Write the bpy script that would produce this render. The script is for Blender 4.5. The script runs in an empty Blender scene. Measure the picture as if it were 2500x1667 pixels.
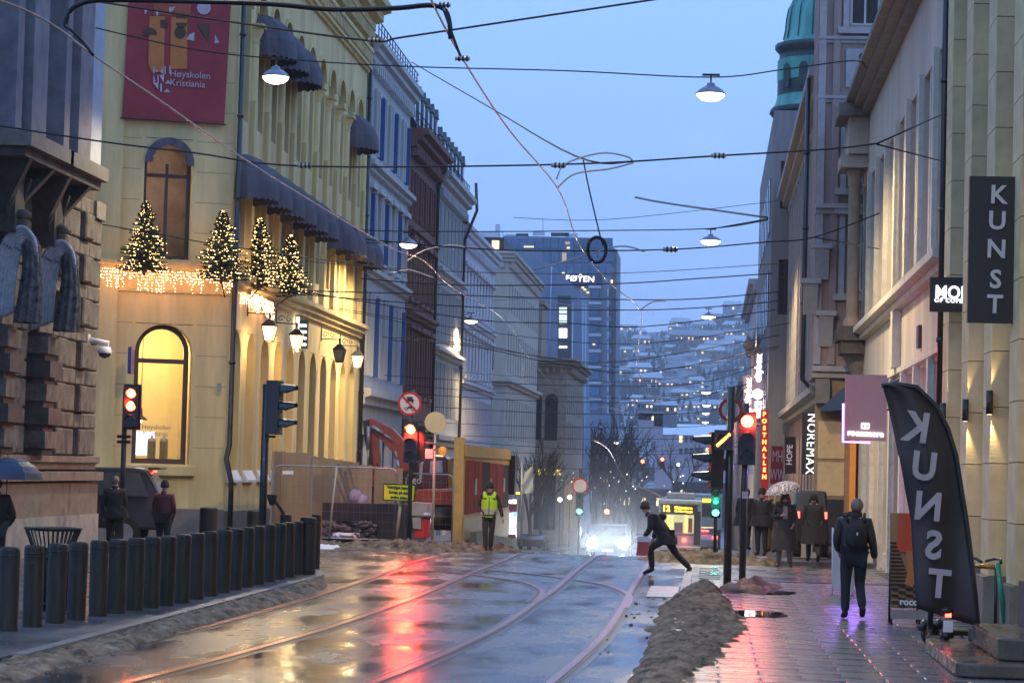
import bpy, bmesh, math, random
from mathutils import Vector, Matrix, noise
S = bpy.context.scene
PI = math.pi
# ------------------------------------------------------------------ camera
CAM_Z, FPX = 2.13, 6000.0          # eye height; focal length in pixels of the 2500 px wide photograph
cd = bpy.data.cameras.new('camera'); cam = bpy.data.objects.new('camera', cd)
S.collection.objects.link(cam); S.camera = cam
cd.sensor_width = 36.0; cd.lens = FPX / 2500.0 * 36.0; cd.clip_start = 0.5; cd.clip_end = 9000
cd.sensor_fit = 'HORIZONTAL'
ROLL = math.radians(1.5)
_u, _v = 727.0 - 250.0, -322.5
_u0 = _u * math.cos(ROLL) - _v * math.sin(ROLL); _v0 = _u * math.sin(ROLL) + _v * math.cos(ROLL)
PITCH = math.atan(-_v0 / FPX); YAW = math.atan(_u0 / FPX * math.cos(PITCH))
CM = Matrix.Rotation(YAW, 3, 'Z') @ Matrix.Rotation(PI / 2 + PITCH, 3, 'X') @ Matrix.Rotation(ROLL, 3, 'Z')
cam.matrix_world = Matrix.Translation((0, 0, CAM_Z)) @ CM.to_4x4()
EYE = Vector((0, 0, CAM_Z))
# ------------------------------------------------------------------ sky, dusk light, exposure
W = bpy.data.worlds.new('World'); S.world = W; W.use_nodes = True
nt = W.node_tree; nt.nodes.clear()
_n = nt.nodes.new
wo = _n('ShaderNodeOutputWorld'); bg = _n('ShaderNodeBackground')
sky = _n('ShaderNodeTexSky'); sky.sky_type = 'NISHITA'; sky.sun_disc = False
SUN_EL, SUN_ROT = math.radians(3.0), math.radians(200.0)
sky.sun_elevation = SUN_EL; sky.sun_rotation = SUN_ROT; sky.air_density = 2.0; sky.dust_density = 1.0; sky.ozone_density = 4.0
sc_ = _n('ShaderNodeVectorMath'); sc_.operation = 'SCALE'; sc_.inputs['Scale'].default_value = 0.012
tc = _n('ShaderNodeTexCoord'); sx = _n('ShaderNodeSeparateXYZ'); rp = _n('ShaderNodeValToRGB')
nz = _n('ShaderNodeTexNoise'); nz.inputs['Scale'].default_value = 3.0; nz.inputs['Detail'].default_value = 4
ma = _n('ShaderNodeMath'); ma.operation = 'MULTIPLY_ADD'; ma.inputs[1].default_value = 0.06; 
cr = rp.color_ramp                       # even dusk overcast, paler blue higher up
cr.elements[0].position = 0.0; cr.elements[0].color = (0.19, 0.30, 0.60, 1)
cr.elements[1].position = 0.42; cr.elements[1].color = (0.265, 0.46, 0.90, 1)
e = cr.elements.new(0.10); e.color = (0.215, 0.37, 0.76, 1)
e = cr.elements.new(0.20); e.color = (0.235, 0.42, 0.85, 1)
ad = _n('ShaderNodeVectorMath'); ad.operation = 'ADD'
L = nt.links.new
L(tc.outputs['Generated'], nz.inputs['Vector']); L(tc.outputs['Generated'], sx.inputs[0])
L(nz.outputs['Fac'], ma.inputs[0]); L(sx.outputs['Z'], ma.inputs[2]); L(ma.outputs[0], rp.inputs[0])
L(sky.outputs[0], sc_.inputs[0]); L(sc_.outputs[0], ad.inputs[0]); L(rp.outputs[0], ad.inputs[1])
L(ad.outputs[0], bg.inputs[0]); L(bg.outputs[0], wo.inputs[0]); bg.inputs[1].default_value = 1.25
sl = bpy.data.lights.new('sun', 'SUN'); sl.energy = 0.05; sl.angle = math.radians(40); sl.color = (0.75, 0.85, 1.0)
so = bpy.data.objects.new('sun', sl); S.collection.objects.link(so); so.rotation_euler = (PI / 2 - math.radians(35), 0, -SUN_ROT + PI)
S.view_settings.view_transform = 'Standard'; S.view_settings.look = 'None'; S.view_settings.gamma = 1
S.view_settings.use_curve_mapping = False; S.view_settings.exposure = 0.30
S.render.engine = 'CYCLES'
cy = S.cycles; cy.use_denoising = True; cy.max_bounces = 6; cy.diffuse_bounces = 3; cy.glossy_bounces = 3
cy.transmission_bounces = 3; cy.volume_bounces = 2; cy.sample_clamp_indirect = 4; cy.sample_clamp_direct = 0
cy.use_adaptive_sampling = True; cy.adaptive_threshold = 0.02; cy.caustics_reflective = False; cy.caustics_refractive = False
# ------------------------------------------------------------------ helpers
rnd = random.Random(11)
def ray(px, py):
    return (CM @ Vector((px - 1250.0, 833.5 - py, -FPX))).normalized()
def at(px, py, Y):
    d = ray(px, py); return EYE + d * (Y / d.y)
def onX(px, py, X):
    d = ray(px, py); return EYE + d * (X / d.x)
def onZ(px, py, z):
    d = ray(px, py); return EYE + d * ((z - CAM_Z) / d.z)
def g(Y):                                   # level of the street along its length
    if Y < 62: return 0.0
    if Y < 110: return -0.036 * (Y - 62) * min(1, (Y - 62) / 14)
    if Y < 300: return -1.73 - (Y - 110) * 0.026
    if Y < 430: return -6.67
    return -6.67 + (Y - 430) * 0.02
ROAD = -0.10
MATS = {}
def mat(name, col, rough=0.7, metal=0.0, var=0.12, vs=3.0, bump=0.0, bs=30.0, emis=None, es=0.0, spec=None, sample=None, streak=False, coat=0.0, joints=None):
    if name in MATS: return MATS[name]
    m = bpy.data.materials.new(name); m.use_nodes = True; t = m.node_tree; b = t.nodes['Principled BSDF']
    b.inputs['Roughness'].default_value = rough; b.inputs['Metallic'].default_value = metal
    if spec is not None: b.inputs['Specular IOR Level'].default_value = spec
    if coat: b.inputs['Coat Weight'].default_value = coat
    c = (col[0], col[1], col[2], 1)
    co = t.nodes.new('ShaderNodeTexCoord'); src = co.outputs['Object']
    if streak:
        mp = t.nodes.new('ShaderNodeMapping'); mp.inputs['Scale'].default_value = (1, 1, 0.15); t.links.new(src, mp.inputs[0]); src = mp.outputs[0]
    n = t.nodes.new('ShaderNodeTexNoise'); n.inputs['Scale'].default_value = vs; n.inputs['Detail'].default_value = 6; n.inputs['Roughness'].default_value = 0.65
    t.links.new(src, n.inputs['Vector'])
    r = t.nodes.new('ShaderNodeValToRGB'); r.color_ramp.elements[0].position = 0.3; r.color_ramp.elements[1].position = 0.7
    r.color_ramp.elements[0].color = tuple(max(0, x * (1 - 1.6 * var)) for x in col) + (1,)
    r.color_ramp.elements[1].color = tuple(min(1, x * (1 + var)) for x in col) + (1,)
    t.links.new(n.outputs['Fac'], r.inputs[0]); t.links.new(r.outputs[0], b.inputs['Base Color'])
    if bump:
        n2 = t.nodes.new('ShaderNodeTexNoise'); n2.inputs['Scale'].default_value = bs; n2.inputs['Detail'].default_value = 5
        bp = t.nodes.new('ShaderNodeBump'); bp.inputs['Strength'].default_value = bump; bp.inputs['Distance'].default_value = 0.02
        t.links.new(co.outputs['Object'], n2.inputs['Vector']); t.links.new(n2.outputs['Fac'], bp.inputs['Height']); t.links.new(bp.outputs[0], b.inputs['Normal'])
    if emis:
        b.inputs['Emission Color'].default_value = tuple(emis) + (1,); b.inputs['Emission Strength'].default_value = es
    if sample == 'NONE': m.cycles.emission_sampling = 'NONE'
    m.diffuse_color = c; MATS[name] = m; return m
ORG = {}
class MB:
    def __init__(s, T=None): s.v = []; s.f = []; s.T = T; s.sm = []
    def av(s, p): s.v.append(Vector(s.T(*p)) if s.T else Vector(p)); return len(s.v) - 1
    def face(s, ids, sm=False): s.f.append(tuple(ids)); s.sm.append(sm)
    def poly(s, pts, sm=False): s.face([s.av(p) for p in pts], sm)
    def box(s, x0, x1, y0, y1, z0, z1):
        i = [s.av((x, y, z)) for z in (z0, z1) for y in (y0, y1) for x in (x0, x1)]
        for q in ((0, 1, 3, 2), (4, 6, 7, 5), (0, 4, 5, 1), (2, 3, 7, 6), (0, 2, 6, 4), (1, 5, 7, 3)): s.face([i[k] for k in q])
        return s
    def cbox(s, c, sx, sy, sz): return s.box(c[0] - sx / 2, c[0] + sx / 2, c[1] - sy / 2, c[1] + sy / 2, c[2] - sz / 2, c[2] + sz / 2)
    def extr(s, pts, d):                   # polygon (list of 3-D points) extruded by vector d
        a = [s.av(p) for p in pts]; b = [s.av(tuple(Vector(p) + Vector(d))) for p in pts]; n = len(pts)
        s.face(a); s.face(b[::-1])
        for i in range(n): s.face((a[i], b[i], b[(i + 1) % n], a[(i + 1) % n]))
        return s
    def tube(s, pts, r, n=8, cap=True):
        pts = [Vector(p) for p in pts]; rr = r if isinstance(r, (list, tuple)) else [r] * len(pts)
        rings = []
        for i, p in enumerate(pts):
            d = (pts[min(i + 1, len(pts) - 1)] - pts[max(i - 1, 0)])
            if d.length < 1e-9: d = Vector((0, 0, 1))
            d.normalize(); a = Vector((0, 0, 1)) if abs(d.z) < 0.9 else Vector((1, 0, 0))
            x = d.cross(a).normalized(); y = d.cross(x)
            rings.append([s.av(tuple(p + (x * math.cos(2 * PI * k / n) + y * math.sin(2 * PI * k / n)) * rr[i])) for k in range(n)])
        for a, b in zip(rings, rings[1:]):
            for k in range(n): s.face((a[k], a[(k + 1) % n], b[(k + 1) % n], b[k]), True)
        if cap: s.face(rings[0][::-1]); s.face(rings[-1])
        return s
    def lathe(s, prof, c=(0, 0, 0), n=16, a0=0, a1=2 * PI):   # profile of (r, z)
        full = abs(a1 - a0 - 2 * PI) < 1e-6; m = n if full else n + 1; rings = []
        for r, z in prof:
            rings.append([s.av((c[0] + r * math.cos(a0 + (a1 - a0) * k / n), c[1] + r * math.sin(a0 + (a1 - a0) * k / n), c[2] + z)) for k in range(m)])
        for a, b in zip(rings, rings[1:]):
            for k in range(m if full else m - 1): s.face((a[k], a[(k + 1) % m], b[(k + 1) % m], b[k]), True)
        return s
    def ell(s, c, rx, ry, rz, n=10, m=6, jit=0):
        rings = []
        for i in range(m + 1):
            th = PI * i / m; rings.append([])
            for k in range(n):
                j = 1 + (rnd.random() - .5) * jit
                rings[-1].append(s.av((c[0] + rx * j * math.sin(th) * math.cos(2 * PI * k / n), c[1] + ry * j * math.sin(th) * math.sin(2 * PI * k / n), c[2] + rz * j * math.cos(th))))
        for a, b in zip(rings, rings[1:]):
            for k in range(n): s.face((a[k], a[(k + 1) % n], b[(k + 1) % n], b[k]), True)
        return s
    def disc(s, c, r, n=24, ax='y', d=0.0):
        pts = []
        for k in range(n):
            a, b = r * math.cos(2 * PI * k / n), r * math.sin(2 * PI * k / n)
            pts.append((c[0] + a, c[1], c[2] + b) if ax == 'y' else ((c[0] + a, c[1] + b, c[2]) if ax == 'z' else (c[0], c[1] + a, c[2] + b)))
        if d: s.extr(pts, {'y': (0, d, 0), 'z': (0, 0, d), 'x': (d, 0, 0)}[ax])
        else: s.poly(pts)
        return s
    def mesh(s, name, off=(0, 0, 0)):
        me = bpy.data.meshes.new(name); o = Vector(off)
        me.from_pydata([tuple(v - o) for v in s.v], [], s.f)
        me.polygons.foreach_set('use_smooth', s.sm)
        me.validate(); me.update(); return me
    def build(s, name, m, parent=None, label=None, kind=None, world=True, cat=None, group=None, loc=None):
        """world=True: vertices are world coordinates, made relative to the thing they belong to."""
        off = (0, 0, 0)
        if parent is not None and world: off = ORG.get(parent.name, (0, 0, 0))
        if parent is None and loc is not None: off = loc
        me = s.mesh(name, off); me.materials.append(m)
        o = bpy.data.objects.new(name, me); S.collection.objects.link(o)
        if parent is not None: o.parent = parent; ORG[o.name] = off
        elif loc is not None: o.location = loc; ORG[o.name] = tuple(loc)
        tag(o, label, cat, group, kind); return o
def tag(o, label=None, cat=None, group=None, kind=None):
    if label: o['label'] = label
    if cat: o['category'] = cat
    if group: o['group'] = group
    if kind: o['kind'] = kind
    return o
def thing(name, label, cat, loc=(0, 0, 0), rz=0.0, group=None):
    o = bpy.data.objects.new(name, None); S.collection.objects.link(o); o.empty_display_size = 0.2
    o.location = loc; o.rotation_euler = (0, 0, rz); ORG[o.name] = tuple(loc) if rz == 0 else (0, 0, 0)
    return tag(o, label, cat, group)
def put(name, me, parent, loc):            # shared-mesh part; loc in world coordinates
    o = bpy.data.objects.new(name, me); S.collection.objects.link(o); o.parent = parent
    po = Vector(ORG.get(parent.name, (0, 0, 0))); o.location = Vector(loc) - po; ORG[o.name] = tuple(loc); return o
def copy_tree(root, loc, rz=None, label=None, group=None):
    def cp(o, par):
        c = o.copy(); S.collection.objects.link(c); c.parent = par
        for ch in list(o.children): cp(ch, c)
        return c
    r = cp(root, None); r.location = loc
    if rz is not None: r.rotation_euler = (0, 0, rz)
    if label: r['label'] = label
    if group: r['group'] = group
    return r
def frame(o, wdir, udir):                  # facade coordinates: u along the wall, w out of it, z up
    o = Vector(o); wd = Vector(wdir).normalized(); ud = Vector(udir).normalized()
    return lambda u, w, z: o + ud * u + wd * w + Vector((0, 0, z))
def lamp(name, kind, loc, energy, col, size=0.2, parent=None, direction=None, spot=None, blend=0.5):
    l = bpy.data.lights.new(name, kind); l.energy = energy; l.color = col
    if kind == 'AREA': l.size = size
    else: l.shadow_soft_size = size
    if spot: l.spot_size = spot; l.spot_blend = blend
    o = bpy.data.objects.new(name, l); S.collection.objects.link(o)
    if parent is not None:
        o.parent = parent; loc = Vector(loc) - Vector(ORG.get(parent.name, (0, 0, 0)))
    o.location = loc
    if direction is not None: o.rotation_euler = Vector(direction).to_track_quat('-Z', 'Y').to_euler()
    return o
def text(s_, name, size, m, parent, M4, depth=0.01, label=None, kind=None, align='CENTER', space=1.0, sx=1.0, bold=0.0):
    """flat lettering as a mesh; M4 places the text's own XY plane in the parent's coordinates."""
    c = bpy.data.curves.new('lettering', 'FONT'); c.body = s_; c.size = size; c.extrude = depth; c.align_x = align; c.align_y = 'CENTER'
    c.space_character = space; c.resolution_u = 3; c.offset = bold
    o = bpy.data.objects.new('tmp', c); S.collection.objects.link(o)
    me = bpy.data.meshes.new_from_object(o.evaluated_get(bpy.context.evaluated_depsgraph_get()))
    bpy.data.objects.remove(o); bpy.data.curves.remove(c)
    me.transform(M4 @ Matrix.Scale(sx, 4, (1, 0, 0))); me.materials.clear(); me.materials.append(m)
    o = bpy.data.objects.new(name, me); S.collection.objects.link(o); o.parent = parent
    tag(o, label, kind=kind); return o
def axes(o, x, y):
    x = Vector(x).normalized(); y = Vector(y).normalized(); z = x.cross(y)
    m = Matrix((x, y, z)).transposed().to_4x4(); m.translation = Vector(o); return m
FRONT = lambda o: axes(o, (1, 0, 0), (0, 0, 1))   # text read from the street, facing the viewer's side (-Y)
# ------------------------------------------------------------------ materials
yel = mat('yellow_plaster', (0.78, 0.60, 0.28), 0.85, var=.2, vs=.9, bump=.35, bs=8, streak=True)
yel_d = mat('yellow_moulding', (0.73, 0.55, 0.25), 0.8, var=.15, vs=1.5, streak=True)
plinth_m = mat('grey_plinth_stone', (0.20, 0.18, 0.16), 0.8, bump=.3)
stone_l = mat('rusticated_stone', (0.155, 0.138, 0.118), 0.9, var=.45, vs=2.2, bump=.7, bs=16)
stone_d = mat('dark_carved_stone', (0.10, 0.085, 0.075), 0.85, var=.3, vs=2.5, bump=.5, bs=12)
stone_base = mat('smooth_base_stone', (0.23, 0.20, 0.165), 0.7, var=.2, bump=.1)
base_white = mat('whitewashed_base', (0.36, 0.36, 0.35), 0.7, var=.2)
statue_m = mat('weathered_statue_stone', (0.12, 0.115, 0.12), 0.85, var=.6, vs=7, bump=.5, bs=10)
statue_l = mat('pale_statue_stone', (0.50, 0.51, 0.56), 0.7, var=.25, vs=6, bump=.6, bs=14)
palewall = mat('pale_blue_plaster', (0.40, 0.44, 0.52), 0.75, var=.08)
pil_m = mat('grey_pilaster_stone', (0.22, 0.21, 0.24), 0.8, var=.2, vs=2, bump=.3)
black_m = mat('black_painted_metal', (0.015, 0.015, 0.016), 0.35, var=.2, coat=.3)
dark_m = mat('dark_metal', (0.035, 0.035, 0.04), 0.45, metal=.3)
pole_m = mat('dark_green_painted_metal', (0.02, 0.03, 0.027), 0.3, var=.2, coat=.4)
boll_m = mat('wet_cast_iron_bollard', (0.026, 0.024, 0.017), 0.5, var=.7, vs=4, bump=.4, bs=30, coat=.04, spec=.3, streak=True)
grey_m = mat('galvanised_metal', (0.35, 0.35, 0.36), 0.4, metal=.6)
white_m = mat('white_paint', (0.75, 0.75, 0.76), 0.5)
glass_d = mat('dark_window_glass', (0.03, 0.035, 0.045), 0.06, var=.3, spec=.8)
frame_w = mat('white_window_frame', (0.62, 0.63, 0.66), 0.5)
frame_b = mat('brown_window_frame', (0.07, 0.035, 0.03), 0.45)
frame_bl = mat('blue_window_frame', (0.035, 0.13, 0.36), 0.5)
snow_m = mat('fresh_snow', (0.75, 0.77, 0.82), 0.7, bump=.4, bs=8)
slush_m = mat('dirty_slush', (0.175, 0.132, 0.088), 0.8, var=.7, vs=3.5, bump=1.0, bs=22, spec=.25)
awn_m = mat('blue_awning_canvas', (0.105, 0.095, 0.12), 0.85, var=.3, vs=2.5, bump=.8, bs=5, streak=True)
skin_m = mat('skin', (0.50, 0.30, 0.22), 0.5, var=.05)
wire_m = mat('black_wire', (0.012, 0.012, 0.014), 0.4, metal=.4)
wire_c = mat('worn_copper_wire', (0.45, 0.30, 0.24), 0.25, metal=.9)
warm = (1.0, 0.72, 0.32)
lit_lamp = mat('lit_street_lamp_glass', (1, .9, .7), .4, emis=(1.0, .78, .42), es=7.0)
lit_bulb = mat('fairy_light_bulb', (1, .8, .4), .4, emis=(1.0, .60, .22), es=8.0, sample='NONE')
lit_bulb_w = mat('icicle_light_bulb', (1, .7, .5), .4, emis=(1.0, .50, .26), es=11.0, sample='NONE')
lit_red = mat('lit_red_signal', (1, .1, .05), .4, emis=(1.0, .06, .02), es=28.0)
lit_redc = mat('lit_red_signal_core', (1, .5, .2), .4, emis=(1.0, .42, .12), es=14.0, sample='NONE')
lit_green = mat('lit_green_signal', (.1, 1, .7), .4, emis=(0.05, 1.0, 0.62), es=12.0)
lit_amber = mat('lit_amber_signal', (1, .5, .1), .4, emis=(1.0, .36, .04), es=9.0, sample='NONE')
lit_white = mat('lit_white_sign', (1, 1, 1), .4, emis=(0.9, 0.93, 1.0), es=4.0, sample='NONE')
lit_blue_w = mat('lit_screen', (1, 1, 1), .4, emis=(0.55, 0.62, 1.0), es=1.8)
lit_tail = mat('lit_tail_lamp', (1, .1, .1), .4, emis=(1.0, .05, .03), es=10.0)
lit_window = mat('lit_window_pane', (1, .8, .4), .3, emis=(1.0, .74, .34), es=1.3, sample='NONE')
lit_dim = mat('dim_lit_window_pane', (.4, .3, .2), .2, emis=(1.0, .66, .42), es=.32, sample='NONE')

# slush: brown grit with paler half melted crust patches
t = slush_m.node_tree; b = t.nodes['Principled BSDF']; co = t.nodes.new('ShaderNodeTexCoord'); n_ = t.nodes.new('ShaderNodeTexNoise'); n_.inputs['Scale'].default_value = 2.3; n_.inputs['Detail'].default_value = 10; n_.inputs['Roughness'].default_value = .75
r_ = t.nodes.new('ShaderNodeValToRGB'); r_.color_ramp.elements[0].position = .54; r_.color_ramp.elements[1].position = .70; r_.color_ramp.elements[0].color = (0, 0, 0, 1)
mx = t.nodes.new('ShaderNodeMixRGB'); mx.inputs[2].default_value = (.33, .285, .22, 1); old = b.inputs['Base Color'].links[0].from_socket
t.links.new(co.outputs['Object'], n_.inputs['Vector']); t.links.new(n_.outputs['Fac'], r_.inputs[0]); t.links.new(r_.outputs[0], mx.inputs[0]); t.links.new(old, mx.inputs[1]); t.links.new(mx.outputs[0], b.inputs['Base Color'])
# ------------------------------------------------------------------ ground, road, rails, pavements
def wet_material(name, base, r_wet, r_dry, scale=(0.55, 0.22, 1), wet_lo=0.42, wet_hi=0.62, bstr=0.12, spec=0.6):
    m = bpy.data.materials.new(name); m.use_nodes = True; t = m.node_tree; b = t.nodes['Principled BSDF']; l = t.links.new
    co = t.nodes.new('ShaderNodeTexCoord'); mp = t.nodes.new('ShaderNodeMapping'); mp.inputs['Scale'].default_value = scale
    l(co.outputs['Object'], mp.inputs[0])
    n = t.nodes.new('ShaderNodeTexNoise'); n.inputs['Scale'].default_value = 1.6; n.inputs['Detail'].default_value = 7; n.inputs['Roughness'].default_value = 0.6
    l(mp.outputs[0], n.inputs['Vector'])
    r = t.nodes.new('ShaderNodeMapRange'); r.inputs['From Min'].default_value = wet_lo; r.inputs['From Max'].default_value = wet_hi
    r.inputs['To Min'].default_value = r_wet; r.inputs['To Max'].default_value = r_dry
    l(n.outputs['Fac'], r.inputs['Value']); l(r.outputs[0], b.inputs['Roughness'])
    n2 = t.nodes.new('ShaderNodeTexNoise'); n2.inputs['Scale'].default_value = 38; n2.inputs['Detail'].default_value = 6
    l(co.outputs['Object'], n2.inputs['Vector'])
    n3 = t.nodes.new('ShaderNodeTexNoise'); n3.inputs['Scale'].default_value = 1.1; n3.inputs['Detail'].default_value = 6
    l(co.outputs['Object'], n3.inputs['Vector'])
    cr = t.nodes.new('ShaderNodeValToRGB'); cr.color_ramp.elements[0].position = .35; cr.color_ramp.elements[1].position = .68
    cr.color_ramp.elements[0].color = tuple(x * .65 for x in base) + (1,); cr.color_ramp.elements[1].color = tuple(x * 1.45 for x in base) + (1,)
    l(n3.outputs['Fac'], cr.inputs[0]); l(cr.outputs[0], b.inputs['Base Color'])
    mr = t.nodes.new('ShaderNodeMapRange'); mr.inputs['From Min'].default_value = wet_lo; mr.inputs['From Max'].default_value = wet_hi
    mr.inputs['To Min'].default_value = 0.0; mr.inputs['To Max'].default_value = bstr; l(n.outputs['Fac'], mr.inputs['Value'])
    bp = t.nodes.new('ShaderNodeBump'); bp.inputs['Distance'].default_value = 0.01
    l(mr.outputs[0], bp.inputs['Strength']); l(n2.outputs['Fac'], bp.inputs['Height']); l(bp.outputs[0], b.inputs['Normal'])
    b.inputs['Specular IOR Level'].default_value = spec
    return m
asphalt = wet_material('wet_asphalt', (0.055, 0.052, 0.052), 0.10, 0.32, wet_lo=.36, wet_hi=.60, bstr=0.30, spec=.85)
slab_m = wet_material('wet_granite_slab', (0.105, 0.105, 0.115), 0.13, 0.36, scale=(.5, .3, 1), wet_lo=.3, wet_hi=.6, bstr=0.15, spec=.5)
pave_m = wet_material('wet_pavement_bed', (0.08, 0.08, 0.085), 0.2, 0.45, scale=(.5, .3, 1), wet_lo=.35, wet_hi=.6, bstr=0.15, spec=.5)
kerb_m = mat('wet_granite_kerb', (0.22, 0.21, 0.21), 0.35, var=.2, bump=.2)
ground_m = mat('hill_ground', (0.05, 0.055, 0.06), 0.9, var=.9, vs=.02)
def hill(X, Y):
    if Y < 430: return g(Y)
    b = g(Y) if Y < 700 else g(700)
    k = 0.0
    if Y >= 700:
        k = (Y - 700) * 0.028 + max(0, Y - 1000) * 0.062 + max(0, Y - 1250) * 0.02
        k = min(k, 142 + 10 * math.sin(X * .006)) * (1 + 0.0006 * X)
        k += noise.noise(Vector((X * .012, Y * .006, 0))) * min(18, k * .18)
    return b + k
def sheet(name, xs, ys, fz, m, kind='structure'):
    mb = MB(); ids = {}
    for i, x in enumerate(xs):
        for j, y in enumerate(ys): ids[i, j] = mb.av((x, y, fz(x, y)))
    for i in range(len(xs) - 1):
        for j in range(len(ys) - 1): mb.face((ids[i, j], ids[i + 1, j], ids[i + 1, j + 1], ids[i, j + 1]), True)
    return mb.build(name, m, kind=kind)
def rng(a, b, n): return [a + (b - a) * i / n for i in range(n + 1)]
# snowy hillside material: snow patches on dark scrub, by noise and slope only
hm = bpy.data.materials.new('snowy_hillside'); hm.use_nodes = True; t = hm.node_tree; b = t.nodes['Principled BSDF']; b.inputs['Roughness'].default_value = .9
co = t.nodes.new('ShaderNodeTexCoord'); n1 = t.nodes.new('ShaderNodeTexNoise'); n1.inputs['Scale'].default_value = .09; n1.inputs['Detail'].default_value = 8; n1.inputs['Roughness'].default_value = .7
cr = t.nodes.new('ShaderNodeValToRGB'); cr.color_ramp.elements[0].position = .43; cr.color_ramp.elements[1].position = .66
cr.color_ramp.elements[0].color = (.03, .032, .04, 1); cr.color_ramp.elements[1].color = (.42, .45, .55, 1)
t.links.new(co.outputs['Object'], n1.inputs['Vector']); t.links.new(n1.outputs['Fac'], cr.inputs[0]); t.links.new(cr.outputs[0], b.inputs['Base Color'])
sheet('ground', [-1500, -900, -500, -200, -100, -60, -30, 0, 30, 60, 100, 200, 500, 900, 1500],
      [-250, -100, 0, 30] + rng(50, 430, 38), lambda x, y: g(y) - 0.26, mat('bare_ground', (.06, .055, .05), .9))
sheet('hillside', rng(-1500, -260, 14) + rng(-240, 200, 55) + rng(220, 1500, 14), rng(430, 2400, 100) + [2600, 3200],
      lambda x, y: hill(x, y) - (0.26 if y < 431 else 0), hm)
sheet('road', [-60, -30, -14, -8, -4, -1, 3, 8], [-20, 0, 20, 40, 50] + rng(56, 130, 30) + rng(136, 430, 30), lambda x, y: g(y) + ROAD, asphalt)
# tram rails: each rail a steel strip with its groove, laid on the road along traced curves
rail_m = mat('polished_rail_steel', (0.56, 0.23, 0.20), 0.24, metal=1.0, var=.2, vs=6)  # red light of the signals is put into the steel colour
groove_m = mat('rail_groove', (0.015, 0.014, 0.014), 0.5)
strip_m = mat('rail_bedding_strip', (0.05, 0.034, 0.032), 0.28, var=.3, vs=5)
def smooth(pts, k=8):
    out = []; P = [pts[0]] + list(pts) + [pts[-1]]
    for i in range(1, len(P) - 2):
        for j in range(k):
            t = j / k; a, b, c, d = P[i - 1], P[i], P[i + 1], P[i + 2]
            out.append(0.5 * ((2 * b) + (c - a) * t + (2 * a - 5 * b + 4 * c - d) * t * t + (3 * b - a - 3 * c + d) * t ** 3))
    return out + [P[-2]]
def ribbon(pts, off, w, dz, name, m, parent):
    mb = MB(); pr = None
    for i, p in enumerate(pts):
        d = pts[min(i + 1, len(pts) - 1)] - pts[max(i - 1, 0)]; nrm = Vector((-d.y, d.x, 0)).normalized()
        z = g(p.y) + ROAD + dz
        a = mb.av((p.x + nrm.x * (off - w / 2), p.y + nrm.y * (off - w / 2), z)); b_ = mb.av((p.x + nrm.x * (off + w / 2), p.y + nrm.y * (off + w / 2), z))
        if pr: mb.face((pr[0], a, b_, pr[1]), True)
        pr = (a, b_)
    return mb.build(name, m, parent)
def R8(*pp): return [(x / 1.3835, 1250 + y / 1.3835) for x, y in pp]
def rail(pp, label, far=None, group='tram rails in the wet road', up=0.0):
    pts = [onZ(x, y, ROAD) for x, y in pp]; pts = [Vector((p.x, p.y, 0)) for p in pts]
    if far: pts += [Vector((q[0], q[1], 0)) for q in far]
    d = (pts[0] - pts[1]).normalized()
    if pts[0].y < 34: pts = [pts[0] + d * 14] + pts
    pts = smooth(pts)
    r = thing('tram_rail', label, 'rail', (pts[0].x, pts[0].y, ROAD), group=group)
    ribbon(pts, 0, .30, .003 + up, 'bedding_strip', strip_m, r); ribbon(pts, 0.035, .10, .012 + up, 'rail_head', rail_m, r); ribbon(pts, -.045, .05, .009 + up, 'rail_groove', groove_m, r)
    return pts
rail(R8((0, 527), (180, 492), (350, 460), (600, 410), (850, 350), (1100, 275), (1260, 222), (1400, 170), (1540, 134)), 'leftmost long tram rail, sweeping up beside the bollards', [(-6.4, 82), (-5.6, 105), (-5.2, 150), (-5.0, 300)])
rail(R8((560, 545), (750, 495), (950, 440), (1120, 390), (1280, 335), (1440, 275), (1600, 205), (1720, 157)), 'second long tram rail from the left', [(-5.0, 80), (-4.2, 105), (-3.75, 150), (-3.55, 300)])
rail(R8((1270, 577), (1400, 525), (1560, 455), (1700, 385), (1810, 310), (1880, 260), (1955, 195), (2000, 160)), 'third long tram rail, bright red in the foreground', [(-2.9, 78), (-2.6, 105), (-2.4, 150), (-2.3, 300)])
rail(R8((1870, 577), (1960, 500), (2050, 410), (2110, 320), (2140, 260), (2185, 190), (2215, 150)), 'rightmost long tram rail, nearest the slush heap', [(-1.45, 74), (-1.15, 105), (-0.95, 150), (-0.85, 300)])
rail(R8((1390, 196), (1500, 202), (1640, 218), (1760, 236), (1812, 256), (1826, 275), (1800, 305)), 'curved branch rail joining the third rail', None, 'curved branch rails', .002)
rail(R8((1640, 196), (1780, 208), (1920, 226), (2040, 246), (2100, 268), (2122, 290), (2108, 325)), 'curved branch rail joining the rightmost rail', None, 'curved branch rails', .002)
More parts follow.
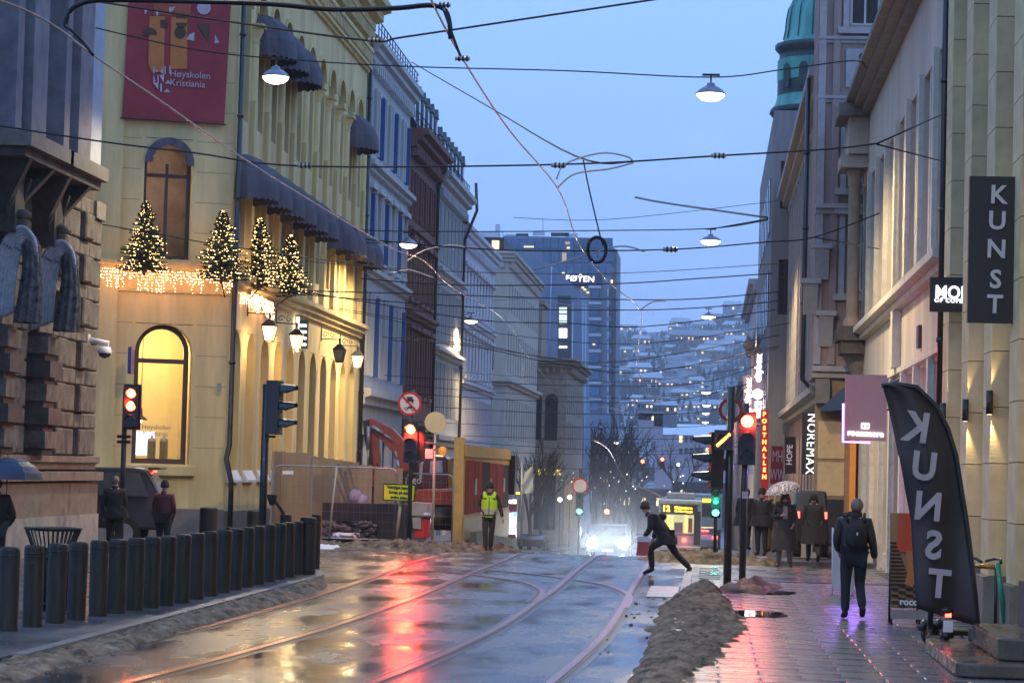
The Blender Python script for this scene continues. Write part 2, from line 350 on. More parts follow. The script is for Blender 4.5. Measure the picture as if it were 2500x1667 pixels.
# pavements
def pavement(name, poly, top=0.0, m=pave_m):
    mb = MB(); n = len(poly)
    a = [mb.av((x, y, g(y) + top)) for x, y in poly]; b_ = [mb.av((x, y, g(y) + top - .3)) for x, y in poly]
    mb.face(a)
    for i in range(n): mb.face((a[i], a[(i + 1) % n], b_[(i + 1) % n], b_[i]))
    return mb.build(name, m, kind='structure')
def strip_pave(name, x0, x1, y0, y1, top=0.0):
    ys = rng(y0, y1, max(2, int((y1 - y0) / 5))); mb = MB(); pr = None
    for y in ys:
        q = [mb.av((x0, y, g(y) - .3)), mb.av((x0, y, g(y) + top)), mb.av((x1, y, g(y) + top)), mb.av((x1, y, g(y) - .3))]
        if pr:
            for k in range(3): mb.face((pr[k], pr[k + 1], q[k + 1], q[k]))
        else: mb.face(q)
        pr = q
    mb.face(pr[::-1]); return mb.build(name, pave_m, kind='structure')
arc = [(-9.6 + 2.2 * math.cos(a), 45.8 + 5.0 * math.sin(a)) for a in rng(0, PI / 2, 10)]
lp = pavement('pavement', [(-60, 8), (-7.4, 8), (-7.4, 30)] + arc + [(-14.3, 51.6), (-60, 51.6)])
rp_ = strip_pave('pavement', -0.3, 7.5, -5, 58, -0.012)
rp2 = strip_pave('pavement', 0.4, 7.5, 62, 330)
lp2 = strip_pave('pavement', -16, -9.2, 68, 330)
# kerb stones
def kerb_run(parent, pts, w=.16):
    for a, b_ in zip(pts, pts[1:]):
        a = Vector(a + (0,)); b_ = Vector(b_ + (0,)); d = (b_ - a); n_ = Vector((-d.y, d.x, 0)).normalized()
        mb = MB(); gap = d.normalized() * .012; a2 = a + gap; b2 = b_ - gap
        for_z = lambda p, z: (p.x, p.y, g(p.y) + z)
        q = [a2 - n_ * w / 2, b2 - n_ * w / 2, b2 + n_ * w / 2, a2 + n_ * w / 2]
        t_ = [mb.av(for_z(p, .012)) for p in q]; u_ = [mb.av(for_z(p, -.14)) for p in q]
        mb.face(t_)
        for i in range(4): mb.face((t_[i], t_[(i + 1) % 4], u_[(i + 1) % 4], u_[i]))
        mb.build('kerb_stone', kerb_m, parent)
kerb_run(lp, [(-7.32, y) for y in rng(26, 45.8, 16)] + [(x + .06, y + .06) for x, y in arc[1:]] + [(-10.8, 50.9), (-12, 51.1), (-13.2, 51.3)])
kerb_run(rp_, [(-.36, y) for y in rng(20, 58, 30)])
# granite slabs of the right pavement, one object each out to where they still read singly
smesh = []
for k in range(6):
    mb = MB(); w_ = .445; l_ = .86; c = .012; j = [rnd.uniform(-.003, .004) for _ in range(4)]
    base = [(-l_ / 2, -w_ / 2), (l_ / 2, -w_ / 2), (l_ / 2, w_ / 2), (-l_ / 2, w_ / 2)]
    lo = [mb.av((x, y, -.03)) for x, y in base]; mi = [mb.av((x, y, j[i] - .006)) for i, (x, y) in enumerate(base)]
    up = [mb.av((x * (1 - c / l_ * 2), y * (1 - c / w_ * 2), j[i])) for i, (x, y) in enumerate(base)]
    mb.face(up)
    for i in range(4):
        i2 = (i + 1) % 4; mb.face((lo[i], lo[i2], mi[i2], mi[i])); mb.face((mi[i], mi[i2], up[i2], up[i]))
    me = mb.mesh('paving_slab'); me.materials.append(slab_m); smesh.append(me)
mb = MB(); mb.box(-.21, .21, -.2225, .2225, -.03, .002); hmesh = mb.mesh('paving_slab'); hmesh.materials.append(slab_m)
cnt = 0; y = 22.6
while y < 50 and cnt < 296:
    x = .16
    if int(round(y / .46)) % 2: put('paving_slab', hmesh, rp_, (-.065, y, .006)); x = .60; cnt += 1
    while x < 3.95 and cnt < 296:
        put('paving_slab', rnd.choice(smesh), rp_, (x, y, .006)); cnt += 1
        x += .88
    y += .46
far_y = y
mb = MB()
while y < 57:
    x = .3 + (.44 if int(round(y / .46)) % 2 else 0)
    while x < 4: mb.box(x - .43, x + .43, y - .222, y + .222, -.03, rnd.uniform(.003, .009)); x += .88
    y += .46
mb.build('far_paving_slabs', slab_m, rp_, kind='stuff')
# zebra stripes near the slush heap
zebra_m = mat('worn_white_road_paint', (.55, .54, .52), .35, var=.25, vs=4, bump=.2)
zr = MB()
for x0 in (-1.05,): 
    zb = MB(); zb.poly([(x0, 44.2, ROAD + .012), (x0 + .55, 44.2, ROAD + .012), (x0 + .55, 48.4, ROAD + .012), (x0, 48.4, ROAD + .012)])
    zb.build('crosswalk_stripe', zebra_m, kind='structure')
# ------------------------------------------------------------------ slush heaps
def mound(name, line, label, m=slush_m, seed=0, nu=130, nv=26, amp=.1, grp='slush heaps along the kerbs', base=-.12):
    pts = [Vector((a, b, 0)) for a, b, *_ in line]; L_ = [(c, h) for *_, c, h in line]
    pp = smooth([Vector((a, b, c)) for a, b, c, h in line], 12); hh = smooth([Vector((h, 0, 0)) for a, b, c, h in line], 12)
    mb = MB(); N = len(pp); rows = []
    for i in range(nu + 1):
        f = i / nu * (N - 1); k = min(int(f), N - 2); t = f - k
        p = pp[k].lerp(pp[k + 1], t); h = hh[k].x * (1 - t) + hh[k + 1].x * t
        d = (pp[min(k + 2, N - 1)] - pp[max(k - 1, 0)]); n_ = Vector((-d.y, d.x, 0)).normalized(); w = p.z
        endf = min(1, i / nu * 9, (1 - i / nu) * 9) ** .5
        row = []
        for j in range(nv + 1):
            s_ = -1 + 2 * j / nv; q = Vector((p.x, p.y, 0)) + n_ * s_ * w * (1 + .25 * noise.noise(Vector((p.x, p.y * .9, seed + s_))))
            e_ = max(0, math.cos(s_ * PI / 2)) ** .8 * endf
            nn = noise.fractal(Vector((q.x * 2.1, q.y * 1.3, seed)), 1.0, 2.1, 5)
            nn2 = noise.fractal(Vector((q.x * 5, q.y * 3.4, seed + 5)), .9, 2.1, 4)
            z = g(q.y) + base + (h + .0) * e_ * (1 + .9 * nn) + amp * 1.0 * nn2 * min(1, e_ * 2) + .11 * e_ ** .5 - (0.03 if e_ <= 0 else 0)
            row.append(mb.av((q.x, q.y, z)))
        rows.append(row)
    for a, b_ in zip(rows, rows[1:]):
        for j in range(nv): mb.face((a[j], b_[j], b_[j + 1], a[j + 1]), True)
    o = mb.build(name, m, label=label, cat='snow heap', group=grp, loc=(line[0][0], line[0][1], 0)); return o
mound('slush_heap', [(-.42, 23.2, .3, .02), (-.34, 26, .44, .05), (-.12, 30, .62, .07), (.0, 34, .74, .08), (-.03, 38, .72, .10), (-.10, 42, .56, .15), (-.04, 44.6, .46, .15), (.05, 46.0, .3, .04)],
      'long lumpy brown slush heap between road and right pavement, around the signal poles', seed=3, nu=420, nv=60, amp=.055, base=-.125)
mound('slush_heap', [(.55, 44.5, .5, .1), (.95, 46.5, .5, .12), (1.3, 47.5, .3, .06)], 'low slush spill beside the right signal pole', seed=7, nu=60, amp=.05, base=-.1)
mound('slush_heap', [(-7.15, 22, .42, .0), (-7.15, 27, .42, .0), (-7.1, 33, .42, .02), (-7.1, 39, .42, .02), (-7.2, 44, .4, .02), (-7.9, 48, .3, .0)], 'thin ragged slush ridge at the foot of the bollard row', seed=11, nu=340, nv=24, amp=.06, base=-.14)
mound('slush_heap', [(-10.8, 66.2, .7, .05), (-9.6, 65.6, .9, .06), (-8.2, 65.4, 1.0, .14), (-6.6, 66.3, 1.0, .10), (-5.4, 67.5, .8, .12)], 'grey slush bank in front of the fenced excavator', seed=15, nu=160, nv=26, amp=.12)
mound('slush_heap', [(-1.2, 63.5, .8, .05), (-.2, 62.5, 1.1, .2), (.9, 62, .8, .1), (1.8, 61.8, .5, .05)], 'small slush hump on the far corner of the right pavement', seed=19, nu=70, amp=.1)
mound('snow_patch', [(-10.8, 65.2, .2, .0), (-10.1, 65.0, .28, .02), (-9.4, 65.1, .2, .0)], 'white patch of cleaner snow in front of the rubble skip', m=snow_m, seed=23, nu=60, amp=.04, grp='snow patches')
mb = MB()
for i in range(60):
    k = rnd.random()
    if k < .5: p = (rnd.uniform(-1.3, -.45), rnd.uniform(24, 44))
    else: p = (rnd.uniform(-7.4, -6.5), rnd.uniform(24, 46))
    r = rnd.uniform(.008, .028); mb.ell((p[0], p[1], ROAD + r * .4), r * 1.4, r * 1.4, r, 6, 4, .4)
mb.build('slush_lumps', slush_m, kind='stuff', label='scattered lumps of slush on the road edge')
water_m = mat('still_puddle_water', (0.02, 0.02, 0.022), 0.02, spec=.8, var=.1)
def puddle(cx, cy, rx, ry, label):
    mb = MB(); pts = []
    for k in range(40):
        a = 2 * PI * k / 40; r = 1 + .35 * noise.noise(Vector((math.cos(a) * 1.5, math.sin(a) * 1.5, cx * 9)))
        pts.append((cx + rx * r * math.cos(a), cy + ry * r * math.sin(a), .0185))
    mb.poly(pts); mb.build('puddle', water_m, label=label, kind='structure')
p = onZ(1855, 1500, 0); puddle(p.x, p.y, .42, .9, None)
p = onZ(1880, 1448, 0); puddle(p.x, p.y, .45, .8, None)
# ------------------------------------------------------------------ facade tools
def arch_fill(mb, ua, ub, zs, zt, w0, w1, n=8):
    """masonry between a round arch (springing zs, crown zt) and the square head above it"""
    c = (ua + ub) / 2; r = (ub - ua) / 2; h = zt - zs
    for sgn, uc in ((-1, ua), (1, ub)):
        pts = [(uc, w1, zs)] + [(c + sgn * r * math.cos(a), w1, zs + h * math.sin(a)) for a in rng(0, PI / 2, n)][1:] + [(uc, w1, zt)]
        mb.extr([mbp for mbp in pts], (0, 0, 0)) if False else None
        A = [mb.av(p) for p in pts]; B = [mb.av((p[0], w0, p[2])) for p in pts]
        mb.face(A); mb.face(B[::-1])
        for i in range(len(A)): mb.face((A[i], B[i], B[(i + 1) % len(A)], A[(i + 1) % len(A)]))
def wall(root, T, u0, u1, z0, z1, rows, m, depth=.4, name='wall', back=5.0, bs=0.0):
    mb = MB(T); z = z0
    for r in rows:
        za, zb = r['z']
        if za > z: mb.box(u0, u1, -depth, 0, z, za)
        u = u0
        for (ua, ub) in r['us']:
            mb.box(u, ua, -depth, 0, za, zb); u = ub
            if r.get('arch'):
                arch_fill(mb, ua, ub, zb - (ub - ua) / 2 * r.get('rise', 1), zb - .02, -depth, 0)
        mb.box(u, u1, -depth, 0, za, zb); z = zb
    mb.box(u0, u1, -depth, 0, z, z1)
    if back: mb.box(u0 + bs, u1, -depth - back, -depth - .01, z0, z1 - .02)
    return mb.build(name, m, root)
WC = {}
def win(root, T, ua, ub, za, zb, depth=.4, arch=False, fm=None, pm=None, mv=1, mh=(0.68,), ft=.07, name='window', key='', rise=1):
    k = (root.name, key, round(ub - ua, 3), round(zb - za, 3), depth, arch, fm.name, pm.name)
    if k not in WC:
        O = T(0, 0, 0); Tv = lambda u, w, z: T(u, w, z) - O
        wd, h = ub - ua, zb - za; mb = MB(Tv); w0, w1 = -depth + .05, -depth + .13; hs = h - wd / 2 * rise if arch else h
        mb.box(-wd / 2, -wd / 2 + ft, w0, w1, 0, hs); mb.box(wd / 2 - ft, wd / 2, w0, w1, 0, hs); mb.box(-wd / 2 + ft, wd / 2 - ft, w0, w1, 0, ft)
        if arch:
            A = rng(0, PI, 12)
            for a, b in zip(A, A[1:]):
                R, r = wd / 2, wd / 2 - ft
                q = [(R * math.cos(a), w1, hs + R * rise * math.sin(a)), (R * math.cos(b), w1, hs + R * rise * math.sin(b)), (r * math.cos(b), w1, hs + r * rise * math.sin(b)), (r * math.cos(a), w1, hs + r * rise * math.sin(a))]
                i1 = [mb.av(p) for p in q]; i2 = [mb.av((p[0], w0, p[2])) for p in q]
                mb.face(i1); mb.face((i1[2], i1[3], i2[3], i2[2])); mb.face((i1[0], i1[1], i2[1], i2[0]))
        else: mb.box(-wd / 2 + ft, wd / 2 - ft, w0, w1, h - ft, h)
        for i in range(mv): u = -wd / 2 + wd * (i + 1) / (mv + 1); mb.box(u - ft * .4, u + ft * .4, w0, w1 - .01, ft, hs if arch else h - ft)
        for f in mh: mb.box(-wd / 2 + ft, wd / 2 - ft, w0, w1 - .005, h * f - ft * .45, h * f + ft * .45)
        me = mb.mesh('window'); me.materials.append(fm)
        pb = MB(Tv); w = -depth + .04
        if arch: pb.poly([(-wd / 2, w, 0), (wd / 2, w, 0)] + [(wd / 2 * math.cos(a), w, hs + wd / 2 * rise * math.sin(a)) for a in rng(0, PI, 14)])
        else: pb.poly([(-wd / 2, w, 0), (wd / 2, w, 0), (wd / 2, w, h), (-wd / 2, w, h)])
        pe = pb.mesh('pane'); pe.materials.append(pm); WC[k] = (me, pe)
    me, pe = WC[k]; loc = T((ua + ub) / 2, 0, za)
    o = put(name, me, root, loc); put('pane', pe, o, loc); return o
def spans(a, b, n, w): c = [a + (b - a) * (i + .5) / n for i in range(n)]; return [(x - w / 2, x + w / 2) for x in c]
def band(root, T, u0, u1, z0, z1, w, m, name='string_course', steps=1, w0=.002):
    """a moulded band: steps of growing projection"""
    mb = MB(T)
    pts = [(w0, z0)]
    for i in range(steps): ww = w * (i + 1) / steps; pts += [(ww, z0 + (z1 - z0) * (i + .15) / steps), (ww, z0 + (z1 - z0) * (i + .9) / steps)]
    pts += [(w, z1), (w0, z1 + .02)]
    A = [mb.av((u0, p[0], p[1])) for p in pts]; B = [mb.av((u1, p[0], p[1])) for p in pts]
    mb.face(A); mb.face(B[::-1])
    for i in range(len(A)): mb.face((A[i], B[i], B[(i + 1) % len(A)], A[(i + 1) % len(A)]))
    return mb.build(name, m, root)
def bits(root, T, centers, w, z0, z1, d, m, name='dentil', w0=.0, stuff=False):
    """a row of equal blocks: single parts sharing a mesh, or one joined part when too small to pick apart"""
    if stuff:
        mb = MB(T)
        for c in centers: mb.box(c - w / 2, c + w / 2, w0, d, z0, z1)
        return mb.build(name, m, root, kind='stuff')
    O = T(0, 0, 0); mb = MB(lambda u, ww, z: T(u, ww, z) - O); mb.box(-w / 2, w / 2, w0, d, 0, z1 - z0); me = mb.mesh(name); me.materials.append(m)
    for c in centers: put(name, me, root, T(c, 0, z0))
def crange(a, b, st): return [a + st * i for i in range(int((b - a) / st) + 1)]
LEFT = lambda X: frame((X, 0, 0), (1, 0, 0), (0, 1, 0))
RIGHT = lambda X: frame((X, 0, 0), (-1, 0, 0), (0, 1, 0))
FACE = lambda Y: frame((0, Y, 0), (0, -1, 0), (1, 0, 0))
def pipe(pts, label, r=.07):
    mb = MB(); mb.tube(pts, r, 8); o = thing('drain_pipe', label, 'drain pipe', pts[-1]); mb.build('pipe', black_m, o)
    cb = MB()
    for a, b in zip(pts, pts[1:]):
        n = int(abs(a[2] - b[2]) / 2.5)
        for i in range(1, n + 1):
            p = Vector(a).lerp(Vector(b), i / (n + 1)); cb.tube([p - Vector((0, 0, .04)), p + Vector((0, 0, .04))], r * 1.35, 8)
    if cb.v: cb.build('bracket', black_m, o, kind='stuff')
    return o
# ------------------------------------------------------------------ yellow corner building
XL = -14.45
YB = thing('yellow_building', 'long yellow plastered corner building with rows of round arches and blue awnings', 'building', (XL, 73, 0))
T = LEFT(XL); cs = crange(74.2, 99, 2.45)
ops = [(c - .72, c + .72) for c in cs]
wall(YB, T, 73.0, 100.6, -2.4, 21.0, [dict(z=(1.84, 6.15), us=ops, arch=1), dict(z=(8.7, 11.5), us=ops, arch=1), dict(z=(12.6, 16.95), us=ops, arch=1)], yel, depth=.55, back=9, bs=7)
for c, (a, b) in zip(cs, ops):
    win(YB, T, a, b, 1.84, 6.15, .55, True, frame_b, glass_d if int(c) % 3 else lit_dim, key='g')
    win(YB, T, a, b, 8.7, 11.5, .55, True, frame_b, glass_d, key='f')
    win(YB, T, a, b, 12.6, 16.95, .55, True, frame_b, glass_d, key='t')
# sloped sills with snow, ground floor
sb = MB(lambda u, w, z: T(u, w, z) - T(0, 0, 0)); sb.extr([(-.8, -.5, .34), (-.8, .14, .0), (-.8, .14, -.08), (-.8, -.5, -.08)], (1.6, 0, 0)) if False else None
O_ = T(0, 0, 0); sb = MB(lambda u, w, z: T(u, w, z) - O_)
A = [sb.av(p) for p in ((-.8, .0, .30), (-.8, .16, .0), (-.8, .16, -.07), (-.8, .0, -.07))]; B = [sb.av(p) for p in ((.8, .0, .30), (.8, .16, .0), (.8, .16, -.07), (.8, .0, -.07))]
sb.face(A); sb.face(B[::-1]); [sb.face((A[i], B[i], B[(i + 1) % 4], A[(i + 1) % 4])) for i in range(4)]
me = sb.mesh('sill'); me.materials.append(snow_m)
for c in cs: put('sill', me, YB, T(c, 0, 1.56))
# half columns and their capitals between the upper arches
O_ = T(0, 0, 0); cb = MB(lambda u, w, z: O_ * 0 + T(u, w, z) - O_); cb.lathe([(.17, 0), (.17, 2.6), (.155, 2.62)], (0, .02, 12.4 - 12.4), 10)
colm = cb.mesh('half_column'); colm.materials.append(yel)
kb = MB(lambda u, w, z: T(u, w, z) - O_); kb.lathe([(.16, 0), (.2, .06), (.17, .12), (.24, .3), (.30, .42), (.30, .5), (.0, .52)], (0, .02, 0), 10); kb.box(-.33, .33, -.02, .36, .5, .62)
capm = kb.mesh('capital'); capm.materials.append(yel_d)
bb = MB(lambda u, w, z: T(u, w, z) - O_); bb.box(-.24, .24, 0, .16, 0, 5.4); pilm = bb.mesh('pilaster'); pilm.materials.append(yel)
for c in cs + [cs[-1] + 2.45]:
    u = c - 1.225
    if 73.2 < u < 100.4:
        put('half_column', colm, YB, T(u, 0, 12.6)); put('capital', capm, YB, T(u, 0, 15.15))
        put('pilaster', pilm, YB, T(u, 0, 7.95))
# mouldings
band(YB, T, 73.05, 100.6, 7.3, 7.85, .38, yel_d, 'string_course', 3)
band(YB, T, 73.05, 100.6, 18.35, 18.62, .22, yel_d, 'string_course', 2)
bits(YB, T, crange(73.3, 100.4, .36), .17, 18.72, 19.12, .24, yel_d, 'dentils', stuff=True)
band(YB, T, 73.05, 100.6, 19.14, 19.34, .26, yel_d, 'string_course', 1)
bits(YB, T, crange(73.3, 100.4, .30), .14, 19.55, 20.0, .34, yel_d, 'corbels', stuff=True)
band(YB, T, 73.0, 100.6, 20.05, 21.2, .95, yel_d, 'cornice', 3)
band(YB, T, 73.05, 100.6, -2, .62, .12, plinth_m, 'plinth', 1)
# dark roof above the cornice
mb = MB(T); mb.box(73, 100.6, -9, .3, 21.22, 22.0); mb.build('roof', dark_m, YB)
# round-headed trim over the top arches
for c in cs:
    mb = MB(T); pr = None
    for a in rng(0, PI, 12):
        q = [mb.av((c + r * math.cos(a), w, 16.21 + r * math.sin(a))) for r, w in ((.76, .003), (.76, .07), (.9, .07), (.9, .003))]
        if pr: [mb.face((pr[i], q[i], q[i + 1], pr[i + 1])) for i in range(3)]
        pr = q
    mb.build('arch_moulding', yel_d, YB)
# canvas awnings: quarter domes with scalloped valances
def awning_mesh(hw, d, H):
    mb = MB(lambda u, w, z: T(u, w, z) - O_); nA, nP = 14, 6; rows = []
    for i in range(nP + 1):
        ph = PI / 2 * i / nP; s_ = math.sin(ph)
        rows.append([mb.av((-hw * (s_ ** .6 if s_ > 0 else 0) * math.cos(PI * k / nA) * (1), d * s_ * math.sin(PI * k / nA) ** .75 if 0 < k < nA else 0, H * math.cos(ph) * (1 + .03 * (k % 2)))) for k in range(nA + 1)])
    low = []
    for k in range(nA * 2 + 1):
        a = PI * k / (nA * 2); low.append(mb.av((-hw * math.cos(a), d * math.sin(a) ** .75 if 0 < k < nA * 2 else 0, -.22 - .07 * (k % 2))))
    for a, b in zip(rows, rows[1:]):
        for k in range(nA): mb.face((a[k], a[k + 1], b[k + 1], b[k]), False)
    for k in range(nA): mb.face((rows[-1][k], rows[-1][k + 1], low[2 * k + 2], low[2 * k + 1], low[2 * k]))
    me = mb.mesh('awning'); me.materials.append(awn_m); return me
am = awning_mesh(1.12, 1.15, 1.15)
for i, c in enumerate(cs):
    if i not in (6,): put('awning', am, YB, T(c, .02, 10.35))
for c in (cs[1], cs[2], cs[3] + .2, cs[9]): put('awning', am, YB, T(c, .02, 15.1 if c < 90 else 14.8))
# ---- front wall, turned 21 degrees
FA = math.radians(21); FC = Vector((XL, 73, 0)); FU = Vector((math.cos(FA), math.sin(FA), 0)); FN = Vector((math.sin(FA), -math.cos(FA), 0))
TF = frame(FC, FN, FU)
def fw(px, py):
    d = ray(px, py); t = (FC - EYE).dot(FN) / d.dot(FN); p = EYE + d * t - FC; return p.dot(FU), p.z
u1a, _ = fw(324, 1000); u1b, _ = fw(466, 1000); _, z1b = fw(400, 790); _, z1a = fw(400, 1132)
u2a, _ = fw(350, 500); u2b, _ = fw(468, 500); _, z2b = fw(405, 338); _, z2a = fw(405, 632)
mb = MB(TF)
wall(YB, TF, -9, -.003, -2, 21, [dict(z=(z1a, z1b), us=[(u1a, u1b)], arch=1), dict(z=(z2a, z2b), us=[(u2a, u2b)], arch=1)], yel, depth=.5, name='corner_wall', back=0)
up_, _ = fw(281, 900)
mb = MB(TF); mb.box(-9, up_, .003, .10, .6, 20.9); mb.build('corner_pilaster', yel, YB)
# reveals' windows: frames, glass
gm = bpy.data.materials.new('clear_window_glass'); gm.use_nodes = True; t = gm.node_tree; t.nodes.clear()
o1 = t.nodes.new('ShaderNodeOutputMaterial'); m1 = t.nodes.new('ShaderNodeMixShader'); t1 = t.nodes.new('ShaderNodeBsdfTransparent'); g1 = t.nodes.new('ShaderNodeBsdfGlossy')
g1.inputs['Roughness'].default_value = .03; m1.inputs[0].default_value = .10
t.links.new(t1.outputs[0], m1.inputs[1]); t.links.new(g1.outputs[0], m1.inputs[2]); t.links.new(m1.outputs[0], o1.inputs[0])
w1 = win(YB, TF, u1a + .03, u1b - .06, z1a, z1b, .5, True, frame_b, gm, mv=0, mh=(.735,), ft=.15, key='big', rise=1)
w2 = win(YB, TF, u2a, u2b, z2a, z2b, .5, True, frame_b, gm, mv=1, mh=(.70,), ft=.12, key='up', rise=1)
w1['label'] = 'tall arched window lit bright yellow from inside'
def room(name, ua, ub, za, zb, dep, m):
    mb = MB(TF); ww = -.52
    mb.poly([(ua, ww - dep, za), (ub, ww - dep, za), (ub, ww - dep, zb), (ua, ww - dep, zb)])
    mb.poly([(ua, ww, za), (ub, ww, za), (ub, ww - dep, za), (ua, ww - dep, za)]); mb.poly([(ua, ww, zb), (ub, ww, zb), (ub, ww - dep, zb), (ua, ww - dep, zb)])
    mb.poly([(ua, ww, za), (ua, ww - dep, za), (ua, ww - dep, zb), (ua, ww, zb)]); mb.poly([(ub, ww, za), (ub, ww - dep, za), (ub, ww - dep, zb), (ub, ww, zb)])
    return mb.build(name, m, YB)
cream = mat('cream_interior_wall', (.72, .62, .34), .7, var=.05)
brown_in = mat('brown_interior_wall', (.42, .32, .24), .7, var=.3, vs=1.2)
room('lit_room', u1a - 2.4, u1b + .22, z1a - .2, z1b + .5, 3.2, cream)
room('upper_room', u2a - .8, u2b + .3, z2a - .1, z2b + .4, 2.6, brown_in)
uc1 = (u1a + u1b) / 2; uc2 = (u2a + u2b) / 2
lamp('room_lamp', 'POINT', TF(uc1 - .3, -1.9, z1b - .6), 230, (1, .74, .38), .35, YB)
lamp('upper_room_lamp', 'POINT', TF(uc2 - .9, -1.3, z2b - .9), 42, (1, .76, .58), .2, YB)
# things seen in the lit window: screen, urns, pendant lamp, lettering on the glass
u, z = fw(326, 1050); u_b, z_b = fw(408, 1117); sc2 = thing('wall_screen', 'glowing blue white screen inside the arched window', 'screen', tuple(TF(uc1, -2.2, z1a)))
ua_, zt_ = fw(318, 1050); ub_, zl_ = fw(402, 1112)
mb = MB(TF); mb.box(ua_, ub_, -2.3, -2.25, zl_, zt_); mb.build('screen', lit_blue_w, sc2)
for i, px in enumerate((380, 410)):
    uu, zz = fw(px, 1115); _, ztop = fw(px, 1066)
    ur = thing('drinks_urn', ('left' if i == 0 else 'right') + ' one of two glass drinks urns on the window sill', 'urn', tuple(TF(uu, -.95, z1a - .1)), group='drinks urns in the lit window')
    mb = MB(); h = ztop - z1a + .15; mb.lathe([(0, 0), (.11, 0), (.12, .25), (.13, .3), (.13, h * .8)], (0, 0, 0), 14); mb.build('tank', mat('urn_glass', (.28, .24, .12), .2), ur, world=False)
    mb = MB(); mb.lathe([(.135, h * .8), (.12, h * .88), (.04, h * .93), (.03, h), (0, h)], (0, 0, 0), 14); mb.build('lid', grey_m, ur, world=False)
uu, zz = fw(356, 1020); pn = thing('pendant_lamp', 'small brass pendant lamp hanging inside the arched window', 'lamp', tuple(TF(uu, -1.1, zz)))
mb = MB(); mb.tube([(0, 0, .3), (0, 0, 2.4)], .012, 6); mb.build('cord', dark_m, pn, world=False)
mb = MB(); mb.lathe([(.04, .32), (.06, .12), (.05, .1), (.2, -.02), (.21, -.05)], (0, 0, 0), 14); mb.build('shade', frame_b, pn, world=False)
mb = MB(); mb.ell((0, 0, -.07), .06, .06, .06); mb.build('bulb', lit_lamp, pn, world=False)
grey_print = mat('grey_window_print', (.16, .16, .22), .6)
uu, zz = fw(366, 1042); Mx = axes(Vector(TF(uu + .25, -.42, zz)) - FC, FU, (0, 0, 1)); text('Høyskolen', 'window_lettering', .2, grey_print, YB, Mx, .002)
uu, zz = fw(372, 1058); Mx = axes(Vector(TF(uu + .15, -.42, zz)) - FC, FU, (0, 0, 1)); text('Kristiania', 'window_lettering', .2, grey_print, YB, Mx, .002)
# mouldings of the front wall
_, zc_t = fw(400, 641); _, zc_b = fw(400, 662)
band(YB, TF, -9, .02, zc_b, zc_t, .34, yel_d, 'string_course', 2); _, zl = fw(400, 712); band(YB, TF, -9, .02, zl - .04, zl + .04, .06, yel_d, 'string_course', 1)
band(YB, TF, u1a - .2, u1b + .15, z1a - .38, z1a - .06, .25, yel_d, 'sill', 1); band(YB, TF, -9, .0, -2, .66, .1, plinth_m, 'plinth', 1)
mb = MB(TF); mb.box(u2a - .1, u2b + .25, .003, .3, z2a - .32, z2a - .05); mb.build('sill', yel_d, YB)
band(YB, TF, -9, .02, 20.05, 21.2, .95, yel_d, 'cornice', 3)
# dark fabric trim inside the upper window's arch
mb = MB(TF); pr = None; R2 = (u2b - u2a) / 2; zs2 = z2b - R2
for i, a in enumerate(rng(-.12, PI + .05, 18)):
    q = [mb.av((uc2 + r * math.cos(a), w, zs2 + r * math.sin(a))) for r, w in ((R2 + .02, .12), (R2 - .18 - .06 * (i % 2), .14), (R2 - .2, -.1))]
    if pr: [mb.face((pr[j], q[j], q[j + 1], pr[j + 1])) for j in range(2)]
    pr = q
mb.build('window_awning', awn_m, YB)
# faint course joints of the front wall: thin darker lines between big plaster blocks
joint_m = mat('shadowed_joint', (.30, .25, .14), .9)
jb = MB(TF)
for i in range(2, 21):
    zz = .65 + i * .92
    if zz > 20: break
    segs = [(-9, -.05)]
    for ua, ub, za, zb in ((u1a - .1, u1b + .1, z1a - .4, z1b), (u2a - .1, u2b + .1, z2a - .1, z2b)):
        if za < zz < zb: segs = [s2 for a, b in segs for s2 in ((a, ua), (ub, b))]
    for a, b in segs: jb.box(a, b, .0005, .0025 if a > up_ or True else .1, zz, zz + .018)
jb.build('wall_joints', joint_m, YB, kind='stuff')
# ---- banner
B1 = fw(296, 286); B2 = fw(545, 307)
zb1 = (B1[1] + B2[1]) / 2; bu0, bu1 = B1[0], B2[0]
bn = thing('hanging_banner', 'tall red college banner with orange blocks and white geometric shapes', 'banner', tuple(TF((bu0 + bu1) / 2, .15, zb1)))
red_cloth = mat('red_banner_cloth', (.36, .045, .055), .8, var=.12, vs=1.2); or_cloth = mat('orange_banner_print', (.62, .20, .055), .8, var=.1)
pinkw = mat('white_banner_print', (.55, .48, .52), .8); olive = mat('olive_banner_print', (.10, .06, .035), .8); mid_red = mat('dull_red_banner_print', (.44, .10, .05), .8)
mb = MB(TF); nx, nz_ = 14, 10; idx = {}
for i in range(nx + 1):
    for j in range(nz_ + 1):
        uu = bu0 + (bu1 - bu0) * i / nx + .02 * j; zz = zb1 + 8.0 * j / nz_
        idx[i, j] = mb.av((uu, .16 + .012 * math.sin(i * 1.1 + j * .5), zz))
for i in range(nx):
    for j in range(nz_): mb.face((idx[i, j], idx[i + 1, j], idx[i + 1, j + 1], idx[i, j + 1]), True)
mb.build('cloth', red_cloth, bn)
def bpanel(name, m, pts, w=.19):
    mb = MB(TF); mb.poly([(lambda q: (q[0], w, q[1]))(fw(*p)) for p in pts]); mb.build(name, m, bn)
R1 = lambda *pp: [(x / 2.8, y / 2.8) for x, y in pp]
bpanel('orange_block', or_cloth, R1((1015, 120), (1120, 120), (1115, 500), (1030, 500), (1008, 450)))
bpanel('orange_block', or_cloth, R1((1165, 125), (1275, 125), (1272, 480), (1155, 480)))
bpanel('orange_block', mid_red, R1((1050, -60), (1300, -60), (1298, 118), (1045, 112)))
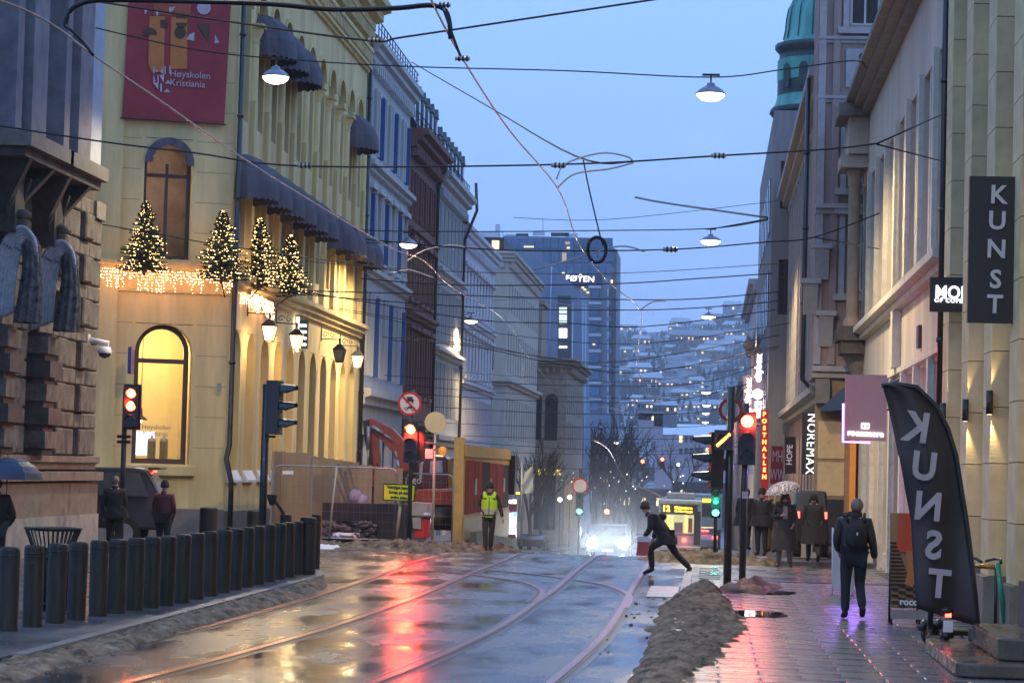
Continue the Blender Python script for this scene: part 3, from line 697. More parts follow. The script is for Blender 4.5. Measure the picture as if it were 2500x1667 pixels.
def half(cx, cy, r, a0, a1): return R1(*[(cx + r * math.cos(a), cy - r * math.sin(a)) for a in rng(a0, a1, 12)])
bpanel('dark_shape', olive, half(1018, 248, 50, 0, PI), .2); bpanel('dark_shape', olive, half(1225, 232, 42, 0, 2 * PI), .2); bpanel('dark_shape', olive, half(1233, 165, 38, PI, 2 * PI) , .2)
bpanel('dark_shape', olive, half(1233, 135, 38, 0, PI), .2); bpanel('dark_shape', olive, R1((1090, 145), (1140, 145), (1140, 200), (1090, 200)), .2)
bpanel('dark_shape', olive, R1((1338, 172), (1425, 170), (1420, 300)), .2)
bpanel('white_shape', pinkw, half(1387, 62, 48, 0, 2 * PI), .2); bpanel('white_shape', pinkw, R1((1322, 228), (1320, 290), (1268, 278), (1285, 248)), .2); bpanel('white_shape', pinkw, R1((1462, 245), (1492, 300), (1460, 308)), .2)
bpanel('white_shape', pinkw, R1((980, 75), (1010, 70), (985, 110)), .2); bpanel('white_shape', pinkw, R1((1148, 60), (1195, 55), (1150, 105)), .2); bpanel('white_shape', pinkw, R1((1055, 80), (1082, 80), (1068, 125)), .2)
for q in (((1042, 460), (1050, 460), (1052, 510), (1042, 510)), ((1058, 480), (1078, 500), (1058, 500)), ((1090, 500), (1108, 462), (1112, 515)), ((1118, 462), (1126, 462), (1126, 515), (1118, 515)), ((1150, 458), (1158, 458), (1158, 512), (1150, 512)),
          ((1042, 520), (1056, 560), (1042, 575)), ((1070, 520), (1078, 520), (1078, 575), (1070, 575)), ((1085, 525), (1115, 515), (1112, 575)), ((1120, 580), (1142, 555), (1165, 580)), ((1038, 570), (1075, 575), (1075, 620)), ((1088, 580), (1100, 580), (1100, 636), (1088, 636)), ((1112, 638), (1135, 612), (1158, 640))):
    bpanel('logo_stroke', pinkw, R1(*q), .2)
for s_, (px, py), w_ in (('Høyskolen', (1293, 520), .45), ('Kristiania', (1275, 580), .45)):
    uu, zz = fw(px / 2.8, py / 2.8); o_ = Vector(TF(uu, .2, zz)) - Vector(ORG[bn.name]); text(s_, 'banner_lettering', .285, pinkw, bn, axes(o_, FU, (0, 0, 1)), .001)
mb = MB(TF); mb.tube([(bu0 - .05, .17, zb1 - .02), (bu1 + .05, .17, zb1 - .02)], .02, 6); mb.build('bottom_rail', dark_m, bn)
pipe([tuple(TF(.12, .12, 20)), tuple(TF(.10, .12, 2.6)), tuple(TF(.0, .22, 2.2)), tuple(TF(.16, .3, 1.5)), tuple(TF(.16, .3, 0))], 'black downpipe on the corner of the yellow building, from roof to plinth', .08)
# ---- wall lanterns
iron = mat('black_wrought_iron', (.02, .018, .018), .5)
lant_glass = mat('lit_lantern_glass', (1, .75, .4), .4, emis=(1.0, .66, .28), es=3.2, sample='NONE'); lant_dark = mat('unlit_lantern_glass', (.16, .15, .15), .15)
def lantern(Y, label, lit=True, z=6.25, out=.72):
    r = thing('wall_lantern', label, 'lantern', (XL + out, Y, z), group='wall lanterns on scrolled brackets')
    mb = MB(); mb.tube([(-out, 0, .52), (.0, 0, .5)], .022, 6); mb.build('bracket_arm', iron, r, world=False)
    mb = MB()
    for cx, rr, a0 in ((-out + .18, .13, 0), (-out + .45, .1, 2)):
        mb.tube([(cx + rr * (1 - k / 16) * math.cos(a0 + k * .5), 0, .66 + rr * (1 - k / 16) * math.sin(a0 + k * .5)) for k in range(15)], .013, 5)
    mb.build('scroll', iron, r, world=False, kind='stuff')
    mb = MB(); mb.box(-out, -out + .03, -.04, .04, .42, .95); mb.build('wall_plate', iron, r, world=False)
    b, tp, h = .12, .215, .5
    mb = MB()
    for sx, sy in ((-1, -1), (1, -1), (1, 1), (-1, 1)): mb.tube([(sx * b, sy * b, -.35), (sx * tp, sy * tp, .12)], .014, 4)
    for zz, q in ((-.35, b), (.12, tp)):
        P = [(-q, -q, zz), (q, -q, zz), (q, q, zz), (-q, q, zz), (-q, -q, zz)]
        for a, c in zip(P, P[1:]): mb.tube([a, c], .016, 4)
    mb.build('cage', iron, r, world=False)
    mb = MB(); q1 = [mb.av((sx * .11, sy * .11, -.34)) for sx, sy in ((-1, -1), (1, -1), (1, 1), (-1, 1))]; q2 = [mb.av((sx * .2, sy * .2, .11)) for sx, sy in ((-1, -1), (1, -1), (1, 1), (-1, 1))]
    for i in range(4): mb.face((q1[i], q1[(i + 1) % 4], q2[(i + 1) % 4], q2[i]))
    mb.build('glass', lant_glass if lit else lant_dark, r, world=False)
    mb = MB(); q1 = [mb.av((sx * .24, sy * .24, .13)) for sx, sy in ((-1, -1), (1, -1), (1, 1), (-1, 1))]; q2 = [mb.av((sx * .07, sy * .07, .33)) for sx, sy in ((-1, -1), (1, -1), (1, 1), (-1, 1))]
    for i in range(4): mb.face((q1[i], q1[(i + 1) % 4], q2[(i + 1) % 4], q2[i]))
    mb.tube([(0, 0, .32), (0, 0, .54)], .04, 8); mb.build('cap', iron, r, world=False)
    if lit:
        lamp('lantern_bulb', 'POINT', (.0, 0, -.45), 70, (1, .66, .3), .1, None).parent = r
lantern(75.8, 'lit wall lantern nearest the corner, under the icicle lights'); lantern(80.9, 'lit wall lantern beside the green white lit sign')
lantern(90.5, 'dark unlit wall lantern on the yellow building', False); lantern(95.2, 'lit wall lantern at the far end of the yellow building')
sg = thing('projecting_sign', 'dark green projecting sign with bright white lit edge on the yellow building', 'sign', (XL, 84.5, 5.8))
mb = MB(); mb.box(XL + .1, XL + .17, 84.45, 84.6, 6.0, 7.2); mb.build('lit_edge', lit_white, sg)
mb = MB(); mb.box(XL + .18, XL + .5, 84.48, 84.58, 6.1, 7.1); mb.build('panel', mat('dark_green_sign', (.02, .07, .06), .3), sg)
for k in range(4): mb = MB(); mb.box(XL + .22, XL + .45, 84.46, 84.475, 6.2 + k * .22, 6.28 + k * .22); mb.build('lit_stroke', lit_white, sg)
# ------------------------------------------------------------------ dark rusticated building at the far left
SB = thing('stone_building', 'dark rusticated stone building with winged statues at the left edge', 'building', (XL, 44, 0))
T = LEFT(XL); U0, U1 = 43.0, 56.9
mb = MB(T); mb.box(U0, U1, -6, -.12, -.3, 24); mb.build('wall', mat('stone_joint_mortar', (.09, .075, .06), .9), SB)
mb = MB(T); mb.box(U0, U1 + .02, -6, .22, -.3, .82); mb.build('base_slab', base_white, SB)
mb = MB(T); mb.box(U0, U1 + .01, -6, .18, .822, 1.56); mb.build('base_course', stone_base, SB)
band(SB, T, U0, U1 + .03, 1.57, 1.8, .30, stone_base, 'base_moulding', 1, w0=-.5); band(SB, T, U0, U1 + .03, 1.83, 2.15, .2, stone_base, 'base_moulding', 2, w0=-.5)
def block_mesh(l, h, d):
    O = T(0, 0, 0); mb = MB(lambda u, w, z: T(u, w, z) - O); c = .035
    A = [mb.av(p) for p in ((-l / 2, -.12, 0), (l / 2, -.12, 0), (l / 2, -.12, h), (-l / 2, -.12, h))]; B = [mb.av(p) for p in ((-l / 2, d - c, 0), (l / 2, d - c, 0), (l / 2, d - c, h), (-l / 2, d - c, h))]
    C_ = [mb.av(p) for p in ((-l / 2 + c, d, c), (l / 2 - c, d, c), (l / 2 - c, d, h - c), (-l / 2 + c, d, h - c))]
    mb.face(C_)
    for i in range(4): j = (i + 1) % 4; mb.face((A[i], A[j], B[j], B[i])); mb.face((B[i], B[j], C_[j], C_[i]))
    me = mb.mesh('stone_block'); me.materials.append(stone_l); return me
BM = {}
z = 2.17; row = 0
_c1 = onX(42, 680, -13.95).y; _c2 = onX(139, 680, -13.95).y
dark_piers = [(_c1 - .7, _c1 + .7), (_c2 - .7, _c2 + .7)]
while z < 8.05:
    h = .37 if row % 2 else .62
    u = U1
    k = 0
    while u > U0 + 1:
        l = (1.25, .75)[(row + k) % 2] if row % 2 == 0 else (.85, 1.15)[(row + k) % 2]
        a, b = u - l, u; mid = (a + b) / 2
        inpier = any(p0 - .05 < mid < p1 + .05 for p0, p1 in dark_piers)
        d = .22 if (row % 2 == 0 and k % 2 == 1) else .08
        if not inpier:
            key = (l, h, d)
            if key not in BM: BM[key] = block_mesh(l - .02, h - .022, d)
            put('stone_block', BM[key], SB, T(mid, 0, z))
        u = a; k += 1
    z += h; row += 1
for i, (p0, p1) in enumerate(dark_piers):
    c = (p0 + p1) / 2
    mb = MB(T); mb.box(c - .42, c + .42, -.12, .42, 2.17, 4.75); mb.build('statue_pier', stone_d, SB)
    for k in range(5):
        mb = MB(T); mb.box(c - .5, c + .5, .0, .56 if k % 2 else .5, 2.3 + k * .5, 2.3 + k * .5 + .36); mb.build('stone_block', stone_d if k % 2 else stone_l, SB)
    # winged herm: bowed head, feathered wing arching over, pleated drapery
    st = thing('winged_statue', ('weathered winged stone statue at the very left edge', 'weathered winged stone statue nearer the yellow building', 'winged statue mostly outside the left edge')[i], 'statue', tuple(T(c, .35, 4.85)), group='winged statues under the balconies')
    F_ = lambda u, w, z, c=c: T(c + u, .35 + w, 4.85 + z)
    for k in range(7):
        o = -.22 + k * .03
        mb = MB(F_); pts = [(o, -.30 + .062 * k, -.05 + .03 * k), (o, -.28 + .062 * k, .75), (o, -.17 + .055 * k, 1.38 - .02 * k), (o * .9, .04 + .035 * k, 1.74 - .045 * k), (o * .8, .27 + .012 * k, 1.86 - .06 * k), (o * .7, .46, 1.70 - .06 * k), (o * .6, .54, 1.46 - .05 * k)]
        mb.tube(smooth([Vector(p) for p in pts], 5), .052, 6); mb.build('wing_feather', statue_l, st)
    mb = MB(F_); n_, rows = 40, []
    for zz, rr in ((-.05, .36), (.25, .34), (.6, .31), (.95, .25), (1.25, .22), (1.5, .24), (1.7, .15)):
        rows.append([mb.av(((rr * (1 + .13 * math.sin(k * 9 * 2 * PI / n_ + zz)) * .8) * math.cos(2 * PI * k / n_), .40 + .05 * math.sin(zz * 2) + rr * .72 * (1 + .13 * math.sin(k * 9 * 2 * PI / n_ + zz)) * math.sin(2 * PI * k / n_), zz)) for k in range(n_)])
    for a, b in zip(rows, rows[1:]):
        for k in range(n_): mb.face((a[k], a[(k + 1) % n_], b[(k + 1) % n_], b[k]), True)
    mb.build('drapery', statue_m, st)
    mb = MB(F_); mb.ell((0, .14, 2.0), .17, .19, .2, 10, 8); mb.ell((0, .2, 2.12), .2, .2, .12, 10, 6, .2); mb.build('head', stone_d, st)
    mb = MB(F_); mb.tube([(.1, .1, 1.75), (.35, .0, 2.2), (.30, .25, 2.9)], [.09, .07, .06], 8); mb.build('arm', stone_d, st)
    mb = MB(F_); mb.tube([(-.1, .1, 1.75), (-.35, .0, 2.2), (-.30, .25, 2.9)], [.09, .07, .06], 8); mb.build('arm', stone_d, st)
    # bracket and balcony slab above
    for s_ in (-1, 1):
        mb = MB(T); A = [(c + s_ * .15, .0, 6.95), (c + s_ * .15, .28, 7.0), (c + s_ * .75, .95, 8.0), (c + s_ * .75, 0, 8.0)]
        mb.extr(A, tuple(Vector(T(1, 0, 0)) - Vector(T(0, 0, 0))) and (s_ * .22, 0, 0)); mb.build('balcony_bracket', stone_d, SB)
    mb = MB(T); mb.box(c - .34, c + .34, 0, .5, 6.6, 8.0); mb.build('bracket_core', stone_d, SB)
    mb = MB(T); mb.box(c - 1.35, c + 1.7, -.1, .95, 8.01, 8.2); mb.build('balcony_slab', stone_d, SB)
    mb = MB(T); mb.box(c - 1.45, c + 1.8, -.1, 1.1, 8.205, 8.5); mb.build('balcony_edge', stone_base, SB)
for c in (_c1 - .4, _c2 + .3):                      # tall pier groups with slit windows, pale wall between
    for a, b, w, m in ((-.55, -.1, .5, pil_m), (.2, 1.3, .62, pil_m), (1.3, 1.42, .5, stone_base), (-.1, .2, .18, frame_b), (-.03, .03, .24, frame_w)):
        mb = MB(T); mb.box(c + a + .4, c + b + .4 - .003, -.1, w, 8.52, 24); mb.build('tall_pier' if m is pil_m else 'window_slit', m, SB)
mb = MB(T); mb.box(U0, U1, -.118, -.02, 8.52, 24.1); mb.build('pale_wall', palewall, SB)
mb = MB(T); mb.box(U1 - .9, U1 - .03, .08, .16, 7.7, 8.1); mb.build('ledge', stone_base, SB)
# security camera on the corner
cp = at(222, 838, 56); cc = thing('security_camera', 'white dome security camera on a bracket at the stone corner', 'camera', tuple(cp))
mb = MB(); mb.cbox((-.12, 0, .0), .16, .2, .42); mb.build('mount', white_m, cc, world=False)
mb = MB(); mb.tube([(-.05, 0, .08), (.42, 0, .0)], .07, 10); mb.build('arm', white_m, cc, world=False)
mb = MB(); mb.lathe([(0, .05), (.13, .03), (.17, -.08), (.17, -.12)], (.33, 0, -.1), 16); mb.build('housing', white_m, cc, world=False)
mb = MB(); mb.lathe([(.15, -.12), (.12, -.2), (0, -.25)], (.33, 0, -.1), 16); mb.build('dome', glass_d, cc, world=False)
p = at(211, 896, 56.95); sp = thing('street_name_plate', 'small dark blue street number plate by the stone corner', 'sign', tuple(p)); mb = MB(); mb.cbox((0, 0, 0), .2, .03, .16); mb.build('plate', mat('dark_blue_enamel', (.03, .025, .12), .3), sp, world=False)
p = at(535, 945, 72.6); sp = thing('wall_plate', 'small grey plate on the yellow wall beside the downpipe', 'sign', tuple(p)); mb = MB(); mb.cbox((0, 0, 0), .12, .03, .24); mb.build('plate', mat('grey_plate', (.3, .29, .27), .5), sp, world=False)
p = at(320, 880, 70.6); sp = thing('vertical_blue_sign', 'narrow blue vertical sign beside the big lit arched window', 'sign', tuple(p)); mb = MB(); mb.cbox((0, 0, 0), .1, .4, .78); mb.build('panel', mat('blue_sign', (.05, .04, .25), .4), sp, world=False)
# ------------------------------------------------------------------ the other street fronts on the left
def front(name, label, Y0, Y1, ztop, rows, wm, fmats, courses=(), X=XL, side=1, depth=.35, trim=None, cornice=.6, corn_m=None, gnd=None, back=8, hood=False, n=None, pil=0, cat='building'):
    r = thing(name, label, cat, (X, Y0, g(Y0))); T = LEFT(X) if side > 0 else RIGHT(X); cm = corn_m or wm
    rr = []
    for i, q in enumerate(rows):
        us = spans(Y0 + .35, Y1 - .35, q['n'], q['w']); rr.append(dict(z=q['z'], us=us, arch=q.get('arch')))
        for j, (a, b) in enumerate(us):
            lit = q.get('lit', ()); pm = lit_window if j in lit else glass_d
            win(r, T, a, b, q['z'][0], q['z'][1], depth, bool(q.get('arch')), fmats, pm, mv=1, mh=(.66,), key=str(i))
            if q.get('hood'):
                pass
        if q.get('hood'):
            bits(r, T, [(a + b) / 2 for a, b in us], q['w'] + .5, q['z'][1] + .12, q['z'][1] + .34, .28, trim or cm, 'window_hood')
            bits(r, T, [(a + b) / 2 for a, b in us], q['w'] + .3, q['z'][0] - .2, q['z'][0] - .02, .18, trim or cm, 'window_sill')
        if q.get('jamb'):
            bits(r, T, [a - .1 for a, b in us] + [b + .1 for a, b in us], .16, q['z'][0], q['z'][1] + .1, .13, trim or cm, 'window_jamb', w0=.002)
    wall(r, T, Y0, Y1, g(Y1) - 1, ztop, rr, wm, depth, back=back)
    for c in courses: band(r, T, Y0 + .02, Y1 - .02, c[0], c[1], c[2], trim or cm, 'string_course', 2)
    if cornice:
        band(r, T, Y0 + .02, Y1 - .02, ztop - .9, ztop, cornice, cm, 'cornice', 3)
        bits(r, T, crange(Y0 + .3, Y1 - .3, .62), .26, ztop - 1.3, ztop - .92, cornice * .5, cm, 'corbel', stuff=True)
    return r, T
grey_blue = mat('pale_grey_blue_render', (.56, .55, .54), .8, var=.1, vs=1.2, streak=True); brown_r = mat('red_brown_render', (.22, .095, .08), .8, var=.2, streak=True)
grey_w = mat('grey_white_render', (.50, .48, .46), .8, var=.12, streak=True); light_w = mat('light_lilac_render', (.58, .55, .58), .8, var=.15, streak=True); beige = mat('beige_render', (.54, .46, .38), .8, var=.1, streak=True)
tan = mat('tan_stone', (.36, .28, .21), .8, var=.2); slate = mat('dark_slate_roof', (.035, .038, .045), .5, var=.3, vs=5); peach = mat('peach_moulding', (.50, .36, .30), .7)
b1, T1 = front('townhouse', 'pale blue grey townhouse with blue framed windows next to the yellow building', 100.9, 115.4, 19.9,
      [dict(z=(-.8, 3.4), n=4, w=2.3), dict(z=(5.9, 9.3), n=6, w=1.15, jamb=1), dict(z=(10.9, 13.6), n=6, w=1.15, jamb=1, hood=1), dict(z=(15.3, 18.0), n=6, w=1.15, jamb=1)], grey_blue, frame_bl, [(4.6, 5.3, .5), (10.0, 10.4, .35), (14.4, 14.85, .4)], trim=None)
for j, (a, b) in enumerate(spans(101.25, 115.05, 6, 1.15)):     # blue construction film strips hung at the openings
    for z0, z1 in ((5.9, 9.3), (10.9, 13.6), (15.3, 18.0)):
        if (j + int(z0)) % 2 == 0: mb = MB(T1); mb.box(b - .12, b - .02, -.1, .18, z0, z1); mb.build('blue_film_strip', frame_bl, b1)
b2, T2 = front('townhouse', 'dark red brown townhouse between two pale ones', 115.6, 127.0, 18.2,
      [dict(z=(-1.2, 3.0), n=3, w=2.4), dict(z=(5.6, 8.6), n=5, w=1.1, jamb=1, hood=1), dict(z=(10.2, 12.8), n=5, w=1.1, jamb=1, hood=1), dict(z=(14.0, 16.2), n=5, w=1.1, jamb=1)], brown_r, frame_b, [(3.6, 4.3, .6), (9.2, 9.6, .4), (13.2, 13.5, .3)], corn_m=brown_r, cornice=.9)
b3, T3 = front('townhouse', 'grey white townhouse with a dark mansard roof and tall narrow windows', 127.2, 141.2, 17.6,
      [dict(z=(-1.6, 2.6), n=4, w=2.2, lit=(2,)), dict(z=(4.8, 7.6), n=7, w=.95, jamb=1), dict(z=(8.8, 11.6), n=7, w=.95, jamb=1), dict(z=(13.0, 16.0), n=7, w=1.0, jamb=1)], grey_w, frame_w, [(3.2, 3.8, .5), (8.0, 8.4, .4), (12.1, 12.6, .45)], cornice=.8)
b4, T4 = front('townhouse', 'light lilac townhouse with a low red roof edge', 141.4, 163, 16.2,
      [dict(z=(-2.2, 2.2), n=5, w=2.4), dict(z=(3.8, 6.2), n=10, w=.9, jamb=1), dict(z=(7.6, 10.0), n=10, w=.9, arch=1, hood=1), dict(z=(11.4, 13.8), n=10, w=.9, hood=1)], light_w, frame_w, [(2.6, 3.1, .4), (6.8, 7.2, .3), (10.6, 11, .3)], cornice=.5)
def mansard(r, T, Y0, Y1, z0, z1, d=1.6, m=slate, dormers=0, dw=1.1, chim=0, rail=True):
    mb = MB(T); A = [(.3, z0), (.3, z0 + .15), (-d, z1), (-7, z1), (-7, z0)]
    a = [mb.av((Y0, w, z)) for w, z in A]; b = [mb.av((Y1, w, z)) for w, z in A]
    mb.face(a); mb.face(b[::-1]); [mb.face((a[i], b[i], b[(i + 1) % 5], a[(i + 1) % 5])) for i in range(5)]
    o = mb.build('roof', m, r)
    for c in ([Y0 + (Y1 - Y0) * (i + .5) / dormers for i in range(dormers)] if dormers else []):
        mb = MB(T); mb.box(c - dw / 2, c + dw / 2, -d - .2, .05, z0 + .2, z0 + 1.9); D = mb.build('dormer', mat('grey_dormer', (.14, .18, .22), .5), o)
        mb = MB(T); A = [mb.av(p) for p in ((c - dw / 2 - .1, .12, z0 + 1.91), (c + dw / 2 + .1, .12, z0 + 1.91), (c, .12, z0 + 2.4))]; B = [mb.av(p) for p in ((c - dw / 2 - .1, -d - .3, z0 + 1.91), (c + dw / 2 + .1, -d - .3, z0 + 1.91), (c, -d - .3, z0 + 2.4))]
        mb.face(A); mb.face(B[::-1]); [mb.face((A[i], B[i], B[(i + 1) % 3], A[(i + 1) % 3])) for i in range(3)]
        mb.build('dormer_roof', m, o)
        mb = MB(T); mb.box(c - dw / 2 + .14, c + dw / 2 - .14, .052, .075, z0 + .4, z0 + 1.7); mb.build('dormer_pane', glass_d, o)
    if rail:
        mb = MB(T); mb.tube([(Y0, .35, z0 + .75), (Y1, .35, z0 + .75)], .03, 4); mb.tube([(Y0, .35, z0 + .45), (Y1, .35, z0 + .45)], .02, 4)
        for y in crange(Y0 + .2, Y1, .9): mb.tube([(y, .35, z0 - .02), (y, .35, z0 + .76)], .025, 4)
        mb.build('snow_guard', dark_m, r, kind='stuff')
    for i in range(chim):
        c = Y0 + (Y1 - Y0) * (i + .5) / chim; mb = MB(T); mb.box(c - .5, c + .5, -1.7, -.6, z1 - .5, z1 + 1.3); ch = mb.build('chimney', mat('dark_chimney', (.06, .05, .05), .8), o)
mansard(b1, T1, 101, 115.4, 19.92, 21.4, d=2.5, rail=True)
mansard(b2, T2, 115.6, 127, 18.22, 21.3, dormers=6, dw=.9)
mansard(b3, T3, 127.2, 141.2, 17.62, 20.2, dormers=7, dw=1.0)
mansard(b4, T4, 141.4, 163, 16.22, 17.3, d=3, m=mat('dull_red_roof', (.20, .07, .05), .7), rail=False)
pipe([(XL + .12, 100.75, 19.8), (XL + .12, 100.75, .2)], 'black downpipe where the yellow building meets the pale townhouse', .09)
pipe([(XL + .55, 127.1, 17.8), (XL + .12, 127.1, 16.6), (XL + .12, 127.1, -1)], 'black downpipe between the red brown and grey white townhouses', .09)
pipe([(XL + .7, 141.3, 18.6), (XL + .8, 141.3, 17.0), (XL + .12, 141.3, 15.2), (XL + .12, 141.3, -2)], 'black downpipe with an offset bend before the lilac townhouse', .09)
# ------------------------------------------------------------------ beyond the next cross street
def cbuild(name, label, X0, X1, Y0, Y1, ztop, wm, rowsF, rowsS, fm, cornice=.5, roof=None):
    """corner building: a face towards us at Y0 and a street side at X1"""
    r = thing(name, label, 'building', (X1, Y0, g(Y0)))
    TF_ = FACE(Y0); TS = LEFT(X1)
    f = [dict(z=q['z'], us=spans(X0 + .5, X1 - .6, q['n'], q['w']), arch=q.get('arch')) for q in rowsF]; s = [dict(z=q['z'], us=spans(Y0 + .6, Y1 - .4, q['n'], q['w']), arch=q.get('arch')) for q in rowsS]
    wall(r, TF_, X0, X1 - .002, g(Y0) - 2, ztop, f, wm, .3, back=0, name='front_wall'); wall(r, TS, Y0 + .31, Y1, g(Y0) - 2, ztop, s, wm, .3, back=0, name='side_wall')
    mb = MB(); mb.box(X0, X1 - .32, Y0 + .32, Y1, g(Y0) - 2, ztop - .05); mb.build('core', wm, r)
    for i, (q, rows) in enumerate(((TF_, f), (TS, s))):
        src = (rowsF, rowsS)[i]
        for k, rw in enumerate(rows):
            for j, (a, b) in enumerate(rw['us']): win(r, q, a, b, rw['z'][0], rw['z'][1], .3, bool(rw['arch']), fm, lit_window if j in src[k].get('lit', ()) else glass_d, key='%d%d' % (i, k), mh=(.6,))
    band(r, TF_, X0, X1 + cornice, ztop - .8, ztop, cornice, wm, 'cornice', 3); band(r, TS, Y0 - cornice * 0, Y1, ztop - .8, ztop, cornice, wm, 'cornice', 3)
    bits(r, TF_, crange(X0 + .3, X1 - .2, .6), .25, ztop - 1.2, ztop - .82, cornice * .5, wm, 'corbel', stuff=True); bits(r, TS, crange(Y0 + .3, Y1 - .3, .7), .3, ztop - 1.2, ztop - .82, cornice * .5, wm, 'corbel', stuff=True)
    return r, TF_, TS
c1, F1, S1 = cbuild('corner_building', 'beige grey corner building with a heavy bracketed cornice', -20, XL, 174, 206, 17.6, beige, [dict(z=(-1, 2.4), n=2, w=1.3), dict(z=(4.2, 7.2), n=3, w=.9), dict(z=(9, 12), n=3, w=1.0)],
      [dict(z=(-2, 2.2), n=7, w=2.2), dict(z=(4.2, 7.2), n=13, w=.9), dict(z=(9, 12), n=13, w=1.0), dict(z=(13.4, 15.4), n=13, w=.9)], frame_w)
band(c1, F1, -20, XL + .5, 8.0, 8.5, .5, beige, 'string_course', 2); band(c1, S1, 174, 206, 8.0, 8.5, .5, beige, 'string_course', 2)
mb = MB(); mb.box(-20, XL - .4, 174.5, 206, 17.62, 18.6); rf = mb.build('roof', slate, c1)
mb = MB(); mb.box(-20, XL - 1, 174.8, 206, 18.62, 19.0); mb.build('roof_snow', snow_m, rf)
mb = MB(); mb.box(-15.7, -15.2, 174.3, 174.48, 17.75, 18.35); mb.build('lit_dormer_pane', lit_window, rf)
c2, F2, S2 = cbuild('corner_building', 'tan stone corner building with a small attic tower and arcaded shop floor', -15.9, -12.1, 209, 236, 11.6, tan, [dict(z=(-3.0, 1.6), n=2, w=1.1), dict(z=(4.6, 8.6), n=2, w=1.1, arch=1)],
      [dict(z=(-3.4, 1.6), n=7, w=2.2, arch=1, lit=(0, 1, 2, 3, 4)), dict(z=(3.8, 6.2), n=9, w=1.0), dict(z=(7.0, 9.6), n=9, w=1.0)], frame_b, cornice=.9)
mb = MB(); mb.box(-16.0, -14.4, 209.6, 216, 11.62, 16.2); tw = mb.build('attic_tower', tan, c2)
mb = MB(); mb.box(-16.1, -14.2, 209.4, 216.2, 16.22, 16.6); mb.build('tower_cap', tan, tw)
for zz in (12.5, 14.0): mb = MB(); mb.box(-15.5, -14.9, 209.52, 209.58, zz, zz + .9); mb.build('tower_pane', mat('dull_red_pane', (.16, .06, .05), .3), tw)
mb = MB(); mb.lathe([(0, 0), (1.0, 0)], (-15.3, 0, 0), 4)
ltr = mat('lit_gold_letters', (.8, .7, .2), .4, emis=(.85, .75, .12), es=1.6, sample='NONE')
text('STOCK', 'shop_lettering', .62, ltr, c2, axes((-13.4 + 12.1, -.06, 1.9 - g(209)), (1, 0, 0), (0, 0, 1)), .02)
# slab-sided office block with a lit stair strip
ob = thing('office_block', 'plain grey blue office block with a lit vertical stair strip', 'building', (-14, 262, 0)); slab_w = mat('blue_grey_cladding', (.22, .27, .36), .55, var=.06, vs=.2)
px = lambda x, y, Y: at(x, y, Y)
a = px(1228, 640, 262); b = px(1432, 716, 262)
mb = MB(); P = [(1215, 700), (1268, 628), (1340, 640), (1418, 716), (1432, 1300), (1215, 1300)]; mb.extr([tuple(px(x, y, 262)) for x, y in P], (0, 14, 0)); mb.build('wall', slab_w, ob)
mb = MB(); mb.extr([tuple(px(x, y, 261.9) + Vector((0, 0, 0))) for x, y in ((1362, 722), (1393, 722), (1393, 905), (1362, 905))], (0, .08, 0)); mb.build('stair_glazing', mat('grey_glazing', (.08, .09, .10), .2), ob)
for y0, y1, m in ((750, 765, lit_white), (768, 782, lit_white), (784, 790, lit_white), (802, 824, lit_white), (845, 849, lit_white)):
    mb = MB(); mb.extr([tuple(px(x, y, 261.8)) for x, y in ((1365, y0), (1384, y0), (1384, y1), (1365, y1))], (0, .06, 0)); o_ = mb.build('lit_pane', mat('soft_lit_pane', (.8, .8, .7), .4, emis=(.85, .9, .8), es=.75, sample='NONE') if m and y0 < 800 else m, ob)
mb = MB(); a_ = px(1347, 650, 261.6); b_ = px(1340, 870, 261.6); mb.tube([tuple(a_), tuple(b_)], .06, 6); mb.build('pipe', mat('pale_pipe', (.5, .55, .7), .4), ob)
mb = MB(); c_ = px(1298, 670, 263.5); mb.ell(tuple(c_), .6, .4, .28, 8, 5, .3); mb.build('snow_tuft', snow_m, ob)
for x in (1424, 1431, 1399): mb = MB(); mb.tube([tuple(px(x, 740, 261.5)), tuple(px(x - 7, 1330, 261.5))], .05, 5); mb.build('drain_pipe', mat('pale_pipe', (.5, .55, .7), .4), ob)
# glass tower
tw_m = mat('tower_glass_blue', (.10, .19, .32), .18, var=.3, vs=.15); tw_f = mat('tower_frame', (.16, .17, .21), .5); tw_l = mat('tower_pale_slab', (.55, .58, .66), .5)
GT = thing('glass_tower', 'tall blue glass office tower with lit name sign far down the street', 'building', (-25, 450, 0)); YT = 450
def tp(x, y, dY=0): return tuple(px(x, y, YT + dY))
mb = MB(); mb.extr([tp(x, y) for x, y in ((1228, 575), (1490, 582), (1490, 1150), (1228, 1150))], (0, 25, 0)); mb.build('wall', slab_w, GT)
mb = MB(); mb.extr([tp(x, y, 3) for x, y in ((1488, 607), (1506, 609), (1500, 1150), (1480, 1150))], (0, 20, 0)); mb.build('side_wing', tw_f, GT)
def pane(x0, y0, x1, y1, m, name='pane', d=-.25, par=None):
    mb = MB(); mb.extr([tp(x, y, d) for x, y in ((x0, y0), (x1, y0), (x1, y1), (x0, y1))], (0, .2, 0)); return mb.build(name, m, par or GT)
for i, x in enumerate(range(1232, 1480, 19)):
    pane(x, 581, x + 17, 606, tw_m); 
    if x > 1320: pane(x, 612, x + 17, 640, tw_m); 
    if x > 1340: pane(x, 646, x + 17, 668, tw_m)
for y in range(705, 1010, 39): 
    for x0, x1 in ((1440, 1463), (1488, 1498)): pane(x0, y, x1, y + 26, tw_m if x0 < 1480 else glass_d)
    pane(1437, y - 8, 1468, y - 1, tw_l, 'floor_slab', -.5); pane(1466, y - 8, 1470, y + 30, tw_f, 'mullion', -.4)
for y in range(705, 1010, 26): pane(1482, y, 1486, y + 18, tw_l, 'pale_panel', -.35)
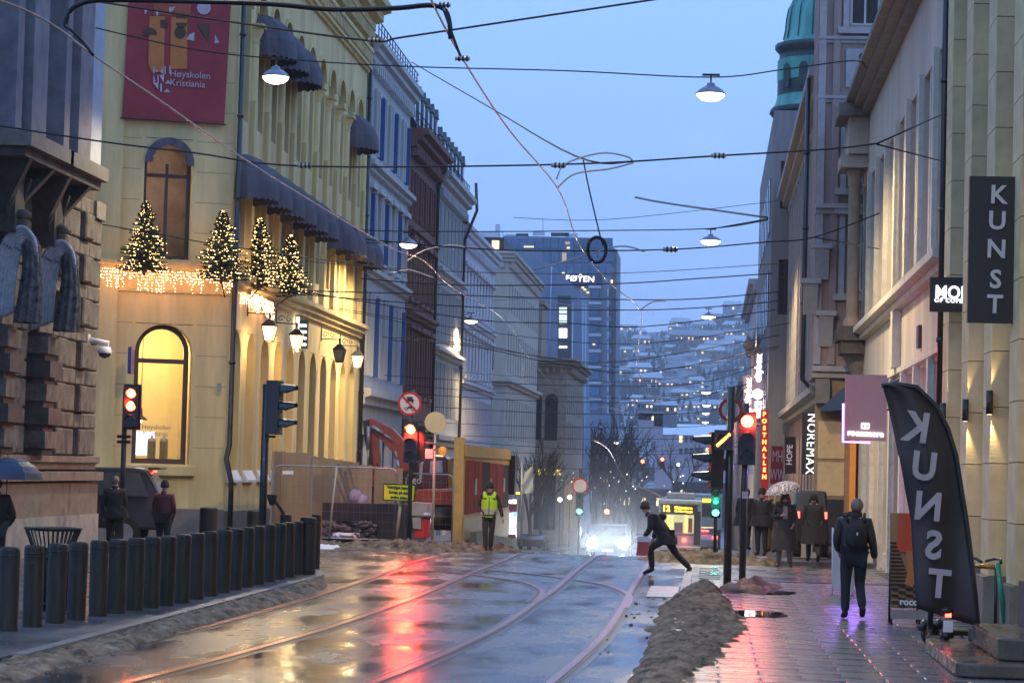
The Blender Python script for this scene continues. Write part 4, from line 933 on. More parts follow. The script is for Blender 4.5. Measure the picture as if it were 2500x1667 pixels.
for i, y in enumerate(range(625, 1000, 29)): 
    if i in (0, 1, 2): pane(1489, y, 1496, y + 8, lit_window, 'lit_pane', 2.6)
pane(1380, 590, 1391, 597, lit_dim, 'lit_pane', -.4); pane(1384, 603, 1391, 607, lit_window, 'lit_pane', -.4); pane(1372, 617, 1383, 640, lit_dim, 'lit_pane', -.4); pane(1279, 601, 1303, 604, lit_window, 'lit_pane', -.4)
for x, y in ((1372, 665), (1414, 668), (1340, 655), (1425, 705), (1432, 712), (1420, 700), (1447, 838), (1395, 700)): pane(x, y, x + 6, y + 4, lit_window, 'lit_pane', -.5)
pane(1378, 671, 1470, 700, mat('dark_sign_band', (.03, .05, .10), .3), 'sign_band', -.45)
for k, (x, y) in enumerate(((1235, 572), (1260, 570), (1300, 566), (1345, 568), (1380, 570))): pane(x, y, x + 30 if k != 3 else x + 44, y + 9, slate if k % 2 else tw_l, 'roof_plant', 4)
o_ = Vector(tp(1416, 681, -.7)) - Vector((-25, 450, 0)); text('FØYEN', 'lit_lettering', 1.45, mat('lit_sign_letters', (1, 1, 1), .4, emis=(.8, .78, 1.0), es=2.6, sample='NONE'), GT, axes(o_, (1, -.0, -.026), (0.026, 0, 1)), .03, space=1.02, sx=1.15, bold=.02)
for x, y0, y1 in ((1326, 528, 572), (1228, 560, 575), (1216, 548, 620)): mb = MB(); mb.tube([tp(x, y1, 6), tp(x - 1, y0, 6)], .07 if x > 1220 else .5, 5); mb.build('mast', tw_l, GT)
# ------------------------------------------------------------------ right side of the street
def tx(px): return math.tan(math.atan((px - 1250) / FPX) - YAW)          # X over Y of an image column at eye level
cream_m = mat('cream_stone_cladding', (.76, .60, .32), .75, var=.16, vs=1.1, bump=.15); grey_r = mat('light_grey_render', (.62, .54, .43), .8, var=.18, vs=.8, streak=True)
grey_t = mat('pale_grey_trim', (.66, .61, .50), .75, var=.15); pink_r = mat('dusky_pink_render', (.36, .26, .23), .85, var=.15, streak=True); pink_t = mat('pale_stone_trim', (.42, .39, .38), .8, var=.12)
mauve = mat('mauve_grey_render', (.27, .25, .26), .85, var=.12, streak=True); copper = mat('green_copper_patina', (.10, .38, .33), .55, var=.35, vs=1.3, streak=True)
KB = thing('cream_building', 'cream stone building at the right edge with deep piers of large blocks', 'building', (4.45, 30, 0)); TK = RIGHT(4.45); OK_ = TK(0, 0, 0)
mb = MB(); mb.box(4.46, 12, 20, 43.2, -.3, 22); mb.build('wall', cream_m, KB)
PY = (29.1, 32.3, 35.4, 38.6, 41.8)
mb = MB(lambda u, w, z: TK(u, w, z) - OK_); w_, h_, c = .5, .80, .02
lo = [(-w_, -.0), (w_, -.0), (w_, .45), (-w_, .45)]
A = [mb.av((x, y, 0)) for x, y in lo]; A1 = [mb.av((x, y, c)) for x, y in lo]
mb.box(-w_, w_, 0, .45, .0, h_ - .014); bm_ = mb.mesh('stone_block'); bm_.materials.append(cream_m)
mb = MB(lambda u, w, z: TK(u, w, z) - OK_); mb.box(-w_ + .02, w_ - .02, 0, .435, 0, 21); core_m = mb.mesh('pier_core'); core_m.materials.append(joint_m)
mb = MB(lambda u, w, z: TK(u, w, z) - OK_); mb.box(-w_ - .05, w_ + .05, 0, .53, 0, .78); pl_m = mb.mesh('pier_plinth'); pl_m.materials.append(stone_base)
for y in PY:
    put('pier_core', core_m, KB, TK(y + .5, 0, .3)); put('pier_plinth', pl_m, KB, TK(y + .5, 0, 0))
    for k in range(22):
        put('stone_block', bm_, KB, TK(y + .5, 0, .79 + k * .8))
for a, b in zip(PY, PY[1:]):                       # deep window bays between the piers
    for z0, z1 in ((.9, 4.4), (5.6, 8.4), (9.4, 12.2)):
        win(KB, TK, a + 1.1, b - .1, z0, z1, .0, False, frame_b, lit_dim if z0 < 1 else glass_d, key='k')
    band(KB, TK, a + 1.005, b - .005, 4.7, 5.1, .25, cream_m, 'string_course', 2)
pipe([(4.02, 43.45, 16), (4.02, 43.45, 0)], 'black downpipe between the cream pier building and the grey building', .06)
# up and down wall lamps
for i, (lx, ly, Y) in enumerate(((2357, 1001, 38.5), (2416, 982, 35.3), (2303, 1008, 41.75))):
    p = at(lx, ly, Y); r = thing('wall_lamp', ('middle', 'nearest', 'farthest')[i] + ' black tubular wall lamp on the cream piers, shining along the stone', 'lamp', tuple(p), group='wall lamps on the cream piers')
    mb = MB(); mb.tube([(0, 0, -.17), (0, 0, .17)], .05, 12); mb.build('housing', black_m, r, world=False)
    mb = MB(); mb.tube([(0, 0, .0), (.04, .13, .0)], .018, 6); mb.build('bracket', black_m, r, world=False)
    mb = MB(); mb.disc((0, 0, -.172), .04, 12, 'z'); mb.build('lens', lit_lamp, r, world=False)
    lamp('wall_lamp_beam', 'SPOT', (0, .05, -.2), 45, (1, .80, .46), .03, None, (0.06, .12, -1), math.radians(46), .8).parent = r
    lamp('wall_lamp_beam', 'SPOT', (0, .05, .2), 16, (1, .80, .46), .03, None, (0.06, .12, 1), math.radians(46), .8).parent = r
# handrail by the entrance
hr = thing('handrail', 'short brass handrail at the shop entrance behind the feather flag', 'handrail', (3.6, 35, 0)); a_ = at(2378, 1380, 35.0); b_ = at(2432, 1384, 35.2)
mb = MB(); mb.tube([tuple(a_), tuple(b_), tuple(b_ + Vector((.05, .2, 0)))], .035, 8); mb.build('rail', mat('brass', (.55, .36, .12), .25, metal=1), hr)
mb = MB(); mb.tube([(b_.x, b_.y, b_.z), (b_.x, b_.y, .0)], .025, 6); mb.build('post', dark_m, hr)
# entrance steps
es = thing('entrance_steps', 'dark wet stone entrance steps at the bottom right corner', 'steps', (2.7, 27, 0))
step_m = wet_material('wet_step_stone', (.085, .07, .05), .18, .4, scale=(1, 1, 1), bstr=.1)
def slab(name, x0, x1, y0, y1, z0, z1, m, par, rr=.25):
    mb = MB(); pts = []
    for cx, cy, a0 in ((x0 + rr, y0 + rr, PI), (x1 - .01, y0, 1.5 * PI), (x1, y1, 0), (x0 + rr, y1 - rr, PI / 2)):
        if abs(cx - x0 - rr) < 1e-6: pts += [(cx + rr * math.cos(a0 + k * PI / 12), cy + rr * math.sin(a0 + k * PI / 12), z0) for k in range(7)]
        else: pts.append((cx, cy, z0))
    mb.extr(pts, (0, 0, z1 - z0)); o = mb.build(name, m, par)
    bv = o.modifiers.new('bevel', 'BEVEL'); bv.width = .025; bv.segments = 3; bv.limit_method = 'ANGLE'; return o
slab('step', 2.72, 4.4, 26.9, 31.0, .012, .17, step_m, es); slab('step', 3.22, 4.4, 27.3, 30.2, .173, .42, step_m, es)
mb = MB(); mb.box(3.75, 4.4, 27.8, 30.0, .423, .95); mb.build('door_plinth', stone_d, es)
# ---- grey building
GB = thing('grey_building', 'long light grey building with a row of tall window piers above a shop floor', 'building', (4.2, 43.5, 0)); TG = RIGHT(4.2)
Ya, Yb = 43.55, 69.3; n_ = 8; bay = (Yb - Ya) / n_
ug = [(Ya + bay * i + .22, Ya + bay * (i + 1) - .22) for i in range(n_)]
wall(GB, TG, Ya, Yb, -.5, 12.5, [dict(z=(.35, 4.35), us=ug), dict(z=(6.35, 10.2), us=ug)], grey_r, .45, back=8)
panel_m = mat('grey_infill_panel', (.30, .29, .29), .7, var=.1)
for i, (a, b) in enumerate(ug):
    mb = MB(TG); mb.box(a + .02, a + (b - a) * .5, -.44, -.12, 6.4, 10.15); mb.build('infill_panel', grey_r, GB)
    for k in (.22, .5, .78): mb = MB(TG); mb.box(a + (b - a) * k - .07, a + (b - a) * k + .07, -.12, .0 if k == .5 else -.06, 6.36, 10.19); mb.build('window_fin', grey_t, GB)
    win(GB, TG, a, b, 6.35, 10.2, .45, False, frame_w, glass_d, key='u', mv=2)
    win(GB, TG, a, b, .35, 4.35, .45, False, grey_t, (lit_dim if i in (1, 2, 5) else glass_d), key='s', mv=1, mh=(.78,))
    for k in range(3): mb = MB(TG); mb.box(a + .35 + k * .7, a + .75 + k * .7, -.118, -.05, 6.6 + (i % 3) * .5, 6.95 + (i % 3) * .5); mb.build('vent_grille', panel_m, GB) if k < 1 else None
bits(GB, TG, [Ya + bay * i for i in range(1, n_)], .36, .0, 4.4, .12, grey_t, 'pilaster', w0=.002); bits(GB, TG, [Ya + bay * i for i in range(1, n_)], .30, 6.32, 10.3, .10, grey_t, 'pilaster', w0=.002)
band(GB, TG, Ya + .02, Yb, 5.85, 6.2, .34, grey_t, 'string_course', 2); band(GB, TG, Ya + .02, Yb - .5, 12.0, 12.5, .65, stone_base, 'cornice', 3); band(GB, TG, Ya, Yb, 4.42, 4.55, .1, grey_t, 'string_course', 1)
mb = MB(TG); mb.box(54.7, 55.3, .002, .2, 4.57, 5.84); mb.build('bracket_pier', grey_t, GB)
mb = MB(TG); mb.box(49.4, 49.9, .002, .07, 4.75, 5.2); mb.build('relief_plaque', stone_d, GB)
# portal at the far end: frieze block, column, pedestal, console
mb = MB(TG); mb.box(67.2, 69.2, .002, .55, 10.95, 11.95); mb.build('portal_block', mat('cream_frieze', (.50, .43, .33), .8), GB)
mb = MB(TG); mb.box(66.9, 69.25, .002, .85, 11.96, 12.3); mb.build('portal_cornice', stone_base, GB)
mb = MB(TG); mb.box(67.4, 69.0, .002, .75, 10.6, 10.94); mb.build('capital_slab', mat('cream_frieze', (.50, .43, .33), .8), GB)
mb = MB(TG); mb.lathe([(.24, 6.25), (.24, 6.4), (.18, 6.5), (.17, 6.6), (.16, 9.9), (.15, 10.1), (.2, 10.2), (.17, 10.3), (.26, 10.58)], (67.9, .33, 0), 16); mb.build('column', mat('tan_column_stone', (.36, .26, .17), .7, var=.15), GB)
mb = MB(TG); mb.box(67.2, 69.1, .002, .75, 5.85, 6.24); mb.box(67.35, 69.0, .002, .65, 5.5, 5.84); mb.build('pedestal', stone_d, GB)
mb = MB(TG); mb.extr([(67.4, 0.003, 4.7), (67.4, .2, 4.75), (67.4, .6, 5.49), (67.4, .003, 5.49)], tuple(Vector((0, 1.4, 0)))) if False else mb.lathe([(.1, 4.8), (.3, 5.0), (.5, 5.49)], (68.2, .05, 0), 12); mb.build('console', stone_base, GB)
# ---- pink building with the projecting bay
PB = thing('pink_building', 'ornate dusky pink building with a projecting bay facing down the street', 'building', (2.9, 70, 0)); TP = FACE(70.0); TPS = RIGHT(2.95)
X0p = tx(1985) * 70; wa, wb = tx(2062) * 70, tx(2062) * 70 + .85
wall(PB, TP, X0p, 6, 4.9, 24, [dict(z=(7.4, 9.4), us=[(wa, wb)]), dict(z=(10.4, 12.35), us=[(wa, wb)]), dict(z=(15.0, 17.0), us=[(wa, wb)])], pink_r, .3, back=0)
for z0, z1 in ((7.4, 9.4), (10.4, 12.35), (15.0, 17.0)):
    win(PB, TP, wa, wb, z0, z1, .3, False, frame_w, glass_d, key='p'); 
    for s_ in (wa - .2, wb + .04): mb = MB(TP); mb.box(s_, s_ + .16, .002, .1, z0 - .1, z1 + .15); mb.build('window_jamb', pink_t, PB)
    mb = MB(TP); mb.box(wa - .35, wb + .35, .002, .26, z1 + .16, z1 + .34); mb.build('window_hood', pink_t, PB)
    mb = MB(TP); mb.box(wa - .35, wb + .35, .002, .22, z0 - .28, z0 - .1); mb.build('window_sill', pink_t, PB)
mb = MB(TP); mb.box(wa - .1, wb + .1, .002, .08, 13.2, 14.3); mb.build('relief_frame', pink_t, PB)
mb = MB(TP)
for k in range(14): mb.ell((wa + .2 + rnd.random() * .5, .09, 13.4 + rnd.random() * .7), .12, .05, .12, 6, 4)
mb.build('relief_ornament', statue_m, PB, kind='stuff')
for z0, z1, w in ((4.9, 5.25, .3), (9.55, 9.85, .3), (14.45, 14.65, .15), (12.75, 12.95, .14)): band(PB, TP, X0p - .0, 6, z0, z1, w, pink_t, 'string_course', 2)
for x in (X0p + .02, X0p + .42): mb = MB(TP); mb.box(x, x + .2, .002, .12, 5.3, 23.9); mb.build('pilaster', pink_r if x > X0p + .1 else pink_t, PB)
for k, (x, z) in enumerate(((X0p + .2, 8.2), (X0p - .1, 7.2), (X0p + .35, 6.3))):
    mb = MB(); mb.extr([(x - .2, 69.97, z - .5), (x - .2, 69.85, z - .5), (x - .2, 69.7, z - .1), (x - .2, 69.55, z + .35), (x - .2, 69.97, z + .35)], (.4, 0, 0)); mb.box(x - .28, x + .28, 69.5, 69.96, z + .36, z + .5); mb.build('scroll_console', pink_t, PB)
mb = MB(); mb.box(X0p, 6, 70.31, 73, 4.9, 24); mb.build('bay_core', pink_r, PB)
mb = MB(); mb.box(X0p + .1, X0p + .5, 69.75, 70, 4.2, 4.89); mb.build('bay_bracket', stone_base, PB)
XS = 3.45; TS_ = RIGHT(XS); us = spans(73, 106, 12, 1.5)
wall(PB, TS_, 70.5, 106.5, -2.2, 14.3, [dict(z=(.3, 3.6), us=us), dict(z=(5.6, 8.0), us=us), dict(z=(9.2, 12.2), us=us)], pink_r, .35, back=6)
for a, b in us:
    win(PB, TS_, a, b, .3, 3.6, .35, False, frame_b, lit_dim if int(a) % 2 else glass_d, key='a'); win(PB, TS_, a, b, 5.6, 8.0, .35, False, frame_w, glass_d, key='b'); win(PB, TS_, a, b, 9.2, 12.2, .35, False, frame_w, glass_d, key='c')
bits(PB, TS_, [a - .3 for a, b in us], .3, 4.9, 13.4, .25, pink_t, 'pilaster', w0=.002); band(PB, TS_, 73, 106, 4.3, 4.8, .5, pink_t, 'string_course', 2); band(PB, TS_, 73, 106.5, 13.4, 14.3, .7, pink_t, 'cornice', 3)
mb = MB(TS_); mb.box(73.1, 106.5, -6, .5, 14.32, 14.9); mb.build('roof', mat('brown_eave', (.10, .06, .05), .7), PB)
pipe([(2.75, 73.4, 14), (2.75, 73.4, 5), (3.3, 73.4, 4.4), (3.3, 73.4, 0)], 'brown black downpipe on the pink building beside the bay', .07)
# shop floor under the bay
mb = MB(TP); mb.box(3.0, 4.2, -.25, -.05, 0, 4.88); mb.build('shop_wall', mat('tan_shopfront', (.36, .25, .13), .7, var=.15), PB)
for x0, z0, z1, m in ((3.1, 1.6, 2.55, mat('tan_lit_blind', (.5, .36, .2), .8, emis=(.8, .5, .25), es=.12)), (3.1, 2.65, 3.7, mat('tan_lit_blind', (.5, .36, .2), .8)), (3.1, .2, 1.5, glass_d)):
    mb = MB(TP); mb.box(x0, x0 + .75, -.049, -.02, z0, z1); mb.build('shop_pane', m, PB)
mb = MB(TP); mb.box(4.0, 4.16, -.05, .12, .6, 3.6); mb.build('orange_strip', mat('orange_panel', (.6, .2, .03), .5, emis=(1, .35, .05), es=.25), PB)
sa = thing('shop_awning', 'dark blue fabric shop awning under the pink bay', 'awning', (2.9, 69.5, 4.3)); a_ = [at(x, y, 68.8) for x, y in ((2005, 995), (2068, 940), (2075, 1000), (2005, 1003))]
mb = MB(); mb.extr([tuple(p) for p in a_], (0, 1.1, 0)); mb.build('canvas', mat('navy_canvas', (.03, .07, .16), .5), sa)
# ---- mauve building with the green copper tower
MBd = thing('mauve_building', 'plain mauve grey building carrying a green copper domed tower', 'building', (2.6, 107, 0)); TM = FACE(107); x0m = tx(1879) * 107
w1 = (tx(1898) * 107, tx(1931) * 107); w2 = (tx(1890) * 107, tx(1924) * 107)
wall(MBd, TM, x0m, 9, -3, 18.0, [dict(z=(9.1, 11.5), us=[w1]), dict(z=(13.7, 15.8), us=[w1])], mauve, .25, back=0, name='front_wall')
for z0, z1 in ((9.1, 11.5), (13.7, 15.8)): win(MBd, TM, w1[0], w1[1], z0, z1, .25, False, dark_m, glass_d, key='m')
mb = MB(); mb.box(x0m, 9, 107.26, 136, -3, 17.9); mb.build('core', mauve, MBd)
Tm2 = RIGHT(x0m)
for (a, b) in spans(109, 135, 8, 1.2):
    for z0 in (4.6, 8.8, 13.0): mb = MB(Tm2); mb.box(a, b, .003, .05, z0, z0 + 2.4); mb.build('window', frame_w, MBd) if False else mb.build('window', glass_d, MBd)
dome = [((2.12, 0), (2.15, .28), copper), ]
dc = (tx(1985) * 109, 109, 18.05)
def ringp(name, prof, m, n=20, sm=True): mb = MB(); mb.lathe(prof, dc, n); return mb.build(name, m, DT)
DT = thing('copper_tower', 'green copper onion dome on a round turret above the right side', 'tower', dc)
slate_g = mat('dark_green_slate', (.035, .06, .065), .5, var=.3)
ringp('eave', [(0, 0), (2.05, 0), (2.12, .1), (2.05, .3)], slate_g); ringp('lower_skirt', [(2.0, .3), (1.85, .55), (1.78, .85)], copper)
ringp('drum', [(1.78, .85), (1.78, 1.5)], slate_g); ringp('arcade_wall', [(1.80, 1.5), (1.80, 2.45)], copper)
for k in range(9):
    a = -PI / 2 - .9 + k * .5; c_ = Vector((dc[0] + 1.8 * math.cos(a), dc[1] + 1.8 * math.sin(a), dc[2] + 1.1)); nx_ = Vector((math.cos(a), math.sin(a), 0)); ux = Vector((-math.sin(a), math.cos(a), 0))
    mb = MB(lambda u, w, z, c_=c_, nx_=nx_, ux=ux: c_ + ux * u + nx_ * w + Vector((0, 0, z))); P = [(-.2, 0), (.2, 0), (.2, .85)] + [(.2 * math.cos(t), .85 + .25 * math.sin(t)) for t in rng(0, PI, 8)[1:]]
    mb.extr([(u, .0, z) for u, z in P], (0, 0, 0)) if False else mb.poly([(u, .03, z) for u, z in P]); mb.build('arched_opening', slate_g, DT)
ringp('upper_cornice', [(1.80, 2.45), (1.72, 2.5), (1.72, 2.75), (1.92, 2.95), (1.92, 3.15), (1.6, 3.2)], slate_g)
ringp('dome', [(1.66, 3.2), (1.55, 3.35), (1.46, 3.8), (1.42, 4.3), (1.34, 4.75), (1.12, 5.2), (.8, 5.6), (.5, 5.85), (.4, 6.0)], copper, 16)
for k in range(14):
    a = 2 * PI * k / 14; mb = MB(); mb.tube([(dc[0] + r * math.cos(a), dc[1] + r * math.sin(a), dc[2] + z) for r, z in ((1.56, 3.4), (1.48, 3.8), (1.44, 4.3), (1.36, 4.75), (1.14, 5.2), (.82, 5.6), (.5, 5.87))], .025, 4); mb.build('dome_seam', slate_g, DT)
ringp('finial', [(.55, 5.95), (.5, 6.1), (.3, 6.2), (.3, 7.4), (.1, 8)], pink_t)
mb = MB(); mb.lathe([(1.75, -6), (1.75, 0)], dc, 20); mb.build('shaft', mauve, DT)
# ---- further fronts on the right
fr1 = thing('gabled_building', 'pale narrow fronted building with a scrolled bay, beyond the mauve one', 'building', (2.5, 137, 0)); Tq = RIGHT(2.55)
us = spans(137, 168, 9, 1.3); wall(fr1, Tq, 136.8, 168, -4, 13.0, [dict(z=(-1.6, 2.2), us=us), dict(z=(4.0, 6.4), us=us), dict(z=(8.2, 10.6), us=us)], light_w, .3, back=8)
for a, b in us:
    for z0, z1 in ((-1.6, 2.2), (4.0, 6.4), (8.2, 10.6)): win(fr1, Tq, a, b, z0, z1, .3, False, frame_w, lit_window if z0 < 0 else glass_d, key='q')
mb = MB(); mb.extr([tuple(at(x, y, 142)) for x, y in ((1862, 700), (1846, 690), (1846, 790), (1838, 830), (1826, 815), (1818, 835), (1822, 862), (1834, 872), (1834, 960), (1862, 960))], (0, 2.2, 0)); mb.build('scrolled_bay', mat('pale_bay_render', (.36, .33, .34), .8), fr1)
mb = MB(); mb.lathe([(0, -.3), (.3, -.2), (.35, 0), (.3, .2), (0, .3)], tuple(at(1828, 842, 141.8)), 10); mb.build('scroll', tan, fr1)
band(fr1, Tq, 136.8, 168, 12.4, 13.0, .5, light_w, 'cornice', 2)
fr2, _t = front('row_building', 'low dark row building far down the right side', 169, 250, 8.5, [dict(z=(-4, -.2), n=12, w=3.5, lit=(0, 2, 3, 5, 8)), dict(z=(2, 4), n=20, w=1.2)], mauve, frame_w, X=2.6, side=-1)
# ------------------------------------------------------------------ signs on the right
sign_k = mat('black_sign_panel', (.022, .02, .02), .45, var=.1); silver = mat('brushed_silver_letters', (.55, .55, .56), .45, var=.05); lit_w2 = mat('lit_white_letters', (1, 1, 1), .4, emis=(.92, .95, 1.0), es=1.6, sample='NONE')
def letters(s_, px0, pys, Y, size, m, par, origin, tilt=-.026, sx=1.0, mirror=False, dy=-.03, xs=None, name='letter', bold=.012, rot=0):
    for k, ch in enumerate(s_):
        p = at(xs[k] if xs else px0, pys[k], Y) + Vector((0, dy, 0)) - Vector(origin)
        r_ = Matrix.Rotation(rot, 3, 'Y') @ Vector((1, 0, tilt)); u_ = Vector((-r_.z, 0, r_.x))
        M = axes(p, r_, u_) 
        if mirror: M = M @ Matrix.Scale(-1, 4, (1, 0, 0))
        text(ch, name, size, m, par, M, .006, sx=sx, bold=bold)
def panel_thing(name, label, P, Y, th, m, cat='sign', part='panel'):
    o = at(*P[0], Y); r = thing(name, label, cat, tuple(o)); mb = MB(); mb.extr([tuple(at(x, y, Y)) for x, y in P], (0, th, 0)); mb.build(part, m, r); return r
ks = panel_thing('hanging_sign', 'tall black sign with grey capital letters reading KUNST downwards', [(2368, 430), (2500, 432), (2500, 790), (2362, 787)], 33, .12, sign_k)
letters('KUNST', 0, [478, 541, 610, 684, 745], 33, .34, silver, ks, ORG[ks.name], xs=[2437, 2434, 2432, 2430, 2428], bold=.008)
for y in (470, 750): mb = MB(); a_ = at(2495, y, 33.06); mb.tube([tuple(a_), (4.2, 33.06, a_.z)], .03, 6); mb.build('bracket', black_m, ks)
ms = panel_thing('hanging_sign', 'small black sign with glowing white letters partly behind the tall black sign', [(2271, 677), (2372, 677), (2372, 762), (2270, 760)], 41.3, .12, sign_k)
p = at(2282, 714, 41.3) - Vector(ORG[ms.name]) + Vector((0, -.03, 0)); text('MON', 'lit_lettering', .30, lit_w2, ms, axes(p, (1, 0, -.02), (.02, 0, 1)), .01, align='LEFT', bold=.006, sx=.88)
p = at(2281, 733, 41.3) - Vector(ORG[ms.name]) + Vector((0, -.03, 0)); text('OF COPEN', 'lit_lettering', .095, lit_w2, ms, axes(p, (1, 0, -.02), (.02, 0, 1)), .01, align='LEFT', space=1.25, bold=.004)
rs = panel_thing('hanging_sign', 'pale beige square shop sign with a violet glowing edge', [(2064, 914), (2166, 915), (2164, 1077), (2063, 1073)], 50, .1, mat('beige_sign_panel', (.42, .33, .32), .6, var=.03))
vio = mat('violet_led_tube', (.6, .3, 1), .4, emis=(.42, .14, 1.0), es=7.0, sample='NONE')
mb = MB(); mb.tube([tuple(at(2059, 985, 50.12)), tuple(at(2058, 1078, 50.12)), tuple(at(2124, 1080, 50.12))], .025, 6); mb.build('led_edge', vio, rs)
p = at(2113, 1058, 50) - Vector(ORG[rs.name]) + Vector((0, -.02, 0)); text('roccamore', 'lit_lettering', .165, lit_w2, rs, axes(p, (1, 0, -.026), (.026, 0, 1)), .008, bold=.008, sx=.98)
mb = MB(); mb.extr([tuple(at(x, y, 49.98)) for x, y in ((2103, 1032), (2123, 1033), (2122, 1047), (2102, 1046))], (0, .02, 0)); mb.build('logo_tile', lit_w2, rs)
for s1, q in (('0', (2107, 1037)),): 
    for dx in (0, 9): mb = MB(); mb.disc(tuple(at(2108 + dx, 1040, 49.96)), .02, 8); mb.build('logo_mark', sign_k, rs)
mb = MB(); mb.tube([tuple(at(2160, 1000, 50.05)), (4.2, 50.05, at(2160, 1000, 50.05).z)], .02, 6); mb.build('bracket', black_m, rs)
lamp('violet_glow', 'AREA', at(2090, 1095, 50.2), 55, (.30, .12, 1.0), .5, rs, (0.1, -.35, -1))
lamp('violet_glow', 'POINT', at(2120, 1000, 50.6), 14, (.36, .14, 1.0), .1, rs)
ns = panel_thing('hanging_sign', 'narrow black sign with glowing white NOREMAX letters turned sideways', [(1959, 1008), (2001, 1008), (2000, 1158), (1957, 1157)], 72.5, .12, sign_k)
p = at(1979, 1083, 72.5) - Vector(ORG[ns.name]) + Vector((0, -.03, 0)); text('NOREMAX', 'lit_lettering', .36, lit_w2, ns, axes(p, (-.02, 0, -1), (1, 0, -.02)), .01, bold=.0, space=1.12, sx=.95)
mb = MB(); mb.tube([tuple(at(1999, 1060, 72.56)), tuple(at(2030, 1060, 72.56))], .025, 6); mb.build('bracket', black_m, ns)
hs = panel_thing('hanging_sign', 'dark narrow sign with pale letters reading HOPE upwards', [(1916, 1066), (1943, 1066), (1943, 1156), (1916, 1156)], 84, .12, mat('dark_red_sign', (.05, .02, .022), .5))
p = at(1928, 1110, 84) - Vector(ORG[hs.name]) + Vector((0, -.03, 0)); text('HOPE', 'lettering', .27, mat('pale_sign_letters', (.7, .6, .6), .5, emis=(1, .8, .8), es=.3), hs, axes(p, (.02, 0, 1), (-1, 0, .02)), .01)
red_p = mat('red_sign_panel', (.38, .02, .025), .5)
ws_ = panel_thing('hanging_sign', 'red sign with tall white strokes beside the dark HOPE sign', [(1884, 1088), (1912, 1090), (1912, 1180), (1880, 1180)], 92, .1, red_p)
for s_, y in (('MH', 1115), ('WW', 1160)): p = at(1898, y, 92) - Vector(ORG[ws_.name]) + Vector((0, -.03, 0)); text(s_, 'lettering', .62, mat('pale_sign_strokes', (.75, .6, .62), .5), ws_, axes(p, (1, 0, -.03), (.02, 0, 1)), .01, sx=.42)
ps = panel_thing('hanging_sign', 'red vertical sign with glowing orange red letters starting POSTH', [(1857, 1000), (1876, 1000), (1876, 1215), (1857, 1215)], 100, .12, mat('red_sign_box', (.16, .01, .015), .5, emis=(1, .03, .03), es=.12))
letters('POSTHALLEN', 1866, [1011 + 17 * k for k in range(10)], 100, .235, mat('lit_orange_letters', (1, .3, .1), .4, emis=(1, .22, .05), es=4.5, sample='NONE'), ps, ORG[ps.name], dy=-.04, bold=.012)
cbx = mat('lit_white_box_letters', (1, 1, 1), .4, emis=(1.0, .85, .95), es=5.0, sample='NONE')
for i, (Y, px_, ytop, ybot, hx, hy) in enumerate(((110, 1851, 852, 945, 1850, 962), (140, 1826, 920, 992, 1827, 1008))):
    sc = 6000 / Y; cs_ = panel_thing('hotel_sign', ('upper nearer' if i == 0 else 'lower farther') + ' glowing white vertical sign with a hexagon at its foot', [(px_ - 11, ytop - 4), (px_ + 11, ytop - 4), (px_ + 10, hy + 16), (px_ - 11, hy + 16)], Y, .15, mat('mauve_sign_backing', (.2, .14, .18), .6))
    cs_['group'] = 'twin hotel signs'
    p = at(px_ + .5, (ytop + ybot) / 2, Y) - Vector(ORG[cs_.name]) + Vector((0, -.04, 0)); text('citybox', 'lit_lettering', 22 / sc, cbx, cs_, axes(p, (.02, 0, 1), (-1, 0, .02)), .01, bold=.012, sx=1.02 if i == 0 else 1.0)
    mb = MB(); c_ = at(hx, hy, Y - .06); r_ = 13.5 / sc; mb.extr([(c_.x + r_ * math.sin(k * PI / 3), c_.y, c_.z + r_ * math.cos(k * PI / 3)) for k in range(6)], (0, .03, 0)); mb.build('hexagon', cbx, cs_)
    lamp('sign_glow', 'POINT', c_ + Vector((0, -.5, .5)), 14, (1, .85, .95), .4, cs_)
# ------------------------------------------------------------------ bollards
def bollard_parts(root, r=.125, h=1.02):
    mb = MB(); mb.lathe([(r * 1.02, 0), (r * 1.0, .05), (r, h - .05), (r * .96, h - .018), (r * .8, h - .002), (0, h)], (0, 0, 0), 18); mb.build('post', boll_m, root, world=False)
    mb = MB(); mb.lathe([(r * 1.005, h - .12), (r * 1.03, h - .115), (r * 1.03, h - .1), (r * 1.005, h - .095)], (0, 0, 0), 18); mb.build('ring', boll_m, root, world=False)
bx = [66, 225, 370, 500, 640, 755, 870, 975, 1070, 1168, 1258, 1345, 1428, 1502, 1577, 1648, 1718, 1782, 1843, 1900]
proto = None
ORD = 'first second third fourth fifth sixth seventh eighth ninth tenth eleventh twelfth thirteenth fourteenth fifteenth sixteenth seventeenth eighteenth nineteenth twentieth'.split()
for i, x in enumerate(bx):
    f = i / (len(bx) - 1); X = -8.45 + .62 * min(1, f * 2.2) + .05 * f
    px_ = x / 2.614; Y = onX(px_, 1330, X).y
    if proto is None:
        proto = thing('bollard', 'first bollard from the left in the dark kerbside bollard row, cut by the frame edge', 'bollard', (X, Y, 0), group='dark bollards in the kerbside row'); bollard_parts(proto)
    else: copy_tree(proto, (X, Y, 0), label=ORD[i] + ' bollard from the left in the dark kerbside bollard row').rotation_euler = (rnd.uniform(-.018, .018), rnd.uniform(-.018, .018), rnd.random())
